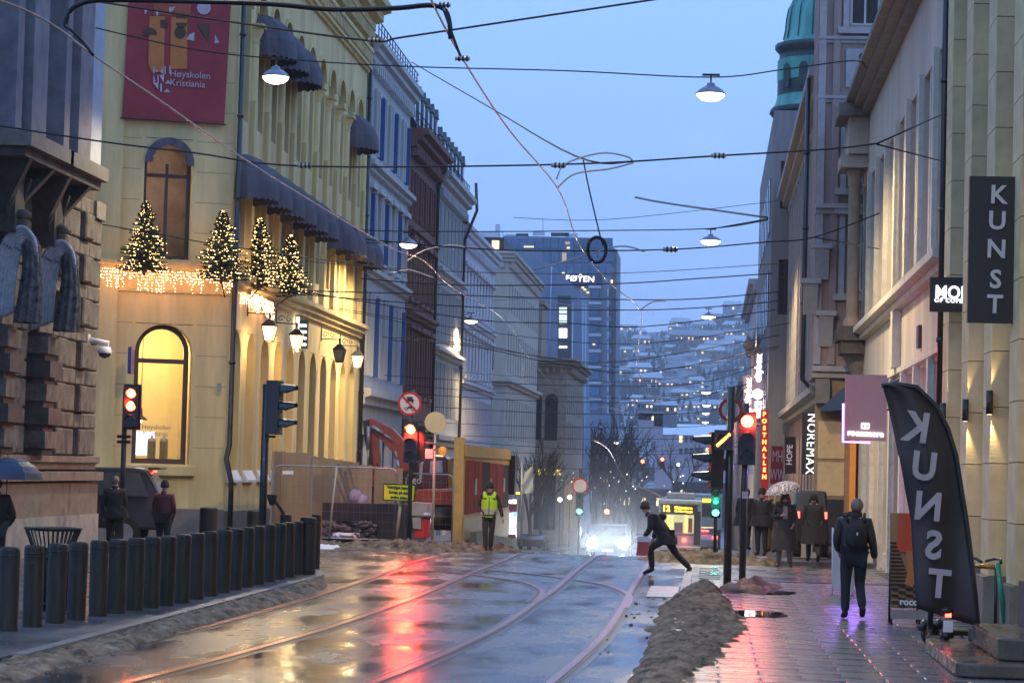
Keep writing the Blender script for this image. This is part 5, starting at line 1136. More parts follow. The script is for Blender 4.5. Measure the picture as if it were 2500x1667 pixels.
for k, (px_, Y, r, h, lab) in enumerate(((752, 46.9, .165, 1.10, 'thick dark bollard at the far right end of the bollard row'), (771, 49.4, .10, 1.10, 'slim dark bollard just behind the thick one at the row end'),
        (508, 54, .20, 1.10, 'short thick bollard on the far pavement by the corner downpipe'), (617, 57, .15, 1.0, 'bollard behind the row, beside the side facing traffic signal'), (559, 51.5, .06, .75, 'thin low post behind the bollard row'), (697, 50.0, .12, 1.08, 'dark stub behind the row with a tilted lamp head'))):
    p = at(px_, 1300, Y); b_ = thing('bollard', lab, 'bollard', (p.x, Y, 0)); bollard_parts(b_, r, h)
    if k == 5:
        mb = MB(); mb.tube([(0, 0, 1.0), (-.14, 0, 1.22), (-.26, -.02, 1.38)], .035, 8); mb.lathe([(.05, 0), (.12, .2), (.10, .22)], (-.3, 0, 1.25), 10); mb.build('tilted_head', boll_m, b_, world=False)
# litter bin with a flared slatted rim
p = at(130, 1290, 33.6); tb = thing('litter_bin', 'dark green litter bin with a flared slatted rim behind the bollards', 'litter bin', (p.x, 33.6, 0))
mb = MB(); mb.lathe([(.22, 0), (.24, .05), (.24, .85), (.22, .86)], (0, 0, 0), 20); mb.build('liner', dark_m, tb, world=False)
mb = MB()
for k in range(34):
    a = 2 * PI * k / 34; c_, s_ = math.cos(a), math.sin(a); mb.tube([(.255 * c_, .255 * s_, .05), (.26 * c_, .26 * s_, .72), (.30 * c_, .30 * s_, .92), (.38 * c_, .38 * s_, 1.12)], .011, 4)
mb.build('slats', boll_m, tb, world=False, kind='stuff')
mb = MB(); mb.lathe([(.37, 1.11), (.40, 1.125), (.40, 1.15), (.36, 1.15), (.25, 1.10)], (0, 0, 0), 28); mb.build('rim', boll_m, tb, world=False)
for z in (.08, .72): mb = MB(); mb.lathe([(.262, z), (.272, z + .01), (.272, z + .04), (.262, z + .05)], (0, 0, 0), 24); mb.build('hoop', boll_m, tb, world=False)
# ------------------------------------------------------------------ traffic signals
def head(root, z, n=3, face=(0, -1), lit=None, litm=None, s=.30, off=(0, 0), arrow=False, dark_fill=None, name='signal_head', halo=True):
    """a signal head of n lamps; face = horizontal direction it looks along; z = bottom"""
    fx, fy = face; fv = Vector((fx, fy, 0)).normalized(); uv = Vector((-fv.y, fv.x, 0)); O = Vector((off[0], off[1], z))
    F_ = lambda u, w, zz: O + uv * u + fv * w + Vector((0, 0, zz))
    mb = MB(F_); H = n * s + .04; mb.box(-s * .52, s * .52, -.16, .08, 0, H); hd = mb.build(name, black_m, root, world=False)
    mb = MB(F_); mb.box(-s * .62, s * .62, -.012, .002, -.05, H + .05); mb.build('backplate', black_m, hd, world=False) if False else None
    for k in range(n):
        zc = .02 + s * (k + .5)
        mb = MB(F_); pts = [(math.cos(a), math.sin(a)) for a in rng(-.25, PI + .25, 12)]
        A = [mb.av((s * .40 * c, .08, zc + s * .40 * q)) for c, q in pts]; B = [mb.av((s * .38 * c, .08 + s * (.95 if q > .2 else .45 + q), zc + s * .38 * q - .02)) for c, q in pts]
        for i in range(len(A) - 1): mb.face((A[i], A[i + 1], B[i + 1], B[i]), True)
        mb.build('visor', black_m, hd, world=False)
        mb = MB(F_); mb.poly([(s * .36 * math.cos(a), .086, zc + s * .36 * math.sin(a)) for a in rng(0, 2 * PI, 20)[:-1]])
        on = lit is not None and k in (lit if isinstance(lit, tuple) else (lit,))
        mb.build('lens', litm if (on and not arrow) else lens_off, hd, world=False)
        if on and arrow:
            mb = MB(F_)
            for d in rng(-.24, .24, 6): mb.ell((d * s * 1.3, .10, zc + d * s * 1.2), .03, .015, .03, 6, 4)
            mb.build('lit_arrow', litm, hd, world=False)
    return hd
lens_off = mat('unlit_signal_lens', (.04, .02, .02), .15)
def round_sign(root, x, z, r, w, fm, rim=None, y=-.06, back=False):
    mb = MB(); mb.disc((x, y, z), r, 28, 'y', -.02); o = mb.build('sign_disc', rim or fm, root, world=False)
    if rim: mb = MB(); mb.disc((x, y - .024, z), r * .80, 28); mb.build('sign_face', fm, o, world=False)
    return o
red_rim = mat('red_sign_rim', (.45, .02, .02), .4); sign_f = mat('white_sign_face', (.62, .55, .58), .4); dark_print = mat('black_sign_print', (.02, .015, .02), .5)
def pole(root, h, r=.06, x=0, z0=0): mb = MB(); mb.tube([(x, 0, z0), (x, 0, h)], r, 12); return mb.build('pole', pole_m, root, world=False)
# side-facing signal behind the bollards
p = at(640, 1300, 46.5); t1 = thing('traffic_signal', 'dark unlit traffic signal seen from the side behind the bollards', 'traffic light', (p.x, 46.5, 0))
pole(t1, 3.62, .075); head(t1, 2.66, 3, (1, -.12), s=.33, off=(.2, 0)); mb = MB(); mb.tube([(0, 0, 3.6), (.2, 0, 3.66)], .025, 6); mb.tube([(0, 0, 2.62), (.2, 0, 2.62)], .025, 6); mb.build('bracket', black_m, t1, world=False)
# pedestrian signal, two red lamps
p = at(302, 1100, 54.5); t2 = thing('pedestrian_signal', 'pedestrian signal glowing with two red lamps in front of the lit arched window', 'traffic light', (p.x, 54.5, 0))
pole(t2, 3.7, .06)
h2 = head(t2, 2.85, 3, (.15, -1), (1, 2), lit_red, s=.29, off=(.16, -.1)); mb = MB(); mb.box(-.04, .36, -.02, .03, 2.78, 3.8); mb.build('backboard', mat('dark_red_brown_board', (.10, .02, .015), .5), t2, world=False)
for z in (3.29, 3.58): mb = MB(); mb.ell((.17, -.22, z), .032, .02, .08, 10, 8); mb.build('lit_figure', lit_redc, t2, world=False)
for z in (2.62, 2.5): mb = MB(); mb.cbox((0, 0, z), .3, .12, .07); mb.build('clamp', black_m, t2, world=False)
lamp('signal_glow', 'SPOT', (.2, -.3, 3.45), 90, (1, .05, .02), .1, None, (.3, -1, -.3), math.radians(100), .8).parent = t2
lamp('signal_spill', 'POINT', (.1, -.45, 3.4), 9, (1, .06, .02), .1, None).parent = t2
# left main signal with no-motor-vehicles sign
p = at(1000, 1250, 66.5); t3 = thing('traffic_signal', 'traffic signal showing a big red light under a no motor vehicles sign, before the excavator', 'traffic light', (p.x, 66.5, 0)); z0 = 0
pole(t3, 4.2, .06)
zr = CAM_Z + (1137 - 1047) / (6000 / 66.5) ; head(t3, zr - .92, 3, (.02, -1), 2, lit_red, s=.36, off=(0, -.16)); head(t3, zr - .85, 3, (1, -.1), s=.30, off=(.3, 0))
mb = MB(); mb.disc((.0, -.275, zr - .005), .075, 20); mb.build('lit_core', lit_redc, t3, world=False)
mb = MB(); mb.tube([(0, 0, zr + .2), (.3, 0, zr + .2)], .02, 6); mb.build('bracket', black_m, t3, world=False)
zs = CAM_Z + (1137 - 985) / (6000 / 66.5); so_ = round_sign(t3, -.07, zs, .33, 0, sign_f, red_rim, -.08)
def nocar(root, x, z, r, y):
    mb = MB(); mb.box(x - .11, x + .11, y - .004, y, z + .06, z + .13); mb.box(x - .075, x + .075, y - .004, y, z + .132, z + .19); mb.box(x - .1, x - .06, y - .004, y, z + .02, z + .058); mb.box(x + .06, x + .1, y - .004, y, z + .02, z + .058); mb.build('car_symbol', dark_print, root, world=False, kind='stuff')
    mb = MB()
    for dx in (-.09, .09):
        pr = None
        for a in rng(0, 2 * PI, 12):
            q = [mb.av((x + dx + rr * math.cos(a), y - .003, z - .14 + rr * math.sin(a))) for rr in (.03, .05)]
            if pr: mb.face((pr[0], pr[1], q[1], q[0]))
            pr = q
    mb.extr([(x - .08, y - .001, z - .12), (x + .0, y - .001, z - .05), (x + .09, y - .001, z - .12), (x + .05, y - .001, z - .13)], (0, -.003, 0)); mb.build('motorcycle_symbol', dark_print, root, world=False, kind='stuff')
    mb = MB(); mb.extr([(x - r * .62, y - .006, z + r * .5), (x - r * .5, y - .006, z + r * .62), (x + r * .62, y - .006, z - r * .5), (x + r * .5, y - .006, z - r * .62)], (0, -.003, 0)); mb.build('red_bar', red_rim, root, world=False)
nocar(t3, -.07, zs, .33, -.108)
lamp('signal_glow', 'SPOT', (0, -.45, zr), 420, (1, .05, .02), .12, None, (.1, -1, -.1), math.radians(130), .8).parent = t3
lamp('signal_spill', 'SPOT', (0, -.5, zr - .1), 420, (1, .05, .02), .15, None, (.1, .7, -1), math.radians(110), .6).parent = t3
p = at(1057, 1250, 66.3); t4 = thing('round_sign', 'blank cream back of a round sign on a slim pale pole by the excavator', 'sign', (p.x, 66.3, 0)); cream_s = mat('cream_sign_back', (.62, .50, .28), .5, var=.05)
zz = CAM_Z + (1138 - 1030) / (6000 / 66.3); mb = MB(); mb.disc((0, -.05, zz), .29, 32, 'y', .015); mb.build('disc', cream_s, t4, world=False)
mb = MB(); mb.tube([(0, 0, 0), (0, 0, zz)], .035, 10); mb.build('pole', mat('pale_beige_pole', (.42, .36, .30), .4), t4, world=False)
for z in (zz - .75, zz - .6): mb = MB(); mb.tube([(0, 0, z), (0, 0, z + .07)], .045, 10); mb.build('clamp', grey_m, t4, world=False)
mb = MB(); mb.box(-.25, -.04, -.05, -.03, zz - .98, zz - .72); mb.build('small_plate', sign_f, t4, world=False)
# right hand signals
p = onZ(1775, 1432, 0); RY = p.y; t5 = thing('traffic_signal', 'left one of the two right hand signal poles, with a small amber arrow', 'traffic light', (p.x, RY, 0))
s5 = 6000 / RY; zt = lambda y: CAM_Z + (1158 - y) / s5
pole(t5, zt(945), .078); head(t5, zt(1100), 1, (-.1, -1), 0, lit_amber, s=.34, off=(-.12, -.18), arrow=True)
for z in (zt(1145), zt(1190) + .02): 
    pass
head(t5, zt(1195) + .02, 3, (-1, -.15), s=.34, off=(-.30, .0))
mb = MB(); mb.extr([(-.45, .02, zt(1150)), (-.08, .02, zt(1118)), (-.02, .02, zt(1150))], (0, .02, 0)); mb.build('amber_plate', mat('orange_plate', (.35, .12, .02), .5), t5, world=False)
zsg = zt(1002); mb = MB(); mb.disc((.0, .06, zsg), .235, 28, 'y', .02); o_ = mb.build('sign_disc', red_rim, t5, world=False); mb = MB(); mb.disc((0, .055, zsg), .17, 28); mb.build('sign_face', sign_f, o_, world=False)
p = onZ(1812, 1420, 0); t6 = thing('traffic_signal', 'right one of the two right hand signal poles, with a big red light', 'traffic light', (p.x, p.y, 0)); s6 = 6000 / p.y; zt6 = lambda y: CAM_Z + (1159 - y) / s6
pole(t6, zt6(1010) + .2, .07); zr6 = zt6(1031); hd6 = head(t6, zr6 - .86, 3, (0, -1), 2, lit_red, s=.34, off=(.03, -.17))
mb = MB(); mb.disc((.03, -.275, zr6 - .01), .085, 20); mb.build('lit_core', lit_redc, t6, world=False)
mb = MB(); mb.cbox((.02, -.08, zt6(1208)), .12, .02, .14); mb.build('sticker', sign_f, t6, world=False)
lamp('signal_glow', 'SPOT', (.03, -.5, zr6), 120, (1, .06, .03), .12, None, (.1, -1, -.5), math.radians(120), .8).parent = t6
lamp('signal_spill', 'POINT', (.1, -.6, zr6), 80, (1, .06, .03), .15, None).parent = t6
# far signals
def far_signal(px_, py, Y, m, lab, s=.3, sign=None, k=0):
    c_ = at(px_, py, Y); r = thing('far_traffic_signal', lab, 'traffic light', (c_.x, Y, g(Y))); z = c_.z - g(Y)
    mb = MB(); mb.tube([(0, 0, 0), (0, 0, z + (1.7 if sign else .7))], .06, 8); mb.build('pole', pole_m, r, world=False)
    head(r, z - .04 - s * (k + .5), 3, (0, -1), k, m, s=s, off=(0, -.1))
    if sign: round_sign(r, 0, c_.z - g(Y) + sign, .33, 0, sign_f, red_rim, -.1)
    return r
a_ = far_signal(1747, 1249, 84, lit_green, 'small signal glowing green just left of the right hand poles', .32); lamp('green_glow', 'POINT', (0, -.6, 2.0), 26, (.05, 1, .6), .1, None).parent = a_
far_signal(1415, 1246, 100, lit_green, 'small signal glowing green on the left of the headlights', .3, 1.0); far_signal(1482, 1247, 128, lit_red, 'small signal glowing red directly above the headlights', .36, None, 2)
for i, (x, y) in enumerate(((1569, 1126), (1617, 1121))):
    c_ = at(x, y, 240); r = thing('far_traffic_signal', ('left' if i == 0 else 'right') + ' one of two tiny red signals high above the tram', 'traffic light', tuple(c_)); mb = MB(); mb.ell((0, 0, 0), .16, .1, .16, 8, 6); mb.build('lens', lit_red, r, world=False)
    mb = MB(); mb.cbox((0, .2, -.3), .4, .2, 1.1); mb.build('head', black_m, r, world=False)
# ------------------------------------------------------------------ construction site
ply = mat('plywood_sheet', (.36, .25, .15), .75, var=.15, vs=2.5, streak=True)
hd_ = thing('plywood_hoarding', 'beige plywood hoarding along the foot of the yellow building', 'hoarding', (-12.2, 69, 0))
xa = tx(672) * 68.5; mb = MB()
sheets = [((xa, 68.5), (xa - .9, 68.2))]; pts = [(xa, 68.5)]
yy = 68.5; x_ = xa
for i in range(9):
    y2 = yy + 1.9; x2 = x_ + .0
    mb = MB(); mb.box(x_, x_ + .05, yy + .01, y2 - .01, -.35, 2.45 - i * .03); mb.build('plywood_panel', ply, hd_); yy = y2
fx = [tx(675) * 68.4, tx(748) * 68.4, tx(820) * 68.4, tx(893) * 68.4, tx(965) * 68.4]
for i, (a, b) in enumerate(zip(fx, fx[1:])): mb = MB(); mb.box(a, b - .015, 69.8 + i * .4, 69.86 + i * .4, -.3, (2.42, 2.25, 2.12, 2.06)[i]); mb.build('plywood_panel', ply, hd_)
def mesh_fence(x0, x1, Y, h, lab, tilt=0):
    r = thing('site_fence', lab, 'fence', (x0, Y, 0), group=None); w = x1 - x0
    P = [(0, 0, .08), (0, 0, h - .18)] + [(.18 - .18 * math.cos(a), 0, h - .18 + .18 * math.sin(a)) for a in rng(0, PI / 2, 4)][1:] + [(w - .18 + .18 * math.sin(a), 0, h - .18 + .18 * math.cos(a)) for a in rng(0, PI / 2, 4)] + [(w, 0, .08)]
    mb = MB(); mb.tube(P, .025, 6); mb.tube([(0, 0, .1), (w, 0, .1)], .02, 6); mb.build('frame', grey_m, r, world=False)
    mb = MB()
    for k in range(int(w / .16)): mb.tube([(.16 * (k + 1), 0, .1), (.16 * (k + 1), 0, h - .02)], .0022, 3)
    for k in range(8): mb.tube([(0, 0, .1 + (h - .1) * k / 8), (w, 0, .1 + (h - .1) * k / 8)], .0022, 3)
    mb.build('wire_mesh', grey_m, r, world=False, kind='stuff')
    mb = MB(); mb.box(-.12, .12, -.35, .35, 0, .09); mb.build('foot', mat('concrete', (.3, .29, .27), .8), r, world=False)
    return r
f1 = mesh_fence(tx(678) * 66.9, tx(977) * 66.9, 66.9, 2.05, 'wide wire site fence panel in front of the rubble')
for px_ in (815,): mb = MB(); a_ = at(803, 1312, 66.8); b_ = at(822, 1140, 66.8); mb.tube([tuple(a_), tuple(b_)], .03, 6); mb.build('leaning_post', mat('pale_beige_pole', (.42, .36, .30), .4), f1)
mesh_fence(tx(1001) * 67.1, tx(1116) * 67.1, 67.1, 1.92, 'narrow wire site fence panel before the excavator cab')
mb = MB(); mb.tube([tuple(at(968, 1312, 66.7)), tuple(at(981, 1205, 66.7))], .045, 8); mb.build('sign_post', mat('pale_beige_pole', (.42, .36, .30), .4), f1)
p = at(703, 1153, 66.8) ; mb = MB(); mb.cbox(tuple(p), .3, .02, .1); mb.build('small_plate', white_m, f1)
ys = panel_thing('notice_board', 'yellow green notice reading Vennligst benytt fortau in dark letters on the fence', [(938, 1181), (1013, 1184), (1010, 1223), (936, 1219)], 66.5, .03, mat('fluorescent_yellow_sign', (.50, .62, .02), .5, var=.04))
for s_, y in (('Vennligst benytt', 1190), ('fortau på den', 1202), ('andre siden', 1214)):
    p = at(974, y, 66.5) - Vector(ORG[ys.name]) + Vector((0, -.01, 0)); text(s_, 'lettering', .118, dark_print, ys, axes(p, (1, 0, -.05), (.05, 0, 1)), .003, bold=.004, sx=.84)
mb = MB(); P = [tuple(at(x, y, 66.49)) for x, y in ((937, 1180.5), (1013.5, 1183.5), (1010.5, 1223.5), (935.5, 1219.5), (937, 1180.5))]; [mb.tube([a, b], .012, 4) for a, b in zip(P, P[1:])]; mb.build('border', dark_print, ys)
# excavator
org_m = mat('orange_machine_paint', (.36, .05, .015), .45, var=.2, vs=3, coat=.3); exd = mat('dark_machine_steel', (.03, .022, .022), .5, var=.3); cabm = mat('dark_red_cab_paint', (.09, .015, .015), .35, coat=.4)
EY = 73.5; ex = thing('excavator', 'orange excavator with folded arm and dark cab behind the site fences', 'excavator', (-9, EY, g(EY)))
def E(x, y, dy=0): return at(x, y, EY + dy)
def plate(name, P, m, dy0, dy1, par=ex): mb = MB(); mb.extr([tuple(E(x, y, dy0)) for x, y in P], (0, dy1 - dy0, 0)); o = mb.build(name, m, par); bv = o.modifiers.new('bevel', 'BEVEL'); bv.width = .03; bv.segments = 2; return o
plate('body', [(1008, 1202), (1022, 1194), (1112, 1194), (1114, 1238), (1010, 1232)], org_m, -.9, 1.3)
plate('counterweight', [(1060, 1196), (1113, 1196), (1114, 1234), (1060, 1232)], org_m, -1.05, -.91)
cab = plate('cab', [(1016, 1192), (1018, 1120), (1028, 1112), (1085, 1112), (1092, 1120), (1094, 1192)], cabm, -.8, .4)
plate('cab_pane', [(1050, 1125), (1080, 1124), (1082, 1154), (1048, 1155)], mat('pale_cab_glass', (.35, .30, .32), .15), -.87, -.82, cab); plate('cab_pane', [(1024, 1130), (1034, 1126), (1030, 1172), (1022, 1176)], mat('pale_cab_glass', (.35, .30, .32), .15), -.87, -.82, cab)
plate('roof_lamp', [(1062, 1110), (1082, 1112), (1082, 1115), (1062, 1113)], lit_window, -.85, -.82, cab)
mb = MB(); c_ = E(1080, 1104, -.2); mb.lathe([(.08, -.1), (.08, -.04), (.11, -.03), (.11, .12), (.06, .17), (0, .18)], tuple(c_), 12); mb.build('beacon', mat('orange_beacon', (.8, .25, .02), .3, emis=(1, .3, .03), es=.5), cab)
text('go', 'lettering', .3, mat('white_decal', (.6, .5, .5), .5), ex, axes(E(1018, 1172, -.86) - Vector(ORG[ex.name]), (1, 0, -.03), (.03, 0, 1)), .003)
tr_ = []
for dy in (-.9, .9):
    mb = MB(); a_, b_ = E(1000, 1262, dy), E(1112, 1265, dy); mb.tube([tuple(a_), tuple(b_)], .36, 12); o = mb.build('track', exd, ex)
plate('undercarriage', [(1012, 1234), (1100, 1236), (1100, 1262), (1012, 1260)], exd, -.5, .8)
def arm(name, P, ws, m, dy=0, th=.32):
    P = [E(x, y, dy) for x, y in P]; mb = MB(); L_, R_ = [], []
    for i, p in enumerate(P):
        d = (P[min(i + 1, len(P) - 1)] - P[max(i - 1, 0)]); n_ = Vector((-d.z, 0, d.x)).normalized(); L_.append(tuple(p + n_ * ws[i])); R_.append(tuple(p - n_ * ws[i]))
    mb.extr(L_ + R_[::-1], (0, th, 0)); o = mb.build(name, m, ex); bv = o.modifiers.new('bevel', 'BEVEL'); bv.width = .02; bv.segments = 2
arm('boom', [(990, 1150), (975, 1092), (945, 1060), (900, 1030)], [.12, .26, .24, .15], org_m, -.2)
arm('stick', [(896, 1024), (906, 1060), (914, 1130), (920, 1196)], [.12, .2, .17, .10], org_m, -.15)
arm('linkage', [(893, 1026), (896, 1068), (905, 1130), (900, 1190)], [.1, .08, .06, .05], exd, -.3, .12)
for P in ([(908, 1040), (960, 1075)], [(975, 1150), (965, 1100)], [(900, 1040), (899, 1140)]): mb = MB(); a_, b_ = E(*P[0], -.35), E(*P[1], -.35); mb.tube([tuple(a_), tuple(a_.lerp(b_, .55))], .06, 8); mb.tube([tuple(a_.lerp(b_, .5)), tuple(b_)], .035, 8); mb.build('hydraulic_ram', grey_m, ex)
mb = MB(); mb.tube([tuple(E(x, y, -.4)) for x, y in ((920, 1130), (930, 1170), (932, 1195), (922, 1215))], .03, 6); mb.build('hose', exd, ex)
arm('bucket', [(905, 1185), (898, 1205), (905, 1232), (925, 1235)], [.22, .34, .3, .12], exd, -.45, .9)
for k in range(4): mb = MB(); c_ = E(918 + k * 2, 1240, -.45 + k * .25); mb.cbox(tuple(c_), .1, .08, .16); mb.build('bucket_tooth', exd, ex)
# rubble skip
sk = thing('rubble_skip', 'dark open skip heaped with rubble and bags behind the wide fence', 'skip', (-10.5, 69, 0)); 
mb = MB(); a_ = tx(800) * 68.6; b_ = tx(1004) * 68.6; mb.box(a_, b_, 68.5, 68.56, .55, 1.05); mb.build('side', exd, sk); mb = MB(); mb.box(a_, b_ , 69.9, 69.96, .0, 1.0); mb.build('back', exd, sk)
mb = MB(); mb.box(tx(935) * 68.6, b_, 68.4, 69.8, 0, 1.05); mb.build('dark_tank', exd, sk)
rub = mat('rubble', (.14, .12, .11), .85, var=.5, vs=6); mb = MB()
for k in range(150):
    x = rnd.uniform(a_ + .1, tx(935) * 68.6); mb.ell((x, rnd.uniform(67.6, 69.4), .05 + rnd.random() ** 2 * .5), rnd.uniform(.04, .16), rnd.uniform(.04, .14), rnd.uniform(.03, .1), 5, 3, .6)
mb.build('rubble', rub, sk, kind='stuff')
mb = MB()
for k in range(14): mb.ell((rnd.uniform(a_ + .5, b_ - 1.3), rnd.uniform(67.4, 68), .12 + rnd.random() * .08), rnd.uniform(.1, .22), .12, .06, 6, 4, .5)
mb.build('snow_lumps', snow_m, sk, kind='stuff')
for i, (x, y, sx_) in enumerate(((868, 1213, .2), (884, 1225, .18))): mb = MB(); mb.ell(tuple(at(x, y, 69.2)), sx_, .2, .22, 10, 7, .25); mb.build('rubble_bag', mat('pale_rubble_bag', (.42, .36, .40), .6, var=.2), sk)
for i, (x0, y0, x1, y1) in enumerate(((812, 1160, 845, 1235), (822, 1132, 852, 1235), (845, 1135, 872, 1230), (838, 1150, 858, 1236))):
    r = thing('leaning_plank', ORD[i] + ' grey brown plank leaning on the plywood hoarding, from the left', 'plank', tuple(at(x1, y1, 69.3)), group='leaning planks'); mb = MB(); A = [tuple(at(x, y, 69.3)) for x, y in ((x0, y0), (x0 + 7, y0), (x1 + 7, y1), (x1, y1))]; mb.extr(A, (0, .04, 0)); mb.build('board', mat('weathered_plank', (.2, .15, .12), .8), r)
# grey box on a red stand
cbn = thing('utility_cabinet', 'grey utility box on a red stand in front of the excavator', 'cabinet', tuple(at(1030, 1312, 66.6)))
def Q(name, P, m, d0, d1, par, Y): mb = MB(); mb.extr([tuple(at(x, y, Y + d0)) for x, y in P], (0, d1 - d0, 0)); o = mb.build(name, m, par); bv = o.modifiers.new('bevel', 'BEVEL'); bv.width = .012; bv.segments = 2; return o
Q('box', [(1004, 1225), (1057, 1228), (1057, 1262), (1004, 1258)], mat('grey_box_paint', (.30, .28, .29), .5), -.1, .3, cbn, 66.6); Q('stand', [(1014, 1262), (1050, 1264), (1047, 1312), (1012, 1312)], mat('red_barrier_plastic', (.55, .03, .02), .4), 0, .3, cbn, 66.6)
Q('grey_door', [(1006, 1262), (1028, 1263), (1028, 1292), (1008, 1290)], mat('grey_box_paint', (.30, .28, .29), .5), -.06, -.01, cbn, 66.6); Q('label_plate', [(1034, 1251), (1051, 1252), (1051, 1258), (1034, 1257)], white_m, -.125, -.11, cbn, 66.6)
# tall ochre framed hoarding with dark red posters
wb = thing('poster_hoarding', 'tall ochre framed hoarding with dark red posters along the pavement', 'hoarding', (-7.1, 70, g(70))); och = mat('ochre_timber', (.62, .36, .10), .7, var=.12); drp = mat('dark_red_poster', (.36, .045, .035), .9, var=.35, vs=1.5, streak=True, spec=.08)
A0, A1 = onX(1130, 1250, -7.1).y, onX(1241, 1250, -7.1).y; TW = LEFT(-7.1)
mb = MB(); mb.box(tx(1117) * A0, -7.1 + .0, A0 - .12, A0, g(A0), 3.0); mb.build('end_post', och, wb)
mb = MB(TW); mb.box(A0, A1, -.12, 0, g(A1), 2.75); mb.build('backing', och, wb)
n_ = 6; st_ = (A1 - A0 - .8) / n_
for k in range(n_):
    y0 = A0 + .4 + st_ * k; mb = MB(TW); mb.box(y0 + .02, y0 + st_ - .02, .002, .03, .75, 2.35 - k * .02); mb.build('poster_panel', drp if k % 3 != 2 else mat('dark_poster', (.07, .03, .03), .9, spec=.08), wb)
    mb = MB(TW); mb.box(y0 + .2, y0 + .9, .031, .035, 1.3, 1.8); mb.build('poster_print', mat('grey_print', (.3, .2, .2), .5), wb) if k % 2 else None
mb = MB(TW); mb.box(A0 + .05, A1, .002, .05, 2.45, 2.8); mb.build('top_board', och, wb); mb = MB(TW); mb.box(A0 + .05, A1, .002, .05, .0 + g(A0), .65); mb.build('bottom_board', mat('beige_board', (.50, .40, .26), .7), wb)
mb = MB(); mb.box(-7.4, -6.9, A1, A1 + .8, 1.2, 2.6); mb.build('dark_box', exd, wb)
for k in range(6):
    y = A0 + .3 + k * 2.6; b_ = thing('concrete_barrier', ORD[k] + ' grey green concrete barrier under the poster hoarding, counted from the near end', 'barrier', (-6.8, y, g(y)), group='concrete barriers under the posters')
    mb = MB(); mb.extr([(-.28, 0, -.1), (.28, 0, -.1), (.12, 0, .22), (.08, 0, .5), (-.08, 0, .5), (-.12, 0, .22)], (0, 2.5, 0)); mb.build('body', mat('mossy_concrete', (.17, .19, .16), .8, var=.3), b_, world=False)
# ------------------------------------------------------------------ pavement boards, feather flag, scooters on the right
wa_ = thing('pavement_board', 'plain white folding board behind the walking man', 'board', tuple(onZ(2035, 1452, 0)))
YA = onZ(2035, 1452, 0).y
for k, (d0, yb) in enumerate(((0, 1450), (.55, 1418))):
    P = [(2031, 1290), (2078, 1292), (2080, yb - 10), (2034, yb - 12)]; 
    mb = MB(); mb.extr([tuple(at(x, y, YA + (.27 if y < 1300 else d0))) for x, y in P], (0, .03, 0)); mb.build('panel', mat('off_white_board', (.55, .5, .5), .5), wa_)
    for x in (2033, 2082): mb = MB(); mb.tube([tuple(at(x, 1288, YA + .27)), (at(x, 1400, YA + d0).x, YA + d0, .01)], .018, 6); mb.build('leg', white_m, wa_)
YP = onZ(2180, 1525, 0).y; pb = thing('poster_board', 'pavement poster board with orange and black checks behind the feather flag', 'board', (tx(2180) * YP, YP, 0))
def PBq(name, P, m, d): mb = MB(); mb.extr([tuple(at(x, y, YP - d)) for x, y in P], (0, .02, 0)); return mb.build(name, m, pb)
PBq('panel', [(2173, 1252), (2250, 1252), (2250, 1484), (2175, 1484)], mat('tan_poster', (.34, .19, .07), .5), .02)
PBq('base_panel', [(2174, 1487), (2262, 1490), (2262, 1512), (2176, 1510)], mat('grey_base_panel', (.3, .27, .25), .6), .02)
redp = mat('orange_red_poster_print', (.58, .07, .02), .5); blkp = mat('black_poster_print', (.02, .012, .01), .5); orp = mat('orange_poster_print', (.52, .16, .05), .5)
PBq('red_shape', [(2196, 1253), (2250, 1253), (2250, 1350), (2222, 1347), (2200, 1348), (2185, 1335), (2192, 1315)], redp, .045)
PBq('orange_leg', [(2212, 1345), (2250, 1345), (2250, 1430), (2225, 1432), (2208, 1425), (2216, 1395)], orp, .05)
for k in range(12):
    y = 1322 + k * 9.2; xr = 2188 + k * 3.2; PBq('check_stripe', [(2174, y), (xr, y + 1), (xr + 2, y + 5), (2174, y + 4.5)], blkp, .045)
for r_ in range(7):
    for c_ in range(4):
        if (r_ + c_) % 2: x = 2176 + c_ * 18; y = 1425 + r_ * 8; PBq('check_tile', [(x, y), (x + 17, y + 1.5), (x + 17, y + 8), (x, y + 7)], blkp, .055)
text('rocc', 'lettering', .14, white_m, pb, axes(at(2218, 1469, YP - .07) - Vector(ORG[pb.name]), (1, 0, -.02), (.02, 0, 1)), .002, bold=.005)
for x in (2177, 2246): mb = MB(); mb.tube([tuple(at(x, 1500, YP + .05)), (at(x, 1500, YP + .05).x, YP + .1, .01)], .02, 6); mb.tube([tuple(at(x, 1260, YP + .05)), (at(x, 1500, YP).x, YP + .5, .01)], .018, 6); mb.build('leg', dark_m, pb)
# feather flag
YF = 30.6; FZ = lambda x, y: (x / 2.044 + 1950, y / 2.044 + 900)
ff = thing('feather_flag', 'tall black feather flag with mirrored grey KUNST lettering', 'flag', tuple(onZ(2368, 1592, 0)))
left = [(415, 80), (440, 165), (470, 300), (490, 400), (510, 480), (530, 600), (545, 680), (560, 760), (570, 940), (578, 1080), (590, 1195)]
right = [(470, 74), (590, 92), (690, 190), (745, 300), (785, 430), (812, 600), (832, 720), (850, 850), (868, 1000), (882, 1130), (896, 1285)]
def lerp_poly(P, t): 
    f = t * (len(P) - 1); i = min(int(f), len(P) - 2); q = f - i; return (P[i][0] * (1 - q) + P[i + 1][0] * q, P[i][1] * (1 - q) + P[i + 1][1] * q)
flag_m = mat('black_flag_cloth', (.034, .027, .030), .55, var=.25, vs=1.5, streak=True)
mb = MB(); n1, n2 = 30, 12; idx = {}
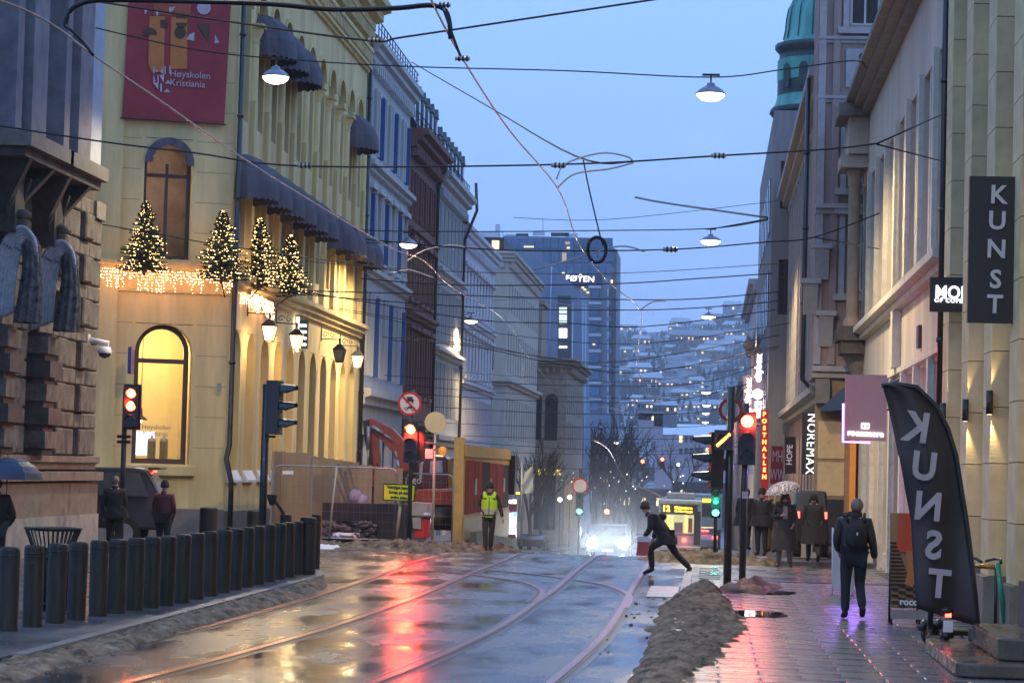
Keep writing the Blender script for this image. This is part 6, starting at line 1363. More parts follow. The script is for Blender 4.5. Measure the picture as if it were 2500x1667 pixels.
def flag_y(i, j): return YF + .05 * math.sin(j * .55 + i * .12) + .03 * math.sin(i * .4) - .06 * (1 - j / n2)
for i in range(n1 + 1):
    l_, r_ = lerp_poly(left, i / n1), lerp_poly(right, i / n1)
    for j in range(n2 + 1):
        q = j / n2; x, y = FZ(l_[0] * (1 - q) + r_[0] * q, l_[1] * (1 - q) + r_[1] * q); idx[i, j] = mb.av(tuple(at(x, y, flag_y(i, j))))
for i in range(n1):
    for j in range(n2): mb.face((idx[i, j], idx[i, j + 1], idx[i + 1, j + 1], idx[i + 1, j]), True)
fo = mb.build('cloth', flag_m, ff); sd = fo.modifiers.new('thickness', 'SOLIDIFY'); sd.thickness = .004
mb = MB(); mb.tube([tuple(at(*FZ(x, y), YF)) for x, y in [(412, 84)] + right[:]] + [tuple(onZ(2366, 1592, .02))], [.03] * 12 + [.03], 8); mb.build('flexible_pole', black_m, ff)
pz = onZ(2366, 1592, 0); mb = MB(); mb.tube([(pz.x, YF, 0), (pz.x - .01, YF, .32)], .055, 10); mb.build('ground_sleeve', dark_m, ff)
mb = MB(); mb.lathe([(.22, 0), (.22, .03), (.05, .05), (.05, .06)], (pz.x, YF, 0.01), 16); mb.build('weight_base', dark_m, ff)
grey_pr = mat('pale_grey_flag_print', (.38, .34, .36), .6)
for ch, x, y, sz, rt in (('K', 590, 298, .50, .10), ('U', 626, 492, .47, .06), ('N', 645, 692, .47, .04), ('S', 673, 885, .47, .03), ('T', 700, 1078, .47, .04)):
    p = at(*FZ(x, y), YF - .17) - Vector(ORG[ff.name]); r_ = Vector((math.cos(rt), 0, -math.sin(rt) - .03)); M = axes(p, r_, Vector((-r_.z, 0, r_.x))) @ Matrix.Scale(-1, 4, (1, 0, 0))
    text(ch, 'flag_letter', sz, grey_pr, ff, M, .002, sx=.92, bold=.016)
# e-scooters
def scooter(name, lab, loc, rz, stem_m, plate=False, deck_m=black_m):
    r = thing(name, lab, 'scooter', loc, rz)
    for y in (-.42, .45):
        mb = MB(); 
        for k in range(20):
            pass
        prof = [(y + .11 * math.cos(a), .12 + .11 * math.sin(a)) for a in rng(0, 2 * PI, 18)]; mb.tube([(0, a, b) for a, b in prof], .028, 8, False); mb.ell((0, y, .12), .02, .085, .085, 10, 6); mb.build('wheel', black_m, r, world=False)
    mb = MB(); mb.box(-.08, .08, -.32, .28, .10, .16); mb.build('deck', deck_m, r, world=False)
    mb = MB(); mb.tube([(0, -.36, .22), (0, -.50, .26), (0, -.58, .18)], [.05, .06, .04], 8); mb.build('fender', black_m, r, world=False)
    mb = MB(); mb.tube([(0, .42, .2), (0, .3, 1.05)], .035, 10); mb.build('stem', stem_m, r, world=False)
    mb = MB(); mb.tube([(-.26, .24, 1.06), (-.1, .3, 1.1), (.1, .3, 1.1), (.26, .24, 1.06)], .02, 8); mb.build('handlebar', black_m, r, world=False)
    mb = MB(); mb.tube([(0, -.2, .12), (.16, -.2, .02)], .012, 5); mb.build('kickstand', dark_m, r, world=False)
    if plate:
        mb = MB(); mb.box(-.06, .06, -.64, -.63, .26, .40); mb.build('number_plate', white_m, r, world=False)
        mb = MB(); mb.box(-.035, .035, -.645, -.62, .44, .49); mb.build('tail_lamp', lit_tail, r, world=False)
        mb = MB(); mb.ell((-.02, -.56, .52), .1, .12, .06); mb.build('seat_pad', dark_m, r, world=False)
    return r
grn = mat('green_scooter_tube', (.02, .30, .16), .3, coat=.4)
p = onZ(2292, 1592, 0); scooter('electric_scooter', 'black electric scooter with a small plate and red tail light below the feather flag', (p.x, p.y + .3, .015), .12, black_m, True)
p = onZ(2335, 1575, 0); scooter('electric_scooter', 'green stemmed scooter leaning behind the black one', (p.x - .02, p.y + .3, .015), -.9, grn)
p = onZ(2392, 1580, 0); scooter('electric_scooter', 'green tubed scooter right of the feather flag pole', (p.x, p.y + .6, .015), -1.3, grn)
p = onZ(2150, 1478, 0); pl = thing('planter', 'dark square planter against the grey building behind the walking man', 'planter', (3.9, p.y, 0)); mb = MB(); mb.extr([(-.3, -.5, 0), (.28, -.5, 0), (.28, .5, 0), (-.3, .5, 0)], (0, 0, .42)); mb.build('box', dark_m, pl, world=False)
mb = MB()
for k in range(40): a = rnd.random() * 6.28; rr = rnd.random() * .25; mb.tube([(rr * math.cos(a) * .5, rr * math.sin(a) * .9, .4), (rr * math.cos(a), rr * math.sin(a) * 1.5, .55 + rnd.random() * .25)], .01, 3)
mb.build('twigs', statue_m, pl, world=False, kind='stuff')
# ------------------------------------------------------------------ people
def skin_mesh(name, V, E, R, m, parent, sub=2, root=0, label=None):
    me = bpy.data.meshes.new(name); me.from_pydata([tuple(v) for v in V], E, []); me.update()
    o = bpy.data.objects.new('tmp', me); S.collection.objects.link(o)
    sk = o.modifiers.new('skin', 'SKIN'); sk.use_smooth_shade = True
    for i, d in enumerate(me.skin_vertices[0].data):
        r = R[i]; d.radius = (r, r) if not isinstance(r, tuple) else r; d.use_root = (i == root)
    sb = o.modifiers.new('sub', 'SUBSURF'); sb.levels = sub; sb.render_levels = sub
    dg = bpy.context.evaluated_depsgraph_get(); dg.update()
    m2 = bpy.data.meshes.new_from_object(o.evaluated_get(dg)); bpy.data.objects.remove(o)
    m2.name = name; m2.materials.clear(); m2.materials.append(m); m2.polygons.foreach_set('use_smooth', [True] * len(m2.polygons))
    ob = bpy.data.objects.new(name, m2); S.collection.objects.link(ob); ob.parent = parent
    if label: ob['label'] = label
    return ob
J0 = dict(pel=(0, 0, .95), wai=(0, .0, 1.08), che=(0, .0, 1.28), neb=(0, .0, 1.45), nec=(0, .015, 1.52), hea=(0, .035, 1.62), top=(0, .02, 1.70),
          sl=(-.18, 0, 1.42), el=(-.24, -.02, 1.13), wl=(-.24, .06, .88), sr=(.18, 0, 1.42), er=(.24, -.02, 1.13), wr=(.24, .06, .88),
          hl=(-.09, 0, .92), kl=(-.10, .02, .49), al=(-.10, -.03, .08), tl=(-.11, .14, .035), hr=(.09, 0, .92), kr=(.10, .02, .49), ar=(.10, -.03, .08), tr=(.11, .14, .035))
def person(label, loc, rz, h=1.75, pose=None, coat=None, coat_m=None, leg_m=None, shoe_m=None, hair_m=None, coat_len=0.0, fat=1.0, face=False, hair='short', hood=False, gloves=None, group=None, name='person', skinm=None):
    r = thing(name, label, 'person', loc, rz, group); k = h / 1.75; J = dict(J0); J.update(pose or {}); J = {a: Vector(b) * k for a, b in J.items()}
    sm_ = skinm or skin_m
    # body: one continuous mesh, with five-fingered hands
    names = ['pel', 'wai', 'che', 'neb', 'nec', 'hea', 'top', 'sl', 'el', 'wl', 'sr', 'er', 'wr', 'hl', 'kl', 'al', 'tl', 'hr', 'kr', 'ar', 'tr']
    V = [J[n] for n in names]; ix = {n: i for i, n in enumerate(names)}
    R = [.115, .11, .12, .07, .052, .083, .06, .06, .042, .028, .06, .042, .028, .08, .055, .038, .03, .08, .055, .038, .03]; R = [a * k for a in R]
    E = [(ix[a], ix[b]) for a, b in (('pel', 'wai'), ('wai', 'che'), ('che', 'neb'), ('neb', 'nec'), ('nec', 'hea'), ('hea', 'top'), ('neb', 'sl'), ('sl', 'el'), ('el', 'wl'), ('neb', 'sr'), ('sr', 'er'), ('er', 'wr'), ('pel', 'hl'), ('hl', 'kl'), ('kl', 'al'), ('al', 'tl'), ('pel', 'hr'), ('hr', 'kr'), ('kr', 'ar'), ('ar', 'tr'))]
    for s_, w, e in ((-1, 'wl', 'el'), (1, 'wr', 'er')):
        d = (J[w] - J[e]).normalized(); pm = J[w] + d * .055 * k; side = Vector((0, 1, 0)) if abs(d.y) < .7 else Vector((0, 0, 1)); side = (side - d * side.dot(d)).normalized(); curl = Vector((-s_, 0, 0)); curl = (curl - d * curl.dot(d)).normalized()
        V.append(pm); R.append(.032 * k); E.append((ix[w], len(V) - 1)); pi_ = len(V) - 1
        for q, (o, l) in enumerate(((.030, .070), (.011, .08), (-.010, .075), (-.029, .06))):
            a = pm + d * .035 * k + side * o * k; b = a + (d * .75 + curl * .35) * l * .55 * k; c = b + (d * .35 + curl * .75) * l * .5 * k
            for p, rr in ((a, .0105), (b, .0095), (c, .008)): V.append(p); R.append(rr * k)
            n = len(V); E += [(pi_, n - 3), (n - 3, n - 2), (n - 2, n - 1)]
        a = pm - d * .02 * k + side * .035 * k; b = a + (side * .6 + d * .7 + curl * .2) * .04 * k; V += [a, b]; R += [.012 * k, .010 * k]; n = len(V); E += [(pi_, n - 2), (n - 2, n - 1)]
    skin_mesh('body', V, E, R, sm_, r, 1)
    # trousers
    lm = leg_m or dark_cloth
    P = [J['pel'], J['hl'], J['kl'], J['al'], J['hr'], J['kr'], J['ar']]
    skin_mesh('trousers', P, [(0, 1), (1, 2), (2, 3), (0, 4), (4, 5), (5, 6)], [.15 * k * fat, .112 * k * fat, .078 * k, .066 * k, .112 * k * fat, .078 * k, .066 * k], lm, r, 2)
    for a, t_ in (('al', 'tl'), ('ar', 'tr')):
        q = J[t_] - J[a]; skin_mesh('shoe', [J[a] - q * .35 + Vector((0, 0, -.01)) * k, J[a] + q * .4 + Vector((0, 0, -.012 * k)), J[t_] + q * .25], [(0, 1), (1, 2)], [.052 * k, .052 * k, .04 * k], shoe_m or black_cloth, r, 1)
    # coat: torso and arms
    cm = coat_m or dark_cloth
    sh = .05 * k
    V = [J['pel'] + Vector((0, 0, -.05)) * k, J['wai'], J['che'], J['neb'] + Vector((0, 0, -.02)), J['sl'], J['el'], J['wl'] - (J['wl'] - J['el']).normalized() * .02, J['sr'], J['er'], J['wr'] - (J['wr'] - J['er']).normalized() * .02]
    R = [(.205 * k * fat, .165 * k * fat), (.19 * k * fat, .15 * k * fat), (.20 * k * fat, .155 * k * fat), (.13 * k, .11 * k), (.082 * k * fat), .06 * k * fat, .048 * k * fat, .082 * k * fat, .06 * k * fat, .048 * k * fat]
    skin_mesh('jacket', V, [(0, 1), (1, 2), (2, 3), (3, 4), (4, 5), (5, 6), (3, 7), (7, 8), (8, 9)], R, cm, r, 2)
    if coat_len:
        mb = MB(); n = 28; rows = []; z0 = J['wai'].z; c0 = J['wai']
        for i in range(8):
            t_ = i / 7; zz = z0 - coat_len * k * t_; fl = 1 + .28 * t_; c = c0.lerp(J['pel'], min(1, t_ * 2)); 
            rows.append([mb.av((c.x + .215 * k * fat * fl * math.cos(2 * PI * q / n) * (1 + .04 * math.sin(q * 3 + i)), c.y + .17 * k * fat * fl * math.sin(2 * PI * q / n) * (1 + .04 * math.sin(q * 5 + i)), zz + .01 * math.sin(q * 2.1))) for q in range(n)])
        for a, b in zip(rows, rows[1:]):
            for q in range(n): mb.face((a[q], a[(q + 1) % n], b[(q + 1) % n], b[q]), True)
        mb.build('coat_skirt', cm, r, world=False)
    # collar
    mb = MB(); nk = J['neb'] * .4 + J['nec'] * .6; mb.lathe([(.085 * k, -.06), (.082 * k, .0), (.075 * k, .05), (.06 * k, .05)], tuple(nk), 14); mb.build('collar', cm, r, world=False)
    # hair, hat or hood
    hc = J['hea'] * .65 + J['top'] * .35; hm_ = hair_m or hair_dark; up = (J['top'] - J['nec']).normalized()
    if hair == 'short': mb = MB(); mb.ell((hc.x, hc.y - .018 * k, hc.z + .022 * k), .094 * k, .108 * k, .105 * k, 14, 9, .08); mb.build('hair', hm_, r, world=False)
    elif hair == 'long':
        mb = MB(); mb.ell((hc.x, hc.y - .02 * k, hc.z + .02 * k), .10 * k, .112 * k, .11 * k, 14, 9, .08); mb.build('hair', hm_, r, world=False)
        for s_ in (-1, 1): skin_mesh('hair_lock', [hc + Vector((s_ * .075, -.01, .02)) * k, hc + Vector((s_ * .10, .02, -.12)) * k, hc + Vector((s_ * .11, .06, -.30)) * k], [(0, 1), (1, 2)], [.04 * k, .045 * k, .025 * k], hm_, r, 1)
    elif hair == 'beanie': mb = MB(); mb.lathe([(.10 * k, -.02), (.108 * k, .0), (.108 * k, .045), (.10 * k, .06), (.085 * k, .12), (.05 * k, .155), (0, .165)], (hc.x, hc.y - .01 * k, hc.z + .0 * k), 18); mb.build('knitted_hat', hm_, r, world=False)
    elif hair == 'hood': mb = MB(); mb.ell((hc.x, hc.y - .035 * k, hc.z + .0 * k), .125 * k, .13 * k, .15 * k, 14, 9, .06); mb.build('hood', cm, r, world=False)
    if face:
        ey = .078 * k
        fc = MB()
        for s_ in (-1, 1): fc.ell((hc.x + s_ * .032 * k, hc.y + .083 * k, hc.z - .01 * k), .012 * k, .008 * k, .007 * k, 8, 5)
        fc.build('eyes', black_cloth, r, world=False, kind='stuff')
        mb = MB(); mb.ell((hc.x, hc.y + .092 * k, hc.z - .035 * k), .014 * k, .022 * k, .026 * k, 8, 6); mb.build('nose', sm_, r, world=False)
        mb = MB(); mb.ell((hc.x, hc.y + .083 * k, hc.z - .075 * k), .026 * k, .01 * k, .007 * k, 8, 5); mb.build('mouth', mat('lips', (.35, .13, .11), .5), r, world=False)
        for s_ in (-1, 1): mb = MB(); mb.ell((hc.x + s_ * .088 * k, hc.y, hc.z - .02 * k), .012 * k, .02 * k, .03 * k, 8, 5); mb.build('ear', sm_, r, world=False)
    return r, J, k
black_cloth = mat('black_cloth', (.014, .013, .014), .8, var=.2); dark_cloth = mat('dark_cloth', (.022, .02, .022), .8, var=.2, bump=.2); denim = mat('dark_denim', (.016, .02, .028), .8, var=.15, bump=.2)
hair_dark = mat('dark_hair', (.02, .014, .01), .6, var=.3, bump=.5, bs=60); hair_grey = mat('grey_hair', (.20, .17, .15), .6, var=.3, bump=.5, bs=60); hair_red = mat('auburn_hair', (.12, .03, .02), .5, var=.3, bump=.5)
maroon = mat('maroon_puffer', (.075, .018, .025), .45, var=.2, bump=.5, bs=6); olive_c = mat('dark_olive_coat', (.030, .028, .024), .6, var=.2, bump=.4, bs=7); sole = mat('grey_sole', (.2, .18, .17), .6)
def walk(s=1, a=.32, lift=.12):
    return dict(kl=(-.09, .14 * s * a / .3, .50), al=(-.09, .30 * s * a / .3 * .5, .09), tl=(-.10, .30 * s * a / .3 * .5 + .16, .05),
                kr=(.10, -.02 * s, .48), ar=(.10, -.30 * s * a / .3, .13 + lift * .5), tr=(.10, -.18 * s * a / .3, .035 + lift * .1))
# big walking man on the right, seen from behind
p = onZ(2082, 1512, 0); r_, J, k = person('man in dark jacket and jeans with a black backpack walking away on the right', (p.x, p.y, .015), 0.05, 1.80,
    dict(hea=(.03, .03, 1.60), top=(.03, .01, 1.68), sl=(-.19, 0, 1.41), sr=(.19, 0, 1.41), el=(-.26, .02, 1.14), wl=(-.20, .16, .95), er=(.26, -.05, 1.12), wr=(.31, .03, .86), hl=(-.10, 0, .92), hr=(.10, 0, .92),
         kl=(-.11, .05, .49), al=(-.11, .05, .08), tl=(-.12, .2, .035), kr=(.10, .10, .50), ar=(.12, -.16, .16), tr=(.13, -.06, .06)), coat_m=olive_c, leg_m=denim, hair_m=hair_grey, fat=1.12, shoe_m=black_cloth)
bp = MB(); 
skin_mesh('backpack', [Vector((0, -.22, 1.0)) * k, Vector((0, -.25, 1.18)) * k, Vector((0, -.21, 1.38)) * k], [(0, 1), (1, 2)], [(.17, .12), (.18, .13), (.14, .09)], black_cloth, r_, 2)
for s_ in (-1, 1): mb = MB(); mb.tube([Vector(q) * k for q in ((s_ * .12, -.2, 1.42), (s_ * .14, -.02, 1.53), (s_ * .14, .15, 1.40))], .022, 6); mb.build('backpack_strap', black_cloth, r_, world=False)
mb = MB(); mb.box(-.012, .012, -.40, -.385, 1.26, 1.30); mb.build('reflective_tab', white_m, r_, world=False)
mb = MB(); mb.lathe([(.115 * k, -.03), (.11 * k, .03), (.09, .04)], tuple(J['nec']), 14); mb.build('scarf', dark_cloth, r_, world=False)
# man in the yellow vest
p = onZ(1192, 1335, 0); r_, J, k = person('man in a yellow high visibility vest and dark hat walking towards us near the excavator', (p.x, p.y, ROAD), PI + .05, 1.80,
    dict(el=(-.29, -.02, 1.13), wl=(-.36, .04, .86), er=(.29, -.03, 1.15), wr=(.20, .14, .98), kl=(-.08, .05, .5), al=(-.06, .0, .08), tl=(-.08, .14, .035), kr=(.09, .1, .5), ar=(.06, .14, .08), tr=(.08, .28, .05)), coat_m=dark_cloth, leg_m=dark_cloth, hair='beanie', hair_m=black_cloth, face=True)
vest = mat('high_vis_yellow_cloth', (.42, .66, .02), .6, var=.05); refl = mat('grey_reflective_band', (.42, .38, .30), .3)
def torso_shell(r, J, k, z0, z1, m, name, grow=1.06, fat=1.0, yoff=0.0):
    mb = MB(); n = 28; rows = []
    for i in range(7):
        t_ = i / 6; zz = (z0 + (z1 - z0) * t_); w = .235 - .0 * t_ + (-.04 if zz > 1.38 else 0) + (-.03 if zz > 1.42 else 0); d = .185 - (.03 if zz > 1.38 else 0)
        rows.append([mb.av((w * grow * k * fat * math.cos(2 * PI * q / n), yoff + d * grow * k * fat * math.sin(2 * PI * q / n), zz * k)) for q in range(n)])
    for a, b in zip(rows, rows[1:]):
        for q in range(n): mb.face((a[q], a[(q + 1) % n], b[(q + 1) % n], b[q]), True)
    return mb.build(name, m, r, world=False)
torso_shell(r_, J, k, 1.10, 1.45, vest, 'vest', .93); torso_shell(r_, J, k, .95, 1.10, refl, 'vest_reflective_band', .95)
for s_ in (-1, 1): mb = MB(); mb.tube([Vector(q) * k for q in ((s_ * .12, .16, 1.36), (s_ * .13, .04, 1.51), (s_ * .13, -.14, 1.40))], [.05, .05, .05], 6); mb.build('vest_shoulder', vest, r_, world=False)
mb = MB(); mb.box(-.008, .008, .168 * k, .185 * k, .96 * k, 1.40 * k); mb.build('zip', black_cloth, r_, world=False)
mb = MB(); mb.box(-.10, .10, .16 * k, .185 * k, .885 * k, .905 * k); mb.build('vest_hem_stripe', vest, r_, world=False)
# crossing figure, long stride with a bag
p = onZ(1625, 1405, ROAD); RA = -PI / 2 + .0   # facing screen left
r_, J, k = person('person in dark clothes striding across the rails with a red and white shopping bag', (p.x, p.y + .2, ROAD), PI / 2, 1.75,
    dict(pel=(0, .0, .86), wai=(0, .10, .98), che=(0, .24, 1.14), neb=(0, .36, 1.28), nec=(0, .42, 1.34), hea=(0, .49, 1.42), top=(0, .51, 1.50), sl=(-.17, .34, 1.27), sr=(.17, .34, 1.27),
         el=(-.22, .36, 1.0), wl=(-.20, .50, .80), er=(.22, .22, 1.0), wr=(.22, .30, .76), hl=(-.09, 0, .84), hr=(.09, 0, .84), kl=(-.10, .34, .58), al=(-.10, .30, .14), tl=(-.10, .46, .05), kr=(.10, -.20, .48), ar=(.10, -.52, .17), tr=(.10, -.44, .03)), coat_m=dark_cloth, leg_m=dark_cloth, hair='beanie', hair_m=dark_cloth, fat=1.15, coat_len=.3)
skin_mesh('small_backpack', [Vector((0, .02, 1.2)) * k, Vector((0, .18, 1.36)) * k], [(0, 1)], [(.14, .11), (.12, .09)], black_cloth, r_, 2)
bg_ = thing('shopping_bag', 'crumpled red and white shopping bag held by the striding person', 'bag', (p.x - .52 * k, p.y + .0, .32)); mb = MB()
A = [mb.av(q) for q in ((-.13, -.05, 0), (.13, -.05, 0), (.13, .05, 0), (-.13, .05, 0))]; B = [mb.av(q) for q in ((-.10, -.06, .34), (.16, -.05, .32), (.15, .05, .34), (-.1, .05, .35))]
mb.face(A); [mb.face((A[i], A[(i + 1) % 4], B[(i + 1) % 4], B[i])) for i in range(4)]; mb.build('sack', mat('red_bag_plastic', (.55, .10, .08), .4), bg_, world=False)
mb = MB(); mb.box(-.115, .15, -.075, .07, .30, .42); mb.build('white_top', white_m, bg_, world=False)
mb = MB(); mb.tube([(-.06, 0, .4), (0.0, 0, .50), (.08, 0, .4)], .008, 5); mb.build('handle', white_m, bg_, world=False)
# umbrella woman
p = onZ(1914, 1383, 0); r_, J, k = person('woman with long auburn hair in a long dark coat facing us under a checked umbrella', (p.x, p.y, .0), PI, 1.72,
    dict(er=(.26, .0, 1.17), wr=(.08, .22, 1.22), el=(-.27, .0, 1.14), wl=(-.2, .15, 1.0), al=(-.14, 0, .08), ar=(.14, 0, .08), tl=(-.16, .14, .035), tr=(.16, .14, .035), kl=(-.12, .0, .49), kr=(.12, .0, .49)), coat_m=olive_c, leg_m=mat('grey_tights', (.16, .14, .14), .7), shoe_m=mat('brown_red_boots', (.12, .035, .025), .5), hair='long', hair_m=hair_red, face=True, coat_len=.68, fat=1.2)
mb = MB(); mb.box(-.05, .05, .12 * 1, .20, 1.12, 1.42); mb.build('pale_scarf', mat('pale_scarf', (.4, .3, .27), .7), r_, world=False)
chk = bpy.data.materials.new('checked_umbrella_fabric'); chk.use_nodes = True; t = chk.node_tree; b = t.nodes['Principled BSDF']; b.inputs['Roughness'].default_value = .5
co = t.nodes.new('ShaderNodeTexCoord'); ck = t.nodes.new('ShaderNodeTexChecker'); ck.inputs['Scale'].default_value = 22; ck.inputs[1].default_value = (.45, .42, .48, 1); ck.inputs[2].default_value = (.10, .08, .09, 1); t.links.new(co.outputs['Object'], ck.inputs[0]); t.links.new(ck.outputs[0], b.inputs['Base Color'])
def umbrella(lab, c, r, hgt, m, tilt=(0, 0), stem=.9):
    u = thing('umbrella', lab, 'umbrella', c); n = 8; mb = MB(); rows = []
    for i in range(6):
        t_ = i / 5; row = []
        for q in range(n * 3):
            a = 2 * PI * q / (n * 3); rr = r * math.sin(t_ * PI / 2 * .96) * (1 - .07 * t_ * abs(math.sin(a * n / 2))); z = hgt * (math.cos(t_ * PI / 2 * .96)); row.append(mb.av((rr * math.cos(a), rr * math.sin(a), z + tilt[0] * rr * math.cos(a) + tilt[1] * rr * math.sin(a))))
        rows.append(row)
    for a, b in zip(rows, rows[1:]):
        for q in range(n * 3): mb.face((a[q], a[(q + 1) % (n * 3)], b[(q + 1) % (n * 3)], b[q]), False)
    o = mb.build('canopy', m, u, world=False)
    for k in range(n):
        a = 2 * PI * k / n; mb = MB(); mb.tube([(r * math.sin(t_) * math.cos(a) * .99, r * math.sin(t_) * math.sin(a) * .99, hgt * math.cos(t_) - .01 + tilt[0] * r * math.sin(t_) * math.cos(a) + tilt[1] * r * math.sin(t_) * math.sin(a)) for t_ in rng(0, 1.5, 4)], .005, 4); mb.build('rib', dark_m, u, world=False)
    mb = MB(); mb.tube([(0, 0, hgt + .05), (0, 0, hgt - stem)], .009, 6); mb.tube([(0, 0, hgt - stem), (0, 0, hgt - stem - .1), (.03, 0, hgt - stem - .13)], .015, 6); mb.build('shaft', dark_m, u, world=False); return u
umbrella('small checked umbrella held over the auburn haired woman', (p.x - .05, p.y - .02, 1.72), .43, .28, chk, (.18, .1), .7)
# other passers-by
p = onZ(1985, 1372, 0); person('person in a long black coat with loose dark hair walking away beside the umbrella woman', (p.x, p.y + .3, 0), .1, 1.70, dict(walk(), **dict(el=(-.24, .02, 1.13))), coat_m=black_cloth, hair='long', hair_m=black_cloth, coat_len=.62, fat=1.15)
p = onZ(1858, 1355, 0); person('person in a black jacket with a pale face standing left of the umbrella woman', (p.x, p.y, 0), PI - .3, 1.74, dict(), coat_m=black_cloth, face=True, hair='beanie', hair_m=black_cloth, coat_len=.3, fat=1.2)
p = onZ(1885, 1350, 0); person('blonde person mostly hidden behind the umbrella woman, in brown trousers', (p.x + .02, p.y + 1.0, 0), 2.6, 1.68, dict(), coat_m=dark_cloth, leg_m=mat('brown_cloth', (.14, .07, .03), .8), hair='long', hair_m=mat('blonde_hair', (.5, .32, .12), .6), coat_len=.3)
p = onZ(1820, 1345, 0); person('dark clothed person beside the right hand signal pole, half hidden', (p.x, p.y + 1.5, 0), -.4, 1.72, dict(), coat_m=black_cloth, hair='hood', coat_len=.4, fat=1.3)
p = at(277, 1300, 54); person('grey haired person in dark clothes behind the bollards next to the parked car', (p.x, 54, 0), .25, 1.72, dict(walk()), coat_m=black_cloth, hair_m=hair_grey, fat=1.2, coat_len=.25)
p = at(398, 1300, 54); person('person in a maroon puffer jacket and dark hat behind the bollards', (p.x, 54, 0), -.2, 1.62, dict(el=(-.25, .0, 1.13), wl=(-.15, .15, .95), er=(.25, .0, 1.13), wr=(.15, .15, .95)), coat_m=maroon, hair='beanie', hair_m=black_cloth, leg_m=denim, fat=1.3)
p = at(-12, 1300, 41); person('person in a black coat cut off by the left edge under the blue umbrella', (p.x, 41, 0), .5, 1.72, dict(el=(-.3, .05, 1.15), wl=(-.1, .25, 1.1), er=(.30, -.02, 1.1), wr=(.2, .12, .92)), coat_m=black_cloth, fat=1.2)
p = at(18, 1150, 41); umbrella('dark blue umbrella at the left edge, beaded with rain', (p.x, 41, 1.70), .62, .40, mat('navy_umbrella', (.012, .03, .07), .5), (0, 0), .85)
# ------------------------------------------------------------------ vehicles (local axes: +Y is the nose)
def vehicle(name, lab, cat, loc, rz, prof, W, m, wheels, glass=(), lamps=(), extra=None, wr=.34, g_m=None):
    """prof: side outline (y, z) of the body, extruded across the width with a tumblehome"""
    r = thing(name, lab, cat, loc, rz); mb = MB(); zt = max(z for y, z in prof)
    def X(z): return W / 2 * (1 if z < zt * .55 else 1 - .16 * (z - zt * .55) / (zt * .45))
    A = [mb.av((-X(z), y, z)) for y, z in prof]; B = [mb.av((X(z), y, z)) for y, z in prof]
    mb.face(A); mb.face(B[::-1]); [mb.face((A[i], B[i], B[(i + 1) % len(A)], A[(i + 1) % len(A)])) for i in range(len(A))]
    o = mb.build('body', m, r, world=False); bv = o.modifiers.new('bevel', 'BEVEL'); bv.width = .06; bv.segments = 3; bv.limit_method = 'ANGLE'; bv.angle_limit = .3
    gm_ = g_m or glass_d
    for q in glass:                     # quads: list of 4 (x,y,z)
        mb = MB(); mb.poly(q); mb.build('window', gm_, r, world=False)
    for y in wheels:
        for s_ in (-1, 1):
            mb = MB(); mb.tube([(s_ * (W / 2 - .2), y, wr), (s_ * (W / 2 + .01), y, wr)], wr, 20); w_ = mb.build('wheel', mat('tyre_rubber', (.015, .015, .015), .8), r, world=False)
            mb = MB(); mb.tube([(s_ * (W / 2 + .011), y, wr), (s_ * (W / 2 + .02), y, wr)], wr * .6, 14); mb.build('rim', grey_m, w_, world=False)
    for (nm, x, y, z, sx_, sz_, mm) in lamps:
        mb = MB(); mb.cbox((x, y, z), sx_, .06, sz_); mb.build(nm, mm, r, world=False)
    return r
carp = mat('dark_car_paint', (.016, .012, .014), .4, coat=.25, var=.05)
p = at(300, 1300, 60.5); rear = at(392, 1250, 60.5).x
suv = vehicle('parked_car', 'dark estate car with a red tail lamp turning into the side street behind the walkers', 'car', (rear - 2.45, 60.8, ROAD), PI / 2 + .12, [(-2.35, .45), (-2.38, .95), (-2.30, 1.2), (-1.95, 1.83), (-1.6, 1.88), (.4, 1.85), (1.1, 1.2), (2.3, 1.05), (2.4, .5)], 1.95, carp, (-1.45, 1.5), glass=(
    [(-.80, -2.26, 1.24), (.80, -2.26, 1.24), (.70, -2.0, 1.76), (-.70, -2.0, 1.76)], [(.975, -2.0, 1.22), (.975, .9, 1.22), (.87, .35, 1.74), (.86, -1.75, 1.76)], [(-.975, -2.0, 1.22), (-.975, .9, 1.22), (-.87, .35, 1.74), (-.86, -1.75, 1.76)]),
    lamps=(('tail_lamp', -.90, -2.30, 1.12, .22, .26, lit_tail), ('side_tail_lamp', -.985, -2.2, 1.12, .04, .2, lit_tail), ('tail_lamp', .86, -2.37, 1.06, .2, .22, lit_tail), ('number_plate', 0, -2.41, .75, .5, .11, white_m), ('high_brake_lamp', 0, -2.02, 1.80, .3, .04, lit_tail)), wr=.37, g_m=mat('tinted_car_glass', (.05, .06, .08), .12))
suv.scale = (1.07, 1.07, 1.07)
mb = MB(); mb.box(-.85, .85, -2.2, -1.95, 1.84, 1.89); mb.build('roof_spoiler', carp, suv, world=False)
head_m = mat('lit_headlamp', (1, 1, 1), .3, emis=(.78, .88, 1.0), es=60.0, sample='NONE'); bluecar = mat('blue_grey_car_paint', (.10, .14, .22), .45)
YC = 104; pc = at(1484, 1325, YC); cr_ = vehicle('oncoming_car', 'oncoming car with two dazzling white headlights on the brow of the road', 'car', (pc.x, YC + 2.1, g(YC + 2.1) + ROAD + .06), PI, [(2.1, .35), (2.15, .75), (1.1, 1.0), (.4, 1.45), (-1.2, 1.48), (-2.0, 1.0), (-2.1, .4)], 1.82, bluecar, (-1.3, 1.35),
    glass=([(-.72, 1.04, 1.05), (.72, 1.04, 1.05), (.62, .45, 1.42), (-.62, .45, 1.42)],), lamps=(('grille', 0, 2.15, .55, .8, .16, black_m), ('number_plate', 0, 2.19, .42, .5, .11, white_m)))
zl_ = pc.z - (g(YC + 2.1) + ROAD + .06)
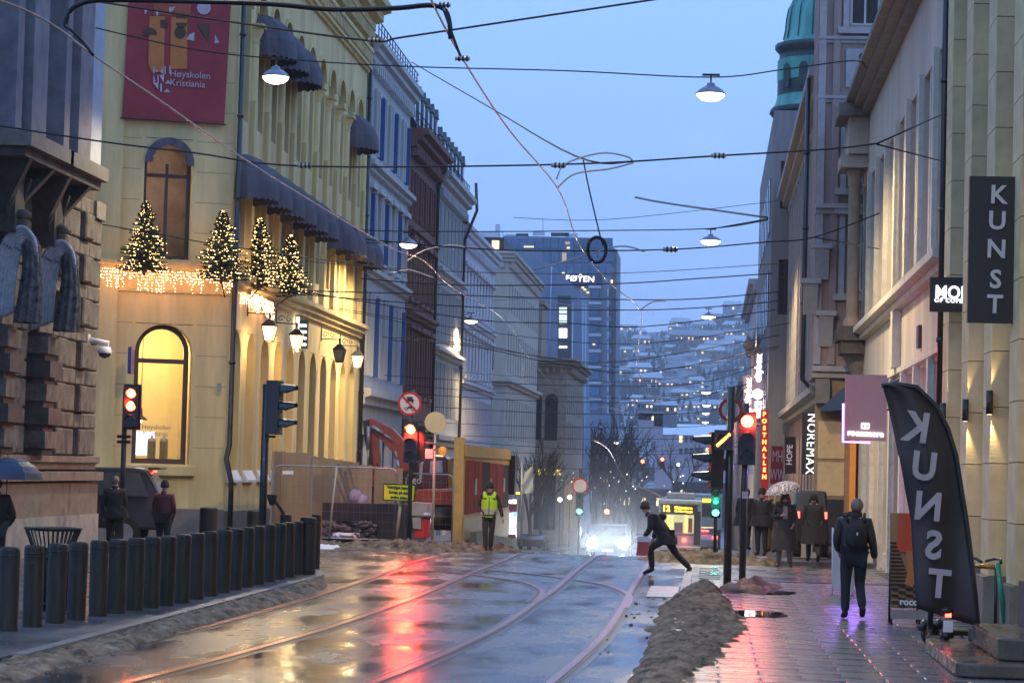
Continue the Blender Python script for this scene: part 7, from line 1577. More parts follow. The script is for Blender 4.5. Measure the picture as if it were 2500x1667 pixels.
for s_ in (-1, 1):
    mb = MB(); mb.ell((s_ * .65, 2.14, zl_), .23, .05, .2, 16, 8); mb.build('headlight', head_m, cr_, world=False)
    lamp('headlight_beam', 'SPOT', (s_ * .65, 2.25, zl_), 1000, (.80, .90, 1.0), .12, None, (0, 1, -.045), math.radians(60), .9).parent = cr_
# tram
tram_b = mat('light_blue_tram_paint', (.26, .42, .56), .35, coat=.5); tram_w = mat('pale_tram_paint', (.55, .55, .52), .35, coat=.4); YT2 = 140
pt = at(1658, 1330, YT2); wT = 2.45; tm = thing('tram', 'light blue tram seen from the back with a lit amber number 12 display', 'tram', (pt.x, YT2, g(YT2) + ROAD)); bz = 0
def TB(name, x0, x1, y0, y1, z0, z1, m, par=None, bev=.0):
    mb = MB(); mb.box(x0, x1, y0, y1, z0, z1); o = mb.build(name, m, par or tm, world=False)
    if bev: bv = o.modifiers.new('bevel', 'BEVEL'); bv.width = bev; bv.segments = 4
    return o
TB('body', -wT / 2, wT / 2, 0, 16, .35, 3.25, tram_b, bev=.12); TB('underframe', -wT / 2 + .15, wT / 2 - .15, .2, 15.8, .05, .36, black_m); TB('bumper', -wT / 2 + .05, wT / 2 - .05, -.12, .1, .38, .6, tram_w, bev=.04)
TB('display_housing', -1.05, 1.0, -.06, .0, 2.45, 2.95, black_m); TB('roof_band', -1.2, 1.2, -.05, 15, 3.0, 3.12, tram_w); TB('roof_gear', -.8, .8, 2, 6, 3.26, 3.6, grey_m, bev=.05)
wglass = mat('lit_tram_window', (.6, .6, .3), .2, emis=(.75, .72, .36), es=.55, sample='NONE'); TB('rear_window', -.85, .80, -.03, .0, 1.35, 2.38, wglass)
for x, w in ((-.70, .10), (-.55, .05), (-.42, .05), (.30, .06), (.38, .05)): TB('lit_post', x, x + w, -.05, -.031, 1.36, 2.36, mat('lit_grab_pole', (.8, .8, .2), .4, emis=(.75, .8, .15), es=1.1, sample='NONE'))
TB('passenger_silhouette', -.3, .18, -.045, -.031, 1.36, 1.95, mat('grey_silhouette', (.22, .22, .25), .8)); TB('passenger_silhouette', .5, .72, -.045, -.031, 1.4, 2.2, mat('brown_silhouette', (.3, .12, .07), .8)); TB('dark_pillar', .82, 1.18, -.04, .0, .7, 2.6, black_m)
amb = mat('lit_amber_display', (1, .6, .05), .4, emis=(1, .55, .03), es=3.2, sample='NONE')
text('12', 'display_number', .46, amb, tm, axes((-.78, -.08, 2.70), (1, 0, -.026), (.026, 0, 1)), .01, bold=.02); text('Majorstuen', 'display_text', .22, amb, tm, axes((.2, -.08, 2.77), (1, 0, -.026), (.026, 0, 1)), .005, bold=.012, sx=1.0); text('via Aker brygge', 'display_text', .16, amb, tm, axes((.2, -.08, 2.58), (1, 0, -.026), (.026, 0, 1)), .005, bold=.01)
mb = MB(); mb.ell((.28, -.02, .95), .14, .06, .13, 12, 8); mb.build('tail_lamp', lit_tail, tm, world=False); mb = MB(); mb.ell((-.95, -.02, .95), .08, .04, .07, 10, 6); mb.build('dark_lamp', lens_off, tm, world=False)
TB('panel_seam', -1.2, 1.2, -.015, .0, 1.24, 1.27, black_m)
lamp('tail_glow', 'POINT', (.28, -.3, .95), 12, (1, .05, .03), .1, None).parent = tm
pt = at(1722, 1275, 172); t2_ = vehicle('following_car', 'silver car with three red lamps in front of the far blue tram', 'car', (pt.x, 172, g(172)), 0, [(-2.1, .4), (-2.15, .95), (-1.7, 1.3), (-1.3, 1.75), (1, 1.75), (1.8, 1.1), (2.2, .5)], 1.8, mat('silver_car_paint', (.35, .36, .42), .3, coat=.6), (-1.3, 1.3),
    glass=([(-.72, -1.72, 1.32), (.72, -1.72, 1.32), (.62, -1.4, 1.7), (-.62, -1.4, 1.7)],), lamps=(('tail_lamp', -.68, -2.14, 1.12, .36, .16, lit_tail), ('tail_lamp', .68, -2.14, 1.12, .36, .16, lit_tail), ('high_brake_lamp', 0, -1.68, 1.55, .5, .1, lit_tail)))
pt = at(1728, 1300, 230); tr2 = thing('far_tram', 'distant blue tram behind the first one with a tiny amber display', 'tram', (pt.x, 230, g(230))); dz = 1.5
for nm, q, m in (('body', (-1.3, 1.3, 0, 20, .3 + dz, 3.5 + dz), tram_b), ('windscreen', (-1.05, 1.05, -.05, 0, 1.5 + dz, 2.7 + dz), glass_d), ('display', (-.7, .7, -.06, 0, 2.85 + dz, 3.15 + dz), amb), ('underframe', (-1.2, 1.2, .1, 19, -.6, .3 + dz), black_m)): TB(nm, *q, m, tr2)
# dark parked cars and vans down the street
for i, (x, Y, hgt, lab) in enumerate(((1300, 150, 1.0, 'dark low car nearly hidden behind the brow of the road on the left'),)):
    pt = at(x, 1300, Y); vehicle('parked_car', lab, 'car', (pt.x, Y, g(Y) + ROAD), PI, [(2.1, .35), (2.15, .8), (1.1, 1.0), (.4, hgt), (-1.4, hgt), (-2.1, 1.0), (-2.15, .4)], 1.8, carp, (-1.3, 1.3), glass=([(-.72, 1.04, 1.05), (.72, 1.04, 1.05), (.62, .45, hgt - .06), (-.62, .45, hgt - .06)],))
pt = at(1960, 1260, 66); van = vehicle('parked_van', 'dark vehicle with one glowing red tail lamp between the passers-by and the shopfront', 'van', (2.15 + .6, 66.6, 0), 0, [(-1.6, .4), (-1.62, 1.2), (-1.5, 1.75), (1.4, 1.75), (1.8, .9), (1.9, .4)], .9, carp, (-1.1, 1.2), lamps=(('tail_lamp', .35, -1.66, 1.12, .09, .17, lit_tail), ('tail_lamp', -.36, -1.66, 1.12, .09, .17, lit_tail)), wr=.28)
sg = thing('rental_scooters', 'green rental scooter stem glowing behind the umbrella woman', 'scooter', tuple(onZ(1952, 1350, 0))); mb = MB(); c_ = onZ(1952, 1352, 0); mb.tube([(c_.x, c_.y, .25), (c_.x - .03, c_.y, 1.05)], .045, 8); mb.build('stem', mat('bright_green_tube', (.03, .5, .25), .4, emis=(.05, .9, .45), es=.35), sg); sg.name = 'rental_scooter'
mb = MB(); mb.box(c_.x - .2, c_.x + .2, c_.y - .02, c_.y + .5, .12, .2); mb.build('deck', black_m, sg); mb = MB(); mb.tube([(c_.x - .2, c_.y, 1.06), (c_.x + .2, c_.y, 1.06)], .02, 6); mb.build('handlebar', black_m, sg)
for y_ in (0, .5): mb = MB(); mb.tube([(c_.x - .03, c_.y + y_, .1), (c_.x + .03, c_.y + y_, .1)], .1, 14); mb.build('wheel', black_m, sg)
# ------------------------------------------------------------------ hanging street lamps
shade_m = mat('grey_lamp_shade', (.22, .25, .32), .35, metal=.3)
def hang_lamp(px, py, w_px, lab, E=900, lit=True, Y=None, anchors=None, col=(1, .77, .42), grp='hanging street lamps'):
    Y = Y or 72 * 58 / max(w_px, 1) * .9
    c = at(px, py, Y); r_ = w_px / (6000 / Y) / 2; o = thing('hanging_street_lamp', lab, 'street lamp', tuple(c), group=grp)
    mb = MB(); mb.lathe([(.05, .26), (.09, .24), (.10, .19), (r_ * .55, .15), (r_ * .85, .08), (r_, .02), (r_ * 1.04, .0), (r_ * .97, -.01)], (0, 0, 0), 22); mb.build('shade', shade_m, o, world=False)
    mb = MB(); mb.lathe([(r_ * .98, .0), (r_ * .9, -.06), (r_ * .65, -.13), (r_ * .3, -.165), (0, -.175)], (0, 0, 0), 18); mb.build('diffuser', lit_lamp if lit else glass_d, o, world=False)
    mb = MB(); mb.tube([(0, 0, .24), (0, 0, .42)], .025, 6); mb.cbox((0, 0, .44), .4, .05, .05); mb.build('hanger', dark_m, o, world=False)
    if lit and E: lamp('lamp_light', 'SPOT', (0, 0, -.24), E, col, r_ * .7, None, (0, 0, -1), math.radians(165), .35).parent = o
    return o, c
LP = [hang_lamp(673, 188, 68, 'big lit hanging lamp in front of the yellow building awnings', 2100, Y=57), hang_lamp(1735, 230, 72, 'big lit hanging lamp high in the sky on the right', 3400, Y=56),
      hang_lamp(1735, 588, 50, 'second lit hanging lamp down the right side', 3200, Y=93), hang_lamp(997, 596, 46, 'lit hanging lamp before the red brown townhouse', 3200, Y=94),
      hang_lamp(1730, 773, 35, 'third lit hanging lamp down the right side', 2600, Y=136), hang_lamp(1150, 783, 33, 'lit hanging lamp before the lilac townhouse', 2600, Y=138)]
hang_lamp(1735, -1500, 200, 'hanging lamp above the near road, out of the top of the view', 800, Y=20); hang_lamp(300, -1400, 200, 'hanging lamp over the left pavement, out of the top of the view', 800, Y=22)
for px, py, w, Y, lab in ((1262, 886, 27, 190, 'small hanging lamp above the tan corner building'), (1345, 954, 20, 235, 'small lit hanging lamp in front of the office block'), (1392, 984, 17, 270, 'tiny lit hanging lamp left of the bare trees'),
    (1724, 957, 24, 195, 'fourth lamp of the row down the right side'), (1725, 989, 20, 235, 'fifth lamp of the row down the right side'), (1723, 1008, 18, 275, 'sixth lamp of the row down the right side'), (1722, 1030, 17, 300, 'seventh lamp of the row down the right side'),
    (1505, 1080, 14, 300, 'tiny lit lamp in front of the dark bare trees')):
    hang_lamp(px, py, w, lab, 0 if Y > 240 else 1500, Y=Y)
for px, py, w, Y, lab in ((1466, 1045, 16, 260, 'unlit snow capped lamp before the bare trees, left one'), (1533, 1058, 13, 300, 'unlit snow capped lamp before the bare trees, right one')): hang_lamp(px, py, w, lab, 0, False, Y)
# street-level pair of globe lamps and lit advertising column
for px, py, Y, r_, lab in ((1367, 1219, 185, .16, 'left one of two white globe lamps at the tan building'), (1391, 1213, 190, .16, 'right one of two white globe lamps at the tan building'), (1656, 1134, 230, .14, 'white lamp head on a dark post above the tram')):
    c = at(px, py, Y); o = thing('globe_lamp', lab, 'street lamp', tuple(c)); mb = MB(); mb.ell((0, 0, 0), r_, r_, r_, 12, 8); mb.build('globe', mat('lit_globe', (1, 1, .9), .4, emis=(1, .93, .75), es=8, sample='NONE'), o, world=False)
    mb = MB(); mb.tube([(0, .1, r_), (0, .1, g(Y) - c.z)], .05, 6); mb.build('post', dark_m, o, world=False)
ac = panel_thing('advertising_column', 'brightly lit white and blue advertising column beside the flag', [(1242, 1222), (1262, 1222), (1259, 1318), (1240, 1318)], 96, .4, mat('ad_column_body', (.14, .04, .05), .5), 'advertising column', 'body')
for P, m in (([(1243, 1220), (1260, 1219), (1260, 1229), (1243, 1228)], lit_white), ([(1244, 1252), (1261, 1250), (1258, 1303), (1241, 1303)], lit_white), ([(1253, 1250), (1261, 1249), (1260, 1262), (1252, 1262)], mat('lit_blue_sign', (.1, .3, 1), .4, emis=(.06, .25, 1), es=3, sample='NONE'))):
    mb = MB(); mb.extr([tuple(at(x, y, 95.95 - (.03 if m is not lit_white else 0))) for x, y in P], (0, .02, 0)); mb.build('lit_panel', m, ac)
mb = MB(); mb.extr([tuple(at(x, y, 95.9)) for x, y in ((1254, 1201), (1269, 1201), (1269, 1206), (1253, 1206))], (0, .05, 0)); mb.build('lit_amber_display', amb, ac)
fl = thing('hanging_flag', 'pale grey blue flag hanging from a pole before the beige building', 'flag', tuple(at(1287, 1165, 100))); mb = MB(); nn = 10; idx = {}
for i in range(nn + 1):
    for j in range(6): x = 1275 + (1301 - 1275) * j / 5 - (0 if j else 0); y0 = 1158 - 22 * j / 5; y1 = 1204; idx[i, j] = mb.av(tuple(at(x, y0 + (y1 - y0) * i / nn, 100 + .08 * math.sin(i * .8 + j))))
for i in range(nn):
    for j in range(5): mb.face((idx[i, j], idx[i, j + 1], idx[i + 1, j + 1], idx[i + 1, j]), True)
mb.build('cloth', mat('pale_flag_cloth', (.42, .48, .52), .7), fl); mb = MB(); mb.tube([tuple(at(1274, 1130, 100)), tuple(at(1273, 1330, 100))], .05, 6); mb.build('pole', grey_m, fl)
# ------------------------------------------------------------------ wires
D = 2500 / 2352.0
def wire(pts, label, Y=None, r=.012, z=None, m=None, sag=0, grp=None, name='overhead_wire', cat='wire'):
    P = [(x * D, y * D) for x, y in pts]
    if z is not None: Q = [onZ(x, y, z) for x, y in P]
    elif isinstance(Y, (list, tuple)): Q = [at(x, y, yy) for (x, y), yy in zip(P, Y)]
    else: Q = [at(x, y, Y) for x, y in P]
    Q = smooth(Q, 6) if len(Q) > 2 else Q
    mb = MB(); mb.tube(Q, r, 6); return mb.build(name, m or wire_m, label=label, cat=cat, group=grp, loc=tuple(Q[0]))
ZW = 5.6
wire([(985, -30), (990, 0), (1062, 135), (1170, 300), (1285, 440), (1330, 560), (1400, 650), (1470, 712), (1468, 780), (1460, 850)], 'right contact wire running down the street past the coiled loop', z=ZW, r=.009, m=wire_c)
wire([(1465, 855), (1500, 905), (1560, 990)], 'far end of the right contact wire above the hillside', z=ZW, r=.013, m=wire_c)
wire([(-30, -8), (60, 25), (140, 70), (215, 128), (380, 240), (540, 352), (720, 465), (900, 570), (975, 600), (1040, 662), (1165, 740), (1220, 830), (1310, 925), (1350, 962), (1362, 1010)], 'left contact wire running past the yellow building', z=ZW, r=.009, m=wire_c)
wire([(1362, 1010), (1400, 1035), (1440, 1105), (1500, 1130), (1570, 1170)], 'reddish contact wire dipping towards the crossing lights', Y=[74, 90, 110, 130, 150], r=.02, m=wire_c)
wire([(150, 62), (158, 30), (185, 10), (240, 1), (430, 4), (620, 10), (760, 22), (900, 20), (985, 13), (1020, 22), (1032, 50), (1035, 90)], 'thick black bracket tube across the top left of the view', Y=19.5, r=.022, name='bracket_arm', cat='bracket')
wire([(1018, 20), (1050, 110), (1062, 138)], 'short steady arm below the end of the bracket tube', Y=19.3, r=.012)
wire([(150, 60), (180, 85), (215, 128)], 'short steady arm at the left end of the bracket tube', Y=19.3, r=.014)
wire([(-20, 286), (230, 325), (450, 352), (700, 382), (1290, 378), (1650, 358), (1900, 343), (2015, 330)], 'long span wire passing just over the road near the coil of the right wire', Y=30)
for a, b in (((2015, 330), (2175, 258)), ((2015, 332), (2170, 372))): wire([a, b], ('upper' if b[1] < 300 else 'lower') + ' forked end of the long span wire on the grey building', Y=[30, 44], r=.011, grp='forked wire ends on the grey building')
wire([(165, -5), (560, 55), (850, 94), (925, 86), (1200, 45), (1540, -6)], 'uppermost span wire crossing in front of the yellow cornice', Y=26)
wire([(200, 60), (450, 115), (700, 140), (960, 154), (1300, 163), (1632, 178), (1800, 160), (1960, 140), (1990, 158)], 'span wire holding the big lamp high on the right', Y=56, r=.016)
wire([(945, 143), (1130, 250), (1320, 358), (1450, 372)], 'diagonal stay wire from the left roofs to the middle crossing', Y=[70, 55, 36, 34], r=.014)
wire([(1278, 412), (1300, 376), (1380, 352), (1440, 360), (1455, 374)], 'upper curved arm at the middle wire crossing', Y=31, r=.012, m=grey_m); wire([(1280, 432), (1320, 400), (1400, 388), (1455, 374)], 'lower curved arm at the middle wire crossing', Y=31, r=.012, m=grey_m)
wire([(1340, 368), (1352, 430), (1378, 540), (1386, 565)], 'stay wire dropping to the black wire loop', Y=36, r=.012)
lp_pts = [(1371 + 21 * math.cos(a), 574 + 29 * math.sin(a)) for a in rng(0, 2 * PI, 18)]
wire(lp_pts, 'black coil of spare wire hanging before the glass tower', Y=40, r=.03, name='wire_coil', cat='wire coil')
wire([(1458, 453), (1540, 468), (1765, 500)], 'grey bracket tube reaching out from the mauve building', Y=106, r=.05, m=grey_m, name='bracket_arm', cat='bracket'); wire([(1765, 503), (1640, 525)], 'thin tie under the grey bracket tube', Y=106, r=.03)
wire([(230, 438), (430, 480), (570, 500), (820, 528), (1100, 532), (1350, 530), (1630, 525), (1765, 505)], 'span wire holding the second right lamp', Y=93, r=.022)
wire([(100, 395), (215, 440), (460, 515), (700, 555), (930, 556)], 'span wire holding the lamp before the red brown townhouse', Y=94, r=.02)
wire([(205, 510), (500, 562), (850, 612), (1000, 640)], 'sagging wire across the lower part of the trees with lights', Y=60, r=.015)
wire([(840, 550), (1070, 570), (1250, 576), (1540, 573), (1760, 556), (1870, 545), (2020, 490)], 'span wire behind the coil crossing to the grey building', Y=46, r=.014)
wire([(1870, 545), (2020, 572)], 'lower fork of the span wire behind the coil', Y=[46, 52], r=.013)
wire([(830, 640), (1060, 655), (1400, 652), (1600, 640), (1775, 628)], 'span wire crossing below the tower sign', Y=70, r=.018); wire([(700, 668), (1000, 676), (1240, 684), (1560, 688), (1790, 670)], 'span wire crossing at the second tower floor', Y=72, r=.018)
wire([(690, 676), (1100, 706), (1470, 712), (1700, 700), (1790, 690)], 'span wire meeting the right contact wire', Y=76, r=.018); wire([(500, 640), (820, 690), (1100, 735), (1300, 742), (1480, 750), (1780, 712)], 'span wire dipping in front of the office block', Y=78, r=.018)
for k, (a, b, c, d) in enumerate(((795, 1080, 855, 1480), (788, 1060, 830, 1430), (870, 1000, 880, 1600), (905, 960, 918, 1560), (935, 1010, 945, 1620), (965, 900, 975, 1650), (995, 950, 1000, 1700), (1030, 1000, 1035, 1650))):
    wire([(b - 180, a - 14), (b, a), ((b + d) / 2, (a + c) / 2 + 10), (d, c), (1790, c - 60)], ORD[k] + ' of the thin span wires low over the far street, from the top', Y=90 + 9 * k, r=.018, grp='thin far span wires')
for pts, Y, lab in (([(935, 600), (975, 575), (1040, 563), (1080, 574)], 60, 'curved steady arm before the grey white townhouse'), ([(1470, 712), (1500, 693), (1530, 692)], 53, 'curved steady arm above the hillside'), ([(900, 628), (940, 620), (1000, 640)], 62, 'curved steady arm before the red brown townhouse'),
    ([(1225, 620), (1300, 600), (1420, 566), (1480, 578)], 46, 'long curved arm across the glass tower'), ([(1130, 690), (1220, 686), (1300, 700), (1400, 706)], 76, 'long flat curved arm before the office block'), ([(1352, 940), (1390, 935), (1440, 948)], 90, 'short curved arm above the bare trees')):
    wire(pts, lab, Y=Y, r=.016, m=grey_m, name='steady_arm', cat='wire arm')
MORE = [((700, 600), (1000, 622), (1400, 628), (1810, 604)), ((760, 705), (1100, 760), (1450, 790), (1815, 742)), ((640, 690), (900, 735), (1240, 820), (1540, 846), (1790, 800)), ((1180, 500), (1400, 504), (1785, 462)), ((880, 880), (1200, 905), (1500, 912), (1830, 864)), ((1000, 1010), (1300, 1030), (1560, 1034), (1840, 990)), ((1000, 850), (1250, 868), (1500, 874), (1825, 826)), ((1100, 1060), (1400, 1078), (1840, 1056))]
for k, pts in enumerate(MORE): wire(list(pts), ORD[k] + ' hair thin tie wire across the street, in the set behind the thicker spans', Y=64 + 13 * k, r=.010 + .0012 * k, grp='hair thin tie wires')
# insulators on the wires
for x, y, Y, lab in ((1018, 12, 19.5, 'insulator at the end of the black bracket tube'), (1283, 380, 30, 'insulator at the middle wire crossing'), (700, 380, 30, 'insulator before the yellow building pilasters'), (1650, 358, 30, 'insulator on the long span wire in the sky'), (862, 92, 26, 'pale insulator before the yellow cornice'), (1062, 135, 19, 'clamp on the right contact wire'), (1540, 573, 46, 'insulator right of the glass tower')):
    c = at(x * D, y * D, Y); r = thing('insulator', lab, 'insulator', tuple(c)); s_ = Y / 6000 * 2.0
    mb = MB(); mb.tube([(-9 * s_, 0, 0), (9 * s_, 0, 0)], 2.6 * s_, 8); mb.build('rod', grey_m, r, world=False)
    for k in (-5, 0, 5): mb = MB(); mb.tube([(k * s_, 0, 0), ((k + 2) * s_, 0, 0)], 3.8 * s_, 10); mb.build('shed', dark_m, r, world=False)
# ------------------------------------------------------------------ lit Christmas trees and icicle lights
needle = mat('fir_needles', (.018, .045, .018), .8, var=.5, vs=8); bark = mat('dark_bark', (.03, .022, .016), .9)
def bulbs(mb, p, r):
    a = [mb.av((p[0] + q[0] * r, p[1] + q[1] * r, p[2] + q[2] * r)) for q in ((1, 0, 0), (0, 1, 0), (-1, 0, 0), (0, -1, 0), (0, 0, 1), (0, 0, -1))]
    for i in range(4): mb.face((a[i], a[(i + 1) % 4], a[4])); mb.face((a[(i + 1) % 4], a[i], a[5]))
def xmas_tree(px, pyb, pyt, Y, lab, w=.52, nb=230):
    b, t_ = at(px, pyb, Y), at(px, pyt, Y); h = t_.z - b.z; r = thing('christmas_tree', lab, 'christmas tree', tuple(b), group='lit fir trees on the yellow building')
    mb = MB(); mb.tube([(0, 0, -.1), (0, 0, h * .98)], [.045, .008], 6); mb.build('trunk', bark, r, world=False)
    mb = MB(); lb = MB(); R_ = random.Random(int(px))
    for i in range(330):
        f = R_.random() ** 1.05; z = h * (.04 + .93 * f); a = R_.random() * 6.283; L_ = (w * (1 - f) ** .9 + .05) * R_.uniform(.55, 1.2) * (1 + .28 * noise.noise(Vector((math.cos(a) * 1.3 + px, math.sin(a) * 1.3, z * 2.2)))); dr = -.22 - .1 * R_.random() if f < .7 else .2
        c, s_ = math.cos(a), math.sin(a); P0 = Vector((0, 0, z)); P1 = Vector((c * L_ * .6, s_ * L_ * .6, z + dr * L_ * .35)); P2 = Vector((c * L_, s_ * L_, z + dr * L_ * .5 + .03))
        mb.tube([P0, P1, P2], [.008, .006, .003], 3, False)
        for k in range(12):
            q = (k + 1) / 12; B = P0.lerp(P1, min(1, q * 1.7)) if q < .59 else P1.lerp(P2, (q - .59) / .41); ln = .105 * (1.15 - q * .4)
            for sg_ in (-1, 1):
                d = Vector((c * .5 - s_ * sg_ * .8, s_ * .5 + c * sg_ * .8, R_.uniform(-.35, .25))) * ln; n_ = Vector((0, 0, .019))
                mb.poly([tuple(B - n_), tuple(B + d * .6 - n_ * .3), tuple(B + d), tuple(B + d * .6 + n_ * 1.4), tuple(B + n_)])
        if R_.random() < .95:
            for k in range(max(1, nb // 190)):
                q = R_.uniform(.45, 1.02); B = P0.lerp(P2, q); bulbs(lb, (B.x, B.y, B.z + .02), R_.uniform(.011, .021))
    mb.build('branches', needle, r, world=False, kind='stuff'); lb.build('fairy_lights', lit_bulb, r, world=False, kind='stuff')
    lamp('fairy_glow', 'POINT', (.25, -.65, h * .4), 13, (1, .62, .26), .5, None).parent = r
    return r
xmas_tree(352, 664, 492, 71.2, 'leftmost lit fir tree, before the tall upper window', .78, 400); xmas_tree(540, 684, 514, 72.2, 'second lit fir tree from the left, at the building corner', .78, 400)
xmas_tree(630, 702, 532, 75.5, 'third lit fir tree, the brightest, beside the blue awnings', .74, 600); xmas_tree(706, 718, 572, 79.5, 'rightmost lit fir tree on the street side ledge', .70, 400)
for (x, y, Y) in ((540, 690, 72.2), (630, 708, 75.5), (706, 726, 79.5)):
    a_ = at(x, y, Y); r = thing('tree_bracket', 'iron shelf bracket under the ' + {540: 'corner', 630: 'brightest', 706: 'rightmost'}[x] + ' lit fir tree', 'bracket', tuple(a_), group='tree brackets on the yellow building'); mb = MB(); mb.tube([(.1, 0, .03), (XL - a_.x + .0, 0, .03)], .025, 6); mb.tube([(0, 0, .03), (XL - a_.x, 0, -.45)], .02, 6); mb.build('arm', iron, r, world=False); mb = MB(); mb.cbox((0, 0, .06), .4, .4, .05); mb.build('shelf', iron, r, world=False)
ic = thing('icicle_lights', 'long fringe of pinkish icicle lights along the yellow building moulding', 'fairy lights', tuple(at(400, 690, 71.5))); lb = MB(); wb_ = MB(); R_ = random.Random(5)
_, zi = fw(400, 664)
for i in range(64):
    u = -4.15 + 4.2 * i / 63; n = R_.choice((3, 4, 5, 7, 8)); gap_ = 1 if R_.random() < .85 else 0
    for k in range(n if gap_ else 1):
        P = TF(u + R_.uniform(-.02, .02), .38 + R_.uniform(-.05, .05), zi - .02 - k * .085 + R_.uniform(-.02, .02)); bulbs(lb, P, R_.uniform(.012, .024))
    if gap_: wb_.tube([tuple(TF(u, .38, zi)), tuple(TF(u, .38, zi - .085 * n))], .004, 3, False)
for i in range(62):
    f = i / 61; y = 73.2 + 5.2 * f; top = at(557 + (668 - 557) * f, 683 + (742 - 683) * f, y)
    for k in range(R_.choice((5, 6, 7, 8))):
        bulbs(lb, (top.x + R_.uniform(-.04, .04), y, top.z - k * .075 + R_.uniform(-.03, .03)), R_.uniform(.015, .027))
lb.build('light_bulbs', lit_bulb_w, ic, kind='stuff'); wb_.build('wires', wire_m, ic, kind='stuff')
for x, y, Y in ((260, 705, 70.6), (340, 705, 70.9), (430, 710, 71.3), (520, 715, 71.7), (600, 725, 75.0), (640, 745, 77.0)): c = at(x, y, Y); lamp('icicle_glow', 'POINT', (c.x, c.y - .2, c.z), 11, (1, .52, .26), .25, ic)
# ------------------------------------------------------------------ bare trees down the street
bark_f = mat('bare_branch_bark', (.045, .032, .03), .9)
def bare_tree(loc, h, lab, seed, spread=.5, grp='bare winter trees', lv=5, warm_=False):
    R_ = random.Random(seed); r = thing('bare_tree', lab, 'tree', loc, group=grp); tb_ = MB(); cb_ = MB()
    def grow(p, d, l, rad, lev):
        q = p + d * l; mid = p.lerp(q, .5) + Vector((R_.uniform(-.05, .05), R_.uniform(-.05, .05), 0)) * l
        (tb_ if lev < 2 else cb_).tube([p, mid, q], [rad, rad * .85, rad * .7], 5 if lev < 2 else 3, False)
        if lev >= lv: return
        for k in range(R_.choice((2, 3, 3)) if lev else 4):
            nd = (d + Vector((R_.uniform(-1, 1), R_.uniform(-1, 1), R_.uniform(-.2, .7))) * spread * 1.2).normalized(); grow(q if k else mid.lerp(q, .5), nd, l * R_.uniform(.62, .85), rad * .62, lev + 1)
    grow(Vector((0, 0, 0)), Vector((0, 0, 1)), h * .3, h * .022, 0)
    tb_.build('trunk', bark_f, r, world=False); cb_.build('crown', bark_f, r, world=False, kind='stuff'); return r
TPX = (1412, 1452, 1492, 1530, 1470, 1435, 1512, 1556, 1398, 1545, 1445, 1500)
for i, (px, Y, h) in enumerate(((1412, 265, 13), (1452, 280, 15), (1492, 290, 15), (1530, 300, 13), (1470, 310, 16), (1435, 300, 15), (1512, 330, 14), (1556, 340, 9), (1398, 250, 9), (1545, 290, 8), (1445, 270, 11), (1500, 275, 11))):
    c = at(px, 1300, Y); bare_tree((c.x, Y, g(Y)), h, ORD[sorted(TPX).index(px)] + ' bare winter tree from the left in the clump before the tower', 40 + i, .6, 'bare trees in the dark clump', 5)
c = at(1292, 1300, 150); bare_tree((c.x, 150, g(150)), 6.5, 'slim bare street tree right of the pale hanging flag', 77, .35, None); c = at(1318, 1300, 165); bare_tree((c.x, 165, g(165)), 7.0, 'slim bare street tree before the tan corner building', 78, .35, None)
c = at(1660, 1300, 420); bare_tree((c.x, 420, g(420)), 16, 'far reddish bare tree above the tram', 79, .6, None)
# dark mass of far street buildings behind the tram
dkw = mat('dark_far_render', (.09, .075, .08), .9, var=.3, vs=.3)
for i, (x0, x1, yt, Y, lab) in enumerate(((1395, 1500, 1130, 345, 'dark low far building behind the bare trees'), (1490, 1640, 1190, 380, 'dark far shed with lights behind the tram'), (1640, 1860, 1175, 420, 'long dark far building under the pale house'))):
    a_, b_ = at(x0, yt, Y), at(x1, yt, Y); r = thing('far_building', lab, 'building', (a_.x, Y, g(Y))); mb = MB(); mb.box(a_.x, b_.x, Y, Y + 12, g(Y) - 3, a_.z); mb.build('wall', dkw, r)
    for k in range(12): x = a_.x + (b_.x - a_.x) * (k + .5) / 12; mb = MB(); mb.box(x - .35, x + .35, Y - .06, Y - .01, a_.z - 2.6, a_.z - 1.4); mb.build('window', lit_window if rnd.random() < .35 else glass_d, r)
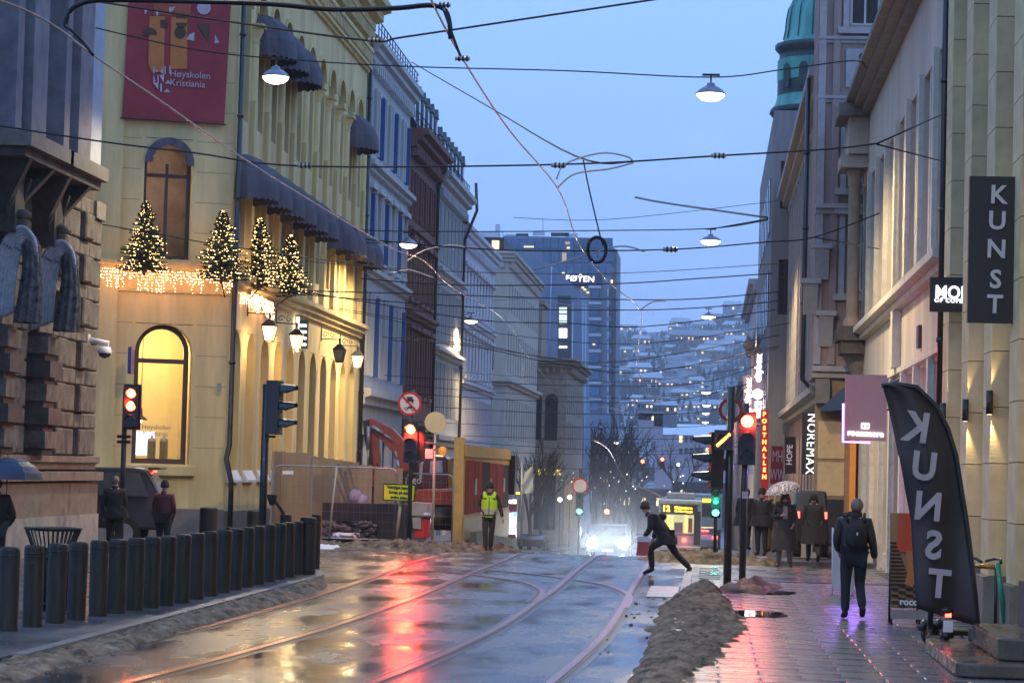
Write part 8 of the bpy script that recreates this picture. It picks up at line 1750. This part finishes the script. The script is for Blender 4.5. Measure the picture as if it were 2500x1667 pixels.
# ------------------------------------------------------------------ hillside houses
hw = [mat('far_house_white', (.42, .42, .46), .8), mat('far_house_red', (.20, .06, .05), .8), mat('far_house_ochre', (.28, .20, .12), .8), mat('far_house_grey', (.2, .2, .24), .8)]
R_ = random.Random(3); cnt = 0; far_snow = mat('far_roof_snow', (.45, .47, .52), .8)
def house(px, py, wpx, hpx, Y, m, lit, lab, roof_h=None, flat=False, grp='snow roofed hillside houses'):
    s_ = 6000 / Y; c = at(px, py, Y); w, h = wpx / s_, hpx / s_; r = thing('hillside_house', lab, 'house', tuple(c), group=grp); d = w * .8; rh = roof_h or w * .22
    if lab == 'H': r['label'] = '%s %s house with snowy %s roof, %s on the far hillside, %s part' % ('tiny' if wpx < 26 else 'small' if wpx < 42 else 'mid sized' if wpx < 56 else 'wide', {0: 'white', 1: 'red', 2: 'ochre', 3: 'grey'}[hw.index(m)], 'flat' if flat else 'pitched', 'high' if py < 800 else 'upper middle' if py < 870 else 'lower middle' if py < 950 else 'low', 'left' if px < 1600 else 'centre' if px < 1720 else 'right')
    mb = MB(); mb.box(-w / 2, w / 2, 0, d, -h * 1.5, h); mb.build('wall', m, r, world=False)
    mb = MB(); o_ = w * .06
    if flat: mb.box(-w / 2 - o_, w / 2 + o_, -o_, d + o_, h + .02, h + .02 + rh * .5)
    else:
        A = [mb.av(q) for q in ((-w / 2 - o_, -o_, h), (w / 2 + o_, -o_, h), (w / 2 - w * .1, d / 2, h + rh), (-w / 2 + w * .1, d / 2, h + rh), (-w / 2 - o_, d + o_, h), (w / 2 + o_, d + o_, h))]
        for f in ((0, 1, 2, 3), (3, 2, 5, 4), (0, 3, 4), (1, 5, 2), (0, 4, 5, 1)): mb.face([A[q] for q in f])
    mb.build('snowy_roof', far_snow, r, world=False)
    n = max(2, int(wpx / 9))
    for k in range(n):
        x = -w / 2 + w * (k + .5) / n; mb = MB(); mb.box(x - w / n * .22, x + w / n * .22, -.12, -.02, h * .35, h * .7); mb.build('window', lit_far if R_.random() < lit else glass_d, r, world=False)
lit_far = mat('lit_far_window', (1, .8, .4), .3, emis=(1.0, .70, .30), es=1.5, sample='NONE')
def hY(px, py):                                        # where the sight line meets the hillside
    d = ray(px, py); Y = 700.0
    while Y < 2600:
        t = Y / d.y; p = EYE + d * t
        if p.z < hill(p.x, Y): return Y
        Y += 6
    return None
spots = [(1533, 800, 42, 14), (1560, 812, 36, 12), (1600, 765, 30, 14), (1640, 772, 44, 12), (1662, 788, 52, 16), (1700, 756, 40, 18), (1745, 752, 44, 16), (1790, 748, 50, 22), (1830, 752, 40, 20), (1770, 775, 60, 14), (1825, 778, 60, 14), (1565, 830, 46, 24), (1600, 826, 36, 16), (1640, 826, 34, 12), (1648, 800, 34, 14), (1570, 850, 36, 12),
         (1720, 795, 54, 18), (1790, 795, 50, 12), (1800, 812, 58, 14), (1795, 832, 60, 12), (1755, 842, 70, 14), (1700, 822, 120, 22), (1735, 858, 70, 16), (1835, 842, 50, 12), (1558, 745 + 110, 30, 12), (1580, 870, 40, 10), (1530, 855, 36, 14), (1630, 906, 44, 12), (1560, 900, 60, 24), (1582, 925, 70, 22), (1630, 935, 50, 12), (1700, 930, 40, 14), (1690, 990, 40, 12), (1600, 975, 60, 18), (1660, 960, 44, 14), (1740, 990, 60, 16), (1800, 950, 40, 14), (1810, 985, 50, 14), (1560, 975, 44, 14),
         (1620, 1003, 44, 18), (1585, 1028, 52, 14), (1660, 1030, 40, 14), (1720, 1020, 40, 12), (1790, 1020, 60, 14), (1640, 1010, 34, 12), (1848, 900, 40, 14), (1760, 960, 40, 12), (1520, 905, 40, 22), (1525, 985, 50, 16), (1755, 905, 30, 10), (1690, 895, 36, 10)]
for i, (x, y, w, h) in enumerate(spots):
    Y = hY(x, y + h)
    if Y: house(x, y + h * .6, w, h * .75, Y - 3, hw[i % 4], .38, 'H', flat=i % 3 == 0)
for i in range(22):
    x = R_.uniform(1512, 1860); y = R_.uniform(770, 1040); Y = hY(x, y)
    if Y: w = R_.uniform(18, 34); house(x, y, w, w * .32, Y - 3, hw[R_.randrange(4)], .35, 'H', flat=R_.random() < .4)
# pale big house below the hill
Y = 640; r = thing('pale_house', 'large pale pink house with a snowy roof below the hillside', 'house', tuple(at(1560, 1140, Y))); a_, b_ = at(1600, 1060, Y), at(1855, 1062, Y); pk = mat('pale_pink_far_render', (.46, .36, .40), .8)
mb = MB(); mb.box(a_.x, b_.x, Y, Y + 14, -12, a_.z); mb.build('wall', pk, r); mb = MB(); mb.extr([(a_.x - .5, Y - .5, a_.z), (a_.x + 2, Y + 7, a_.z + 3), (a_.x + 2, Y + 8, a_.z + 3), (a_.x - .5, Y + 15, a_.z)], (b_.x - a_.x, 0, 0)); mb.build('snowy_roof', snow_m, r)
for row, yy in enumerate((1070, 1100)):
    for k in range(15): c = at(1662 + k * 13, yy, Y - .1); mb = MB(); mb.box(c.x - .4, c.x + .4, Y - .12, Y - .03, c.z - 1.0, c.z + .7); mb.build('window', lit_far if (k * 7 + row) % 9 == 0 else mat('dull_far_window', (.10, .07, .09), .5), r)
for (x, y, w, h, lb_) in ((1625, 1010, 56, 26, 'upper right'), (1588, 1035, 60, 34, 'lowest'), (1575, 1000, 40, 20, 'small upper left')): house(x, y, w, h * .8, 560, pk if w > 58 else hw[3], .3, lb_ + ' snow roofed house at the hill foot beside the big pale pink one', grp='houses at the foot of the hill')
# conifers and scrub on the hill: one mass
cm_ = mat('far_conifer', (.022, .028, .035), .95); mb = MB()
for i in range(4200):
    X = R_.uniform(-130, 90); Yh = R_.uniform(720, 2150)
    if noise.noise(Vector((X * .03, Yh * .008, 4))) < -.12 and Yh < 2000: continue
    z = hill(X, Yh); hh = R_.uniform(3, 8) * (1.3 if Yh > 1900 else 1); w = hh * R_.uniform(.2, .38); n = 5; a0 = R_.random() * 6
    for (zb, zt, ww) in ((0, .6, w), (.3, 1.0, w * .7)):
        t_ = mb.av((X, Yh, z + hh * zt)); ring = [mb.av((X + ww * math.cos(a0 + k * 2 * PI / n) * R_.uniform(.7, 1.2), Yh + ww * math.sin(a0 + k * 2 * PI / n), z + hh * zb)) for k in range(n)]
        for k in range(n): mb.face((ring[k], ring[(k + 1) % n], t_))
mb.build('hillside_forest', cm_, kind='stuff', label='dark conifers covering the far hillside')
# scattered town lights between
mb = MB()
for i in range(60):
    x = R_.uniform(1512, 1856); y = R_.uniform(780, 1110); Y = hY(x, y) or 700; c = at(x, y, Y - 8); rr = R_.uniform(1.0, 2.2) / (6000 / Y); bulbs(mb, tuple(c), rr)
mb.build('distant_town_lights', lit_far, kind='stuff', label='tiny warm town lights scattered over the hillside')
mb = MB()
for i in range(46): Y = R_.uniform(150, 330); c = at(R_.uniform(1360, 1790), R_.uniform(1150, 1200), Y); bulbs(mb, tuple(c), R_.uniform(1, 2.0) / (6000 / Y))
mb.build('far_street_lights', mat('lit_tiny_lights', (1, .9, .8), .4, emis=(1, .85, .7), es=3, sample='NONE'), kind='stuff', label='tiny lights strung over the far street')
# ------------------------------------------------------------------ wet winter air
hz = bpy.data.materials.new('haze_air'); hz.use_nodes = True; t = hz.node_tree; t.nodes.clear()
o_ = t.nodes.new('ShaderNodeOutputMaterial'); v_ = t.nodes.new('ShaderNodeVolumePrincipled'); v_.inputs['Density'].default_value = .00023; v_.inputs['Color'].default_value = (.97, .98, 1.0, 1); v_.inputs['Anisotropy'].default_value = .35
t.links.new(v_.outputs[0], o_.inputs['Volume']);
mb = MB(); mb.box(-1600, 1600, -300, 3300, -16, 190); hzo = mb.build('haze', hz, kind='stuff', label='thin even winter haze over the whole street')

# mist volume added round the oncoming car to spread its headlight glare
sp = bpy.data.materials.new('road_spray'); sp.use_nodes = True; t = sp.node_tree; t.nodes.clear()
o_ = t.nodes.new('ShaderNodeOutputMaterial'); v_ = t.nodes.new('ShaderNodeVolumeScatter'); v_.inputs['Anisotropy'].default_value = .7; v_.inputs['Color'].default_value = (.92, .95, 1, 1)
gr = t.nodes.new('ShaderNodeTexGradient'); gr.gradient_type = 'SPHERICAL'; co = t.nodes.new('ShaderNodeTexCoord'); m_ = t.nodes.new('ShaderNodeMath'); m_.operation = 'POWER'; m_.inputs[1].default_value = 1.6; m2_ = t.nodes.new('ShaderNodeMath'); m2_.operation = 'MULTIPLY'; m2_.inputs[1].default_value = .014
mp = t.nodes.new('ShaderNodeMapping'); t.links.new(co.outputs['Object'], mp.inputs[0]); t.links.new(mp.outputs[0], gr.inputs[0]); t.links.new(gr.outputs['Fac'], m_.inputs[0]); t.links.new(m_.outputs[0], m2_.inputs[0]); t.links.new(m2_.outputs[0], v_.inputs['Density']); t.links.new(v_.outputs[0], o_.inputs['Volume'])
mb = MB(); mb.ell((0, 0, 0), 1, 1, 1, 16, 10); so_ = mb.build('road_spray', sp, kind='stuff', label='bright mist of road spray round the oncoming car', loc=(0, 0, 0)); so_.location = (pc.x + .2, YC - 7, g(YC - 7) + 1.0); so_.scale = (6.5, 18, 4.4)
S.cycles.volume_step_rate = 4; S.cycles.volume_max_steps = 64

for o_ in (hzo, so_):                                   # volumes need faces that all look outwards
    b_ = bmesh.new(); b_.from_mesh(o_.data); bmesh.ops.remove_doubles(b_, verts=b_.verts, dist=1e-5); bmesh.ops.recalc_face_normals(b_, faces=b_.faces); b_.to_mesh(o_.data); b_.free()

byl = {}
for o_ in S.objects:
    if o_.name.startswith('hillside_house') and o_.get('label'): byl.setdefault(o_['label'], []).append(o_)
for l_, os_ in byl.items():
    if len(os_) == 2:
        os_.sort(key=lambda q: q.location.z); os_[0]['label'] = 'lower ' + l_; os_[1]['label'] = 'higher ' + l_
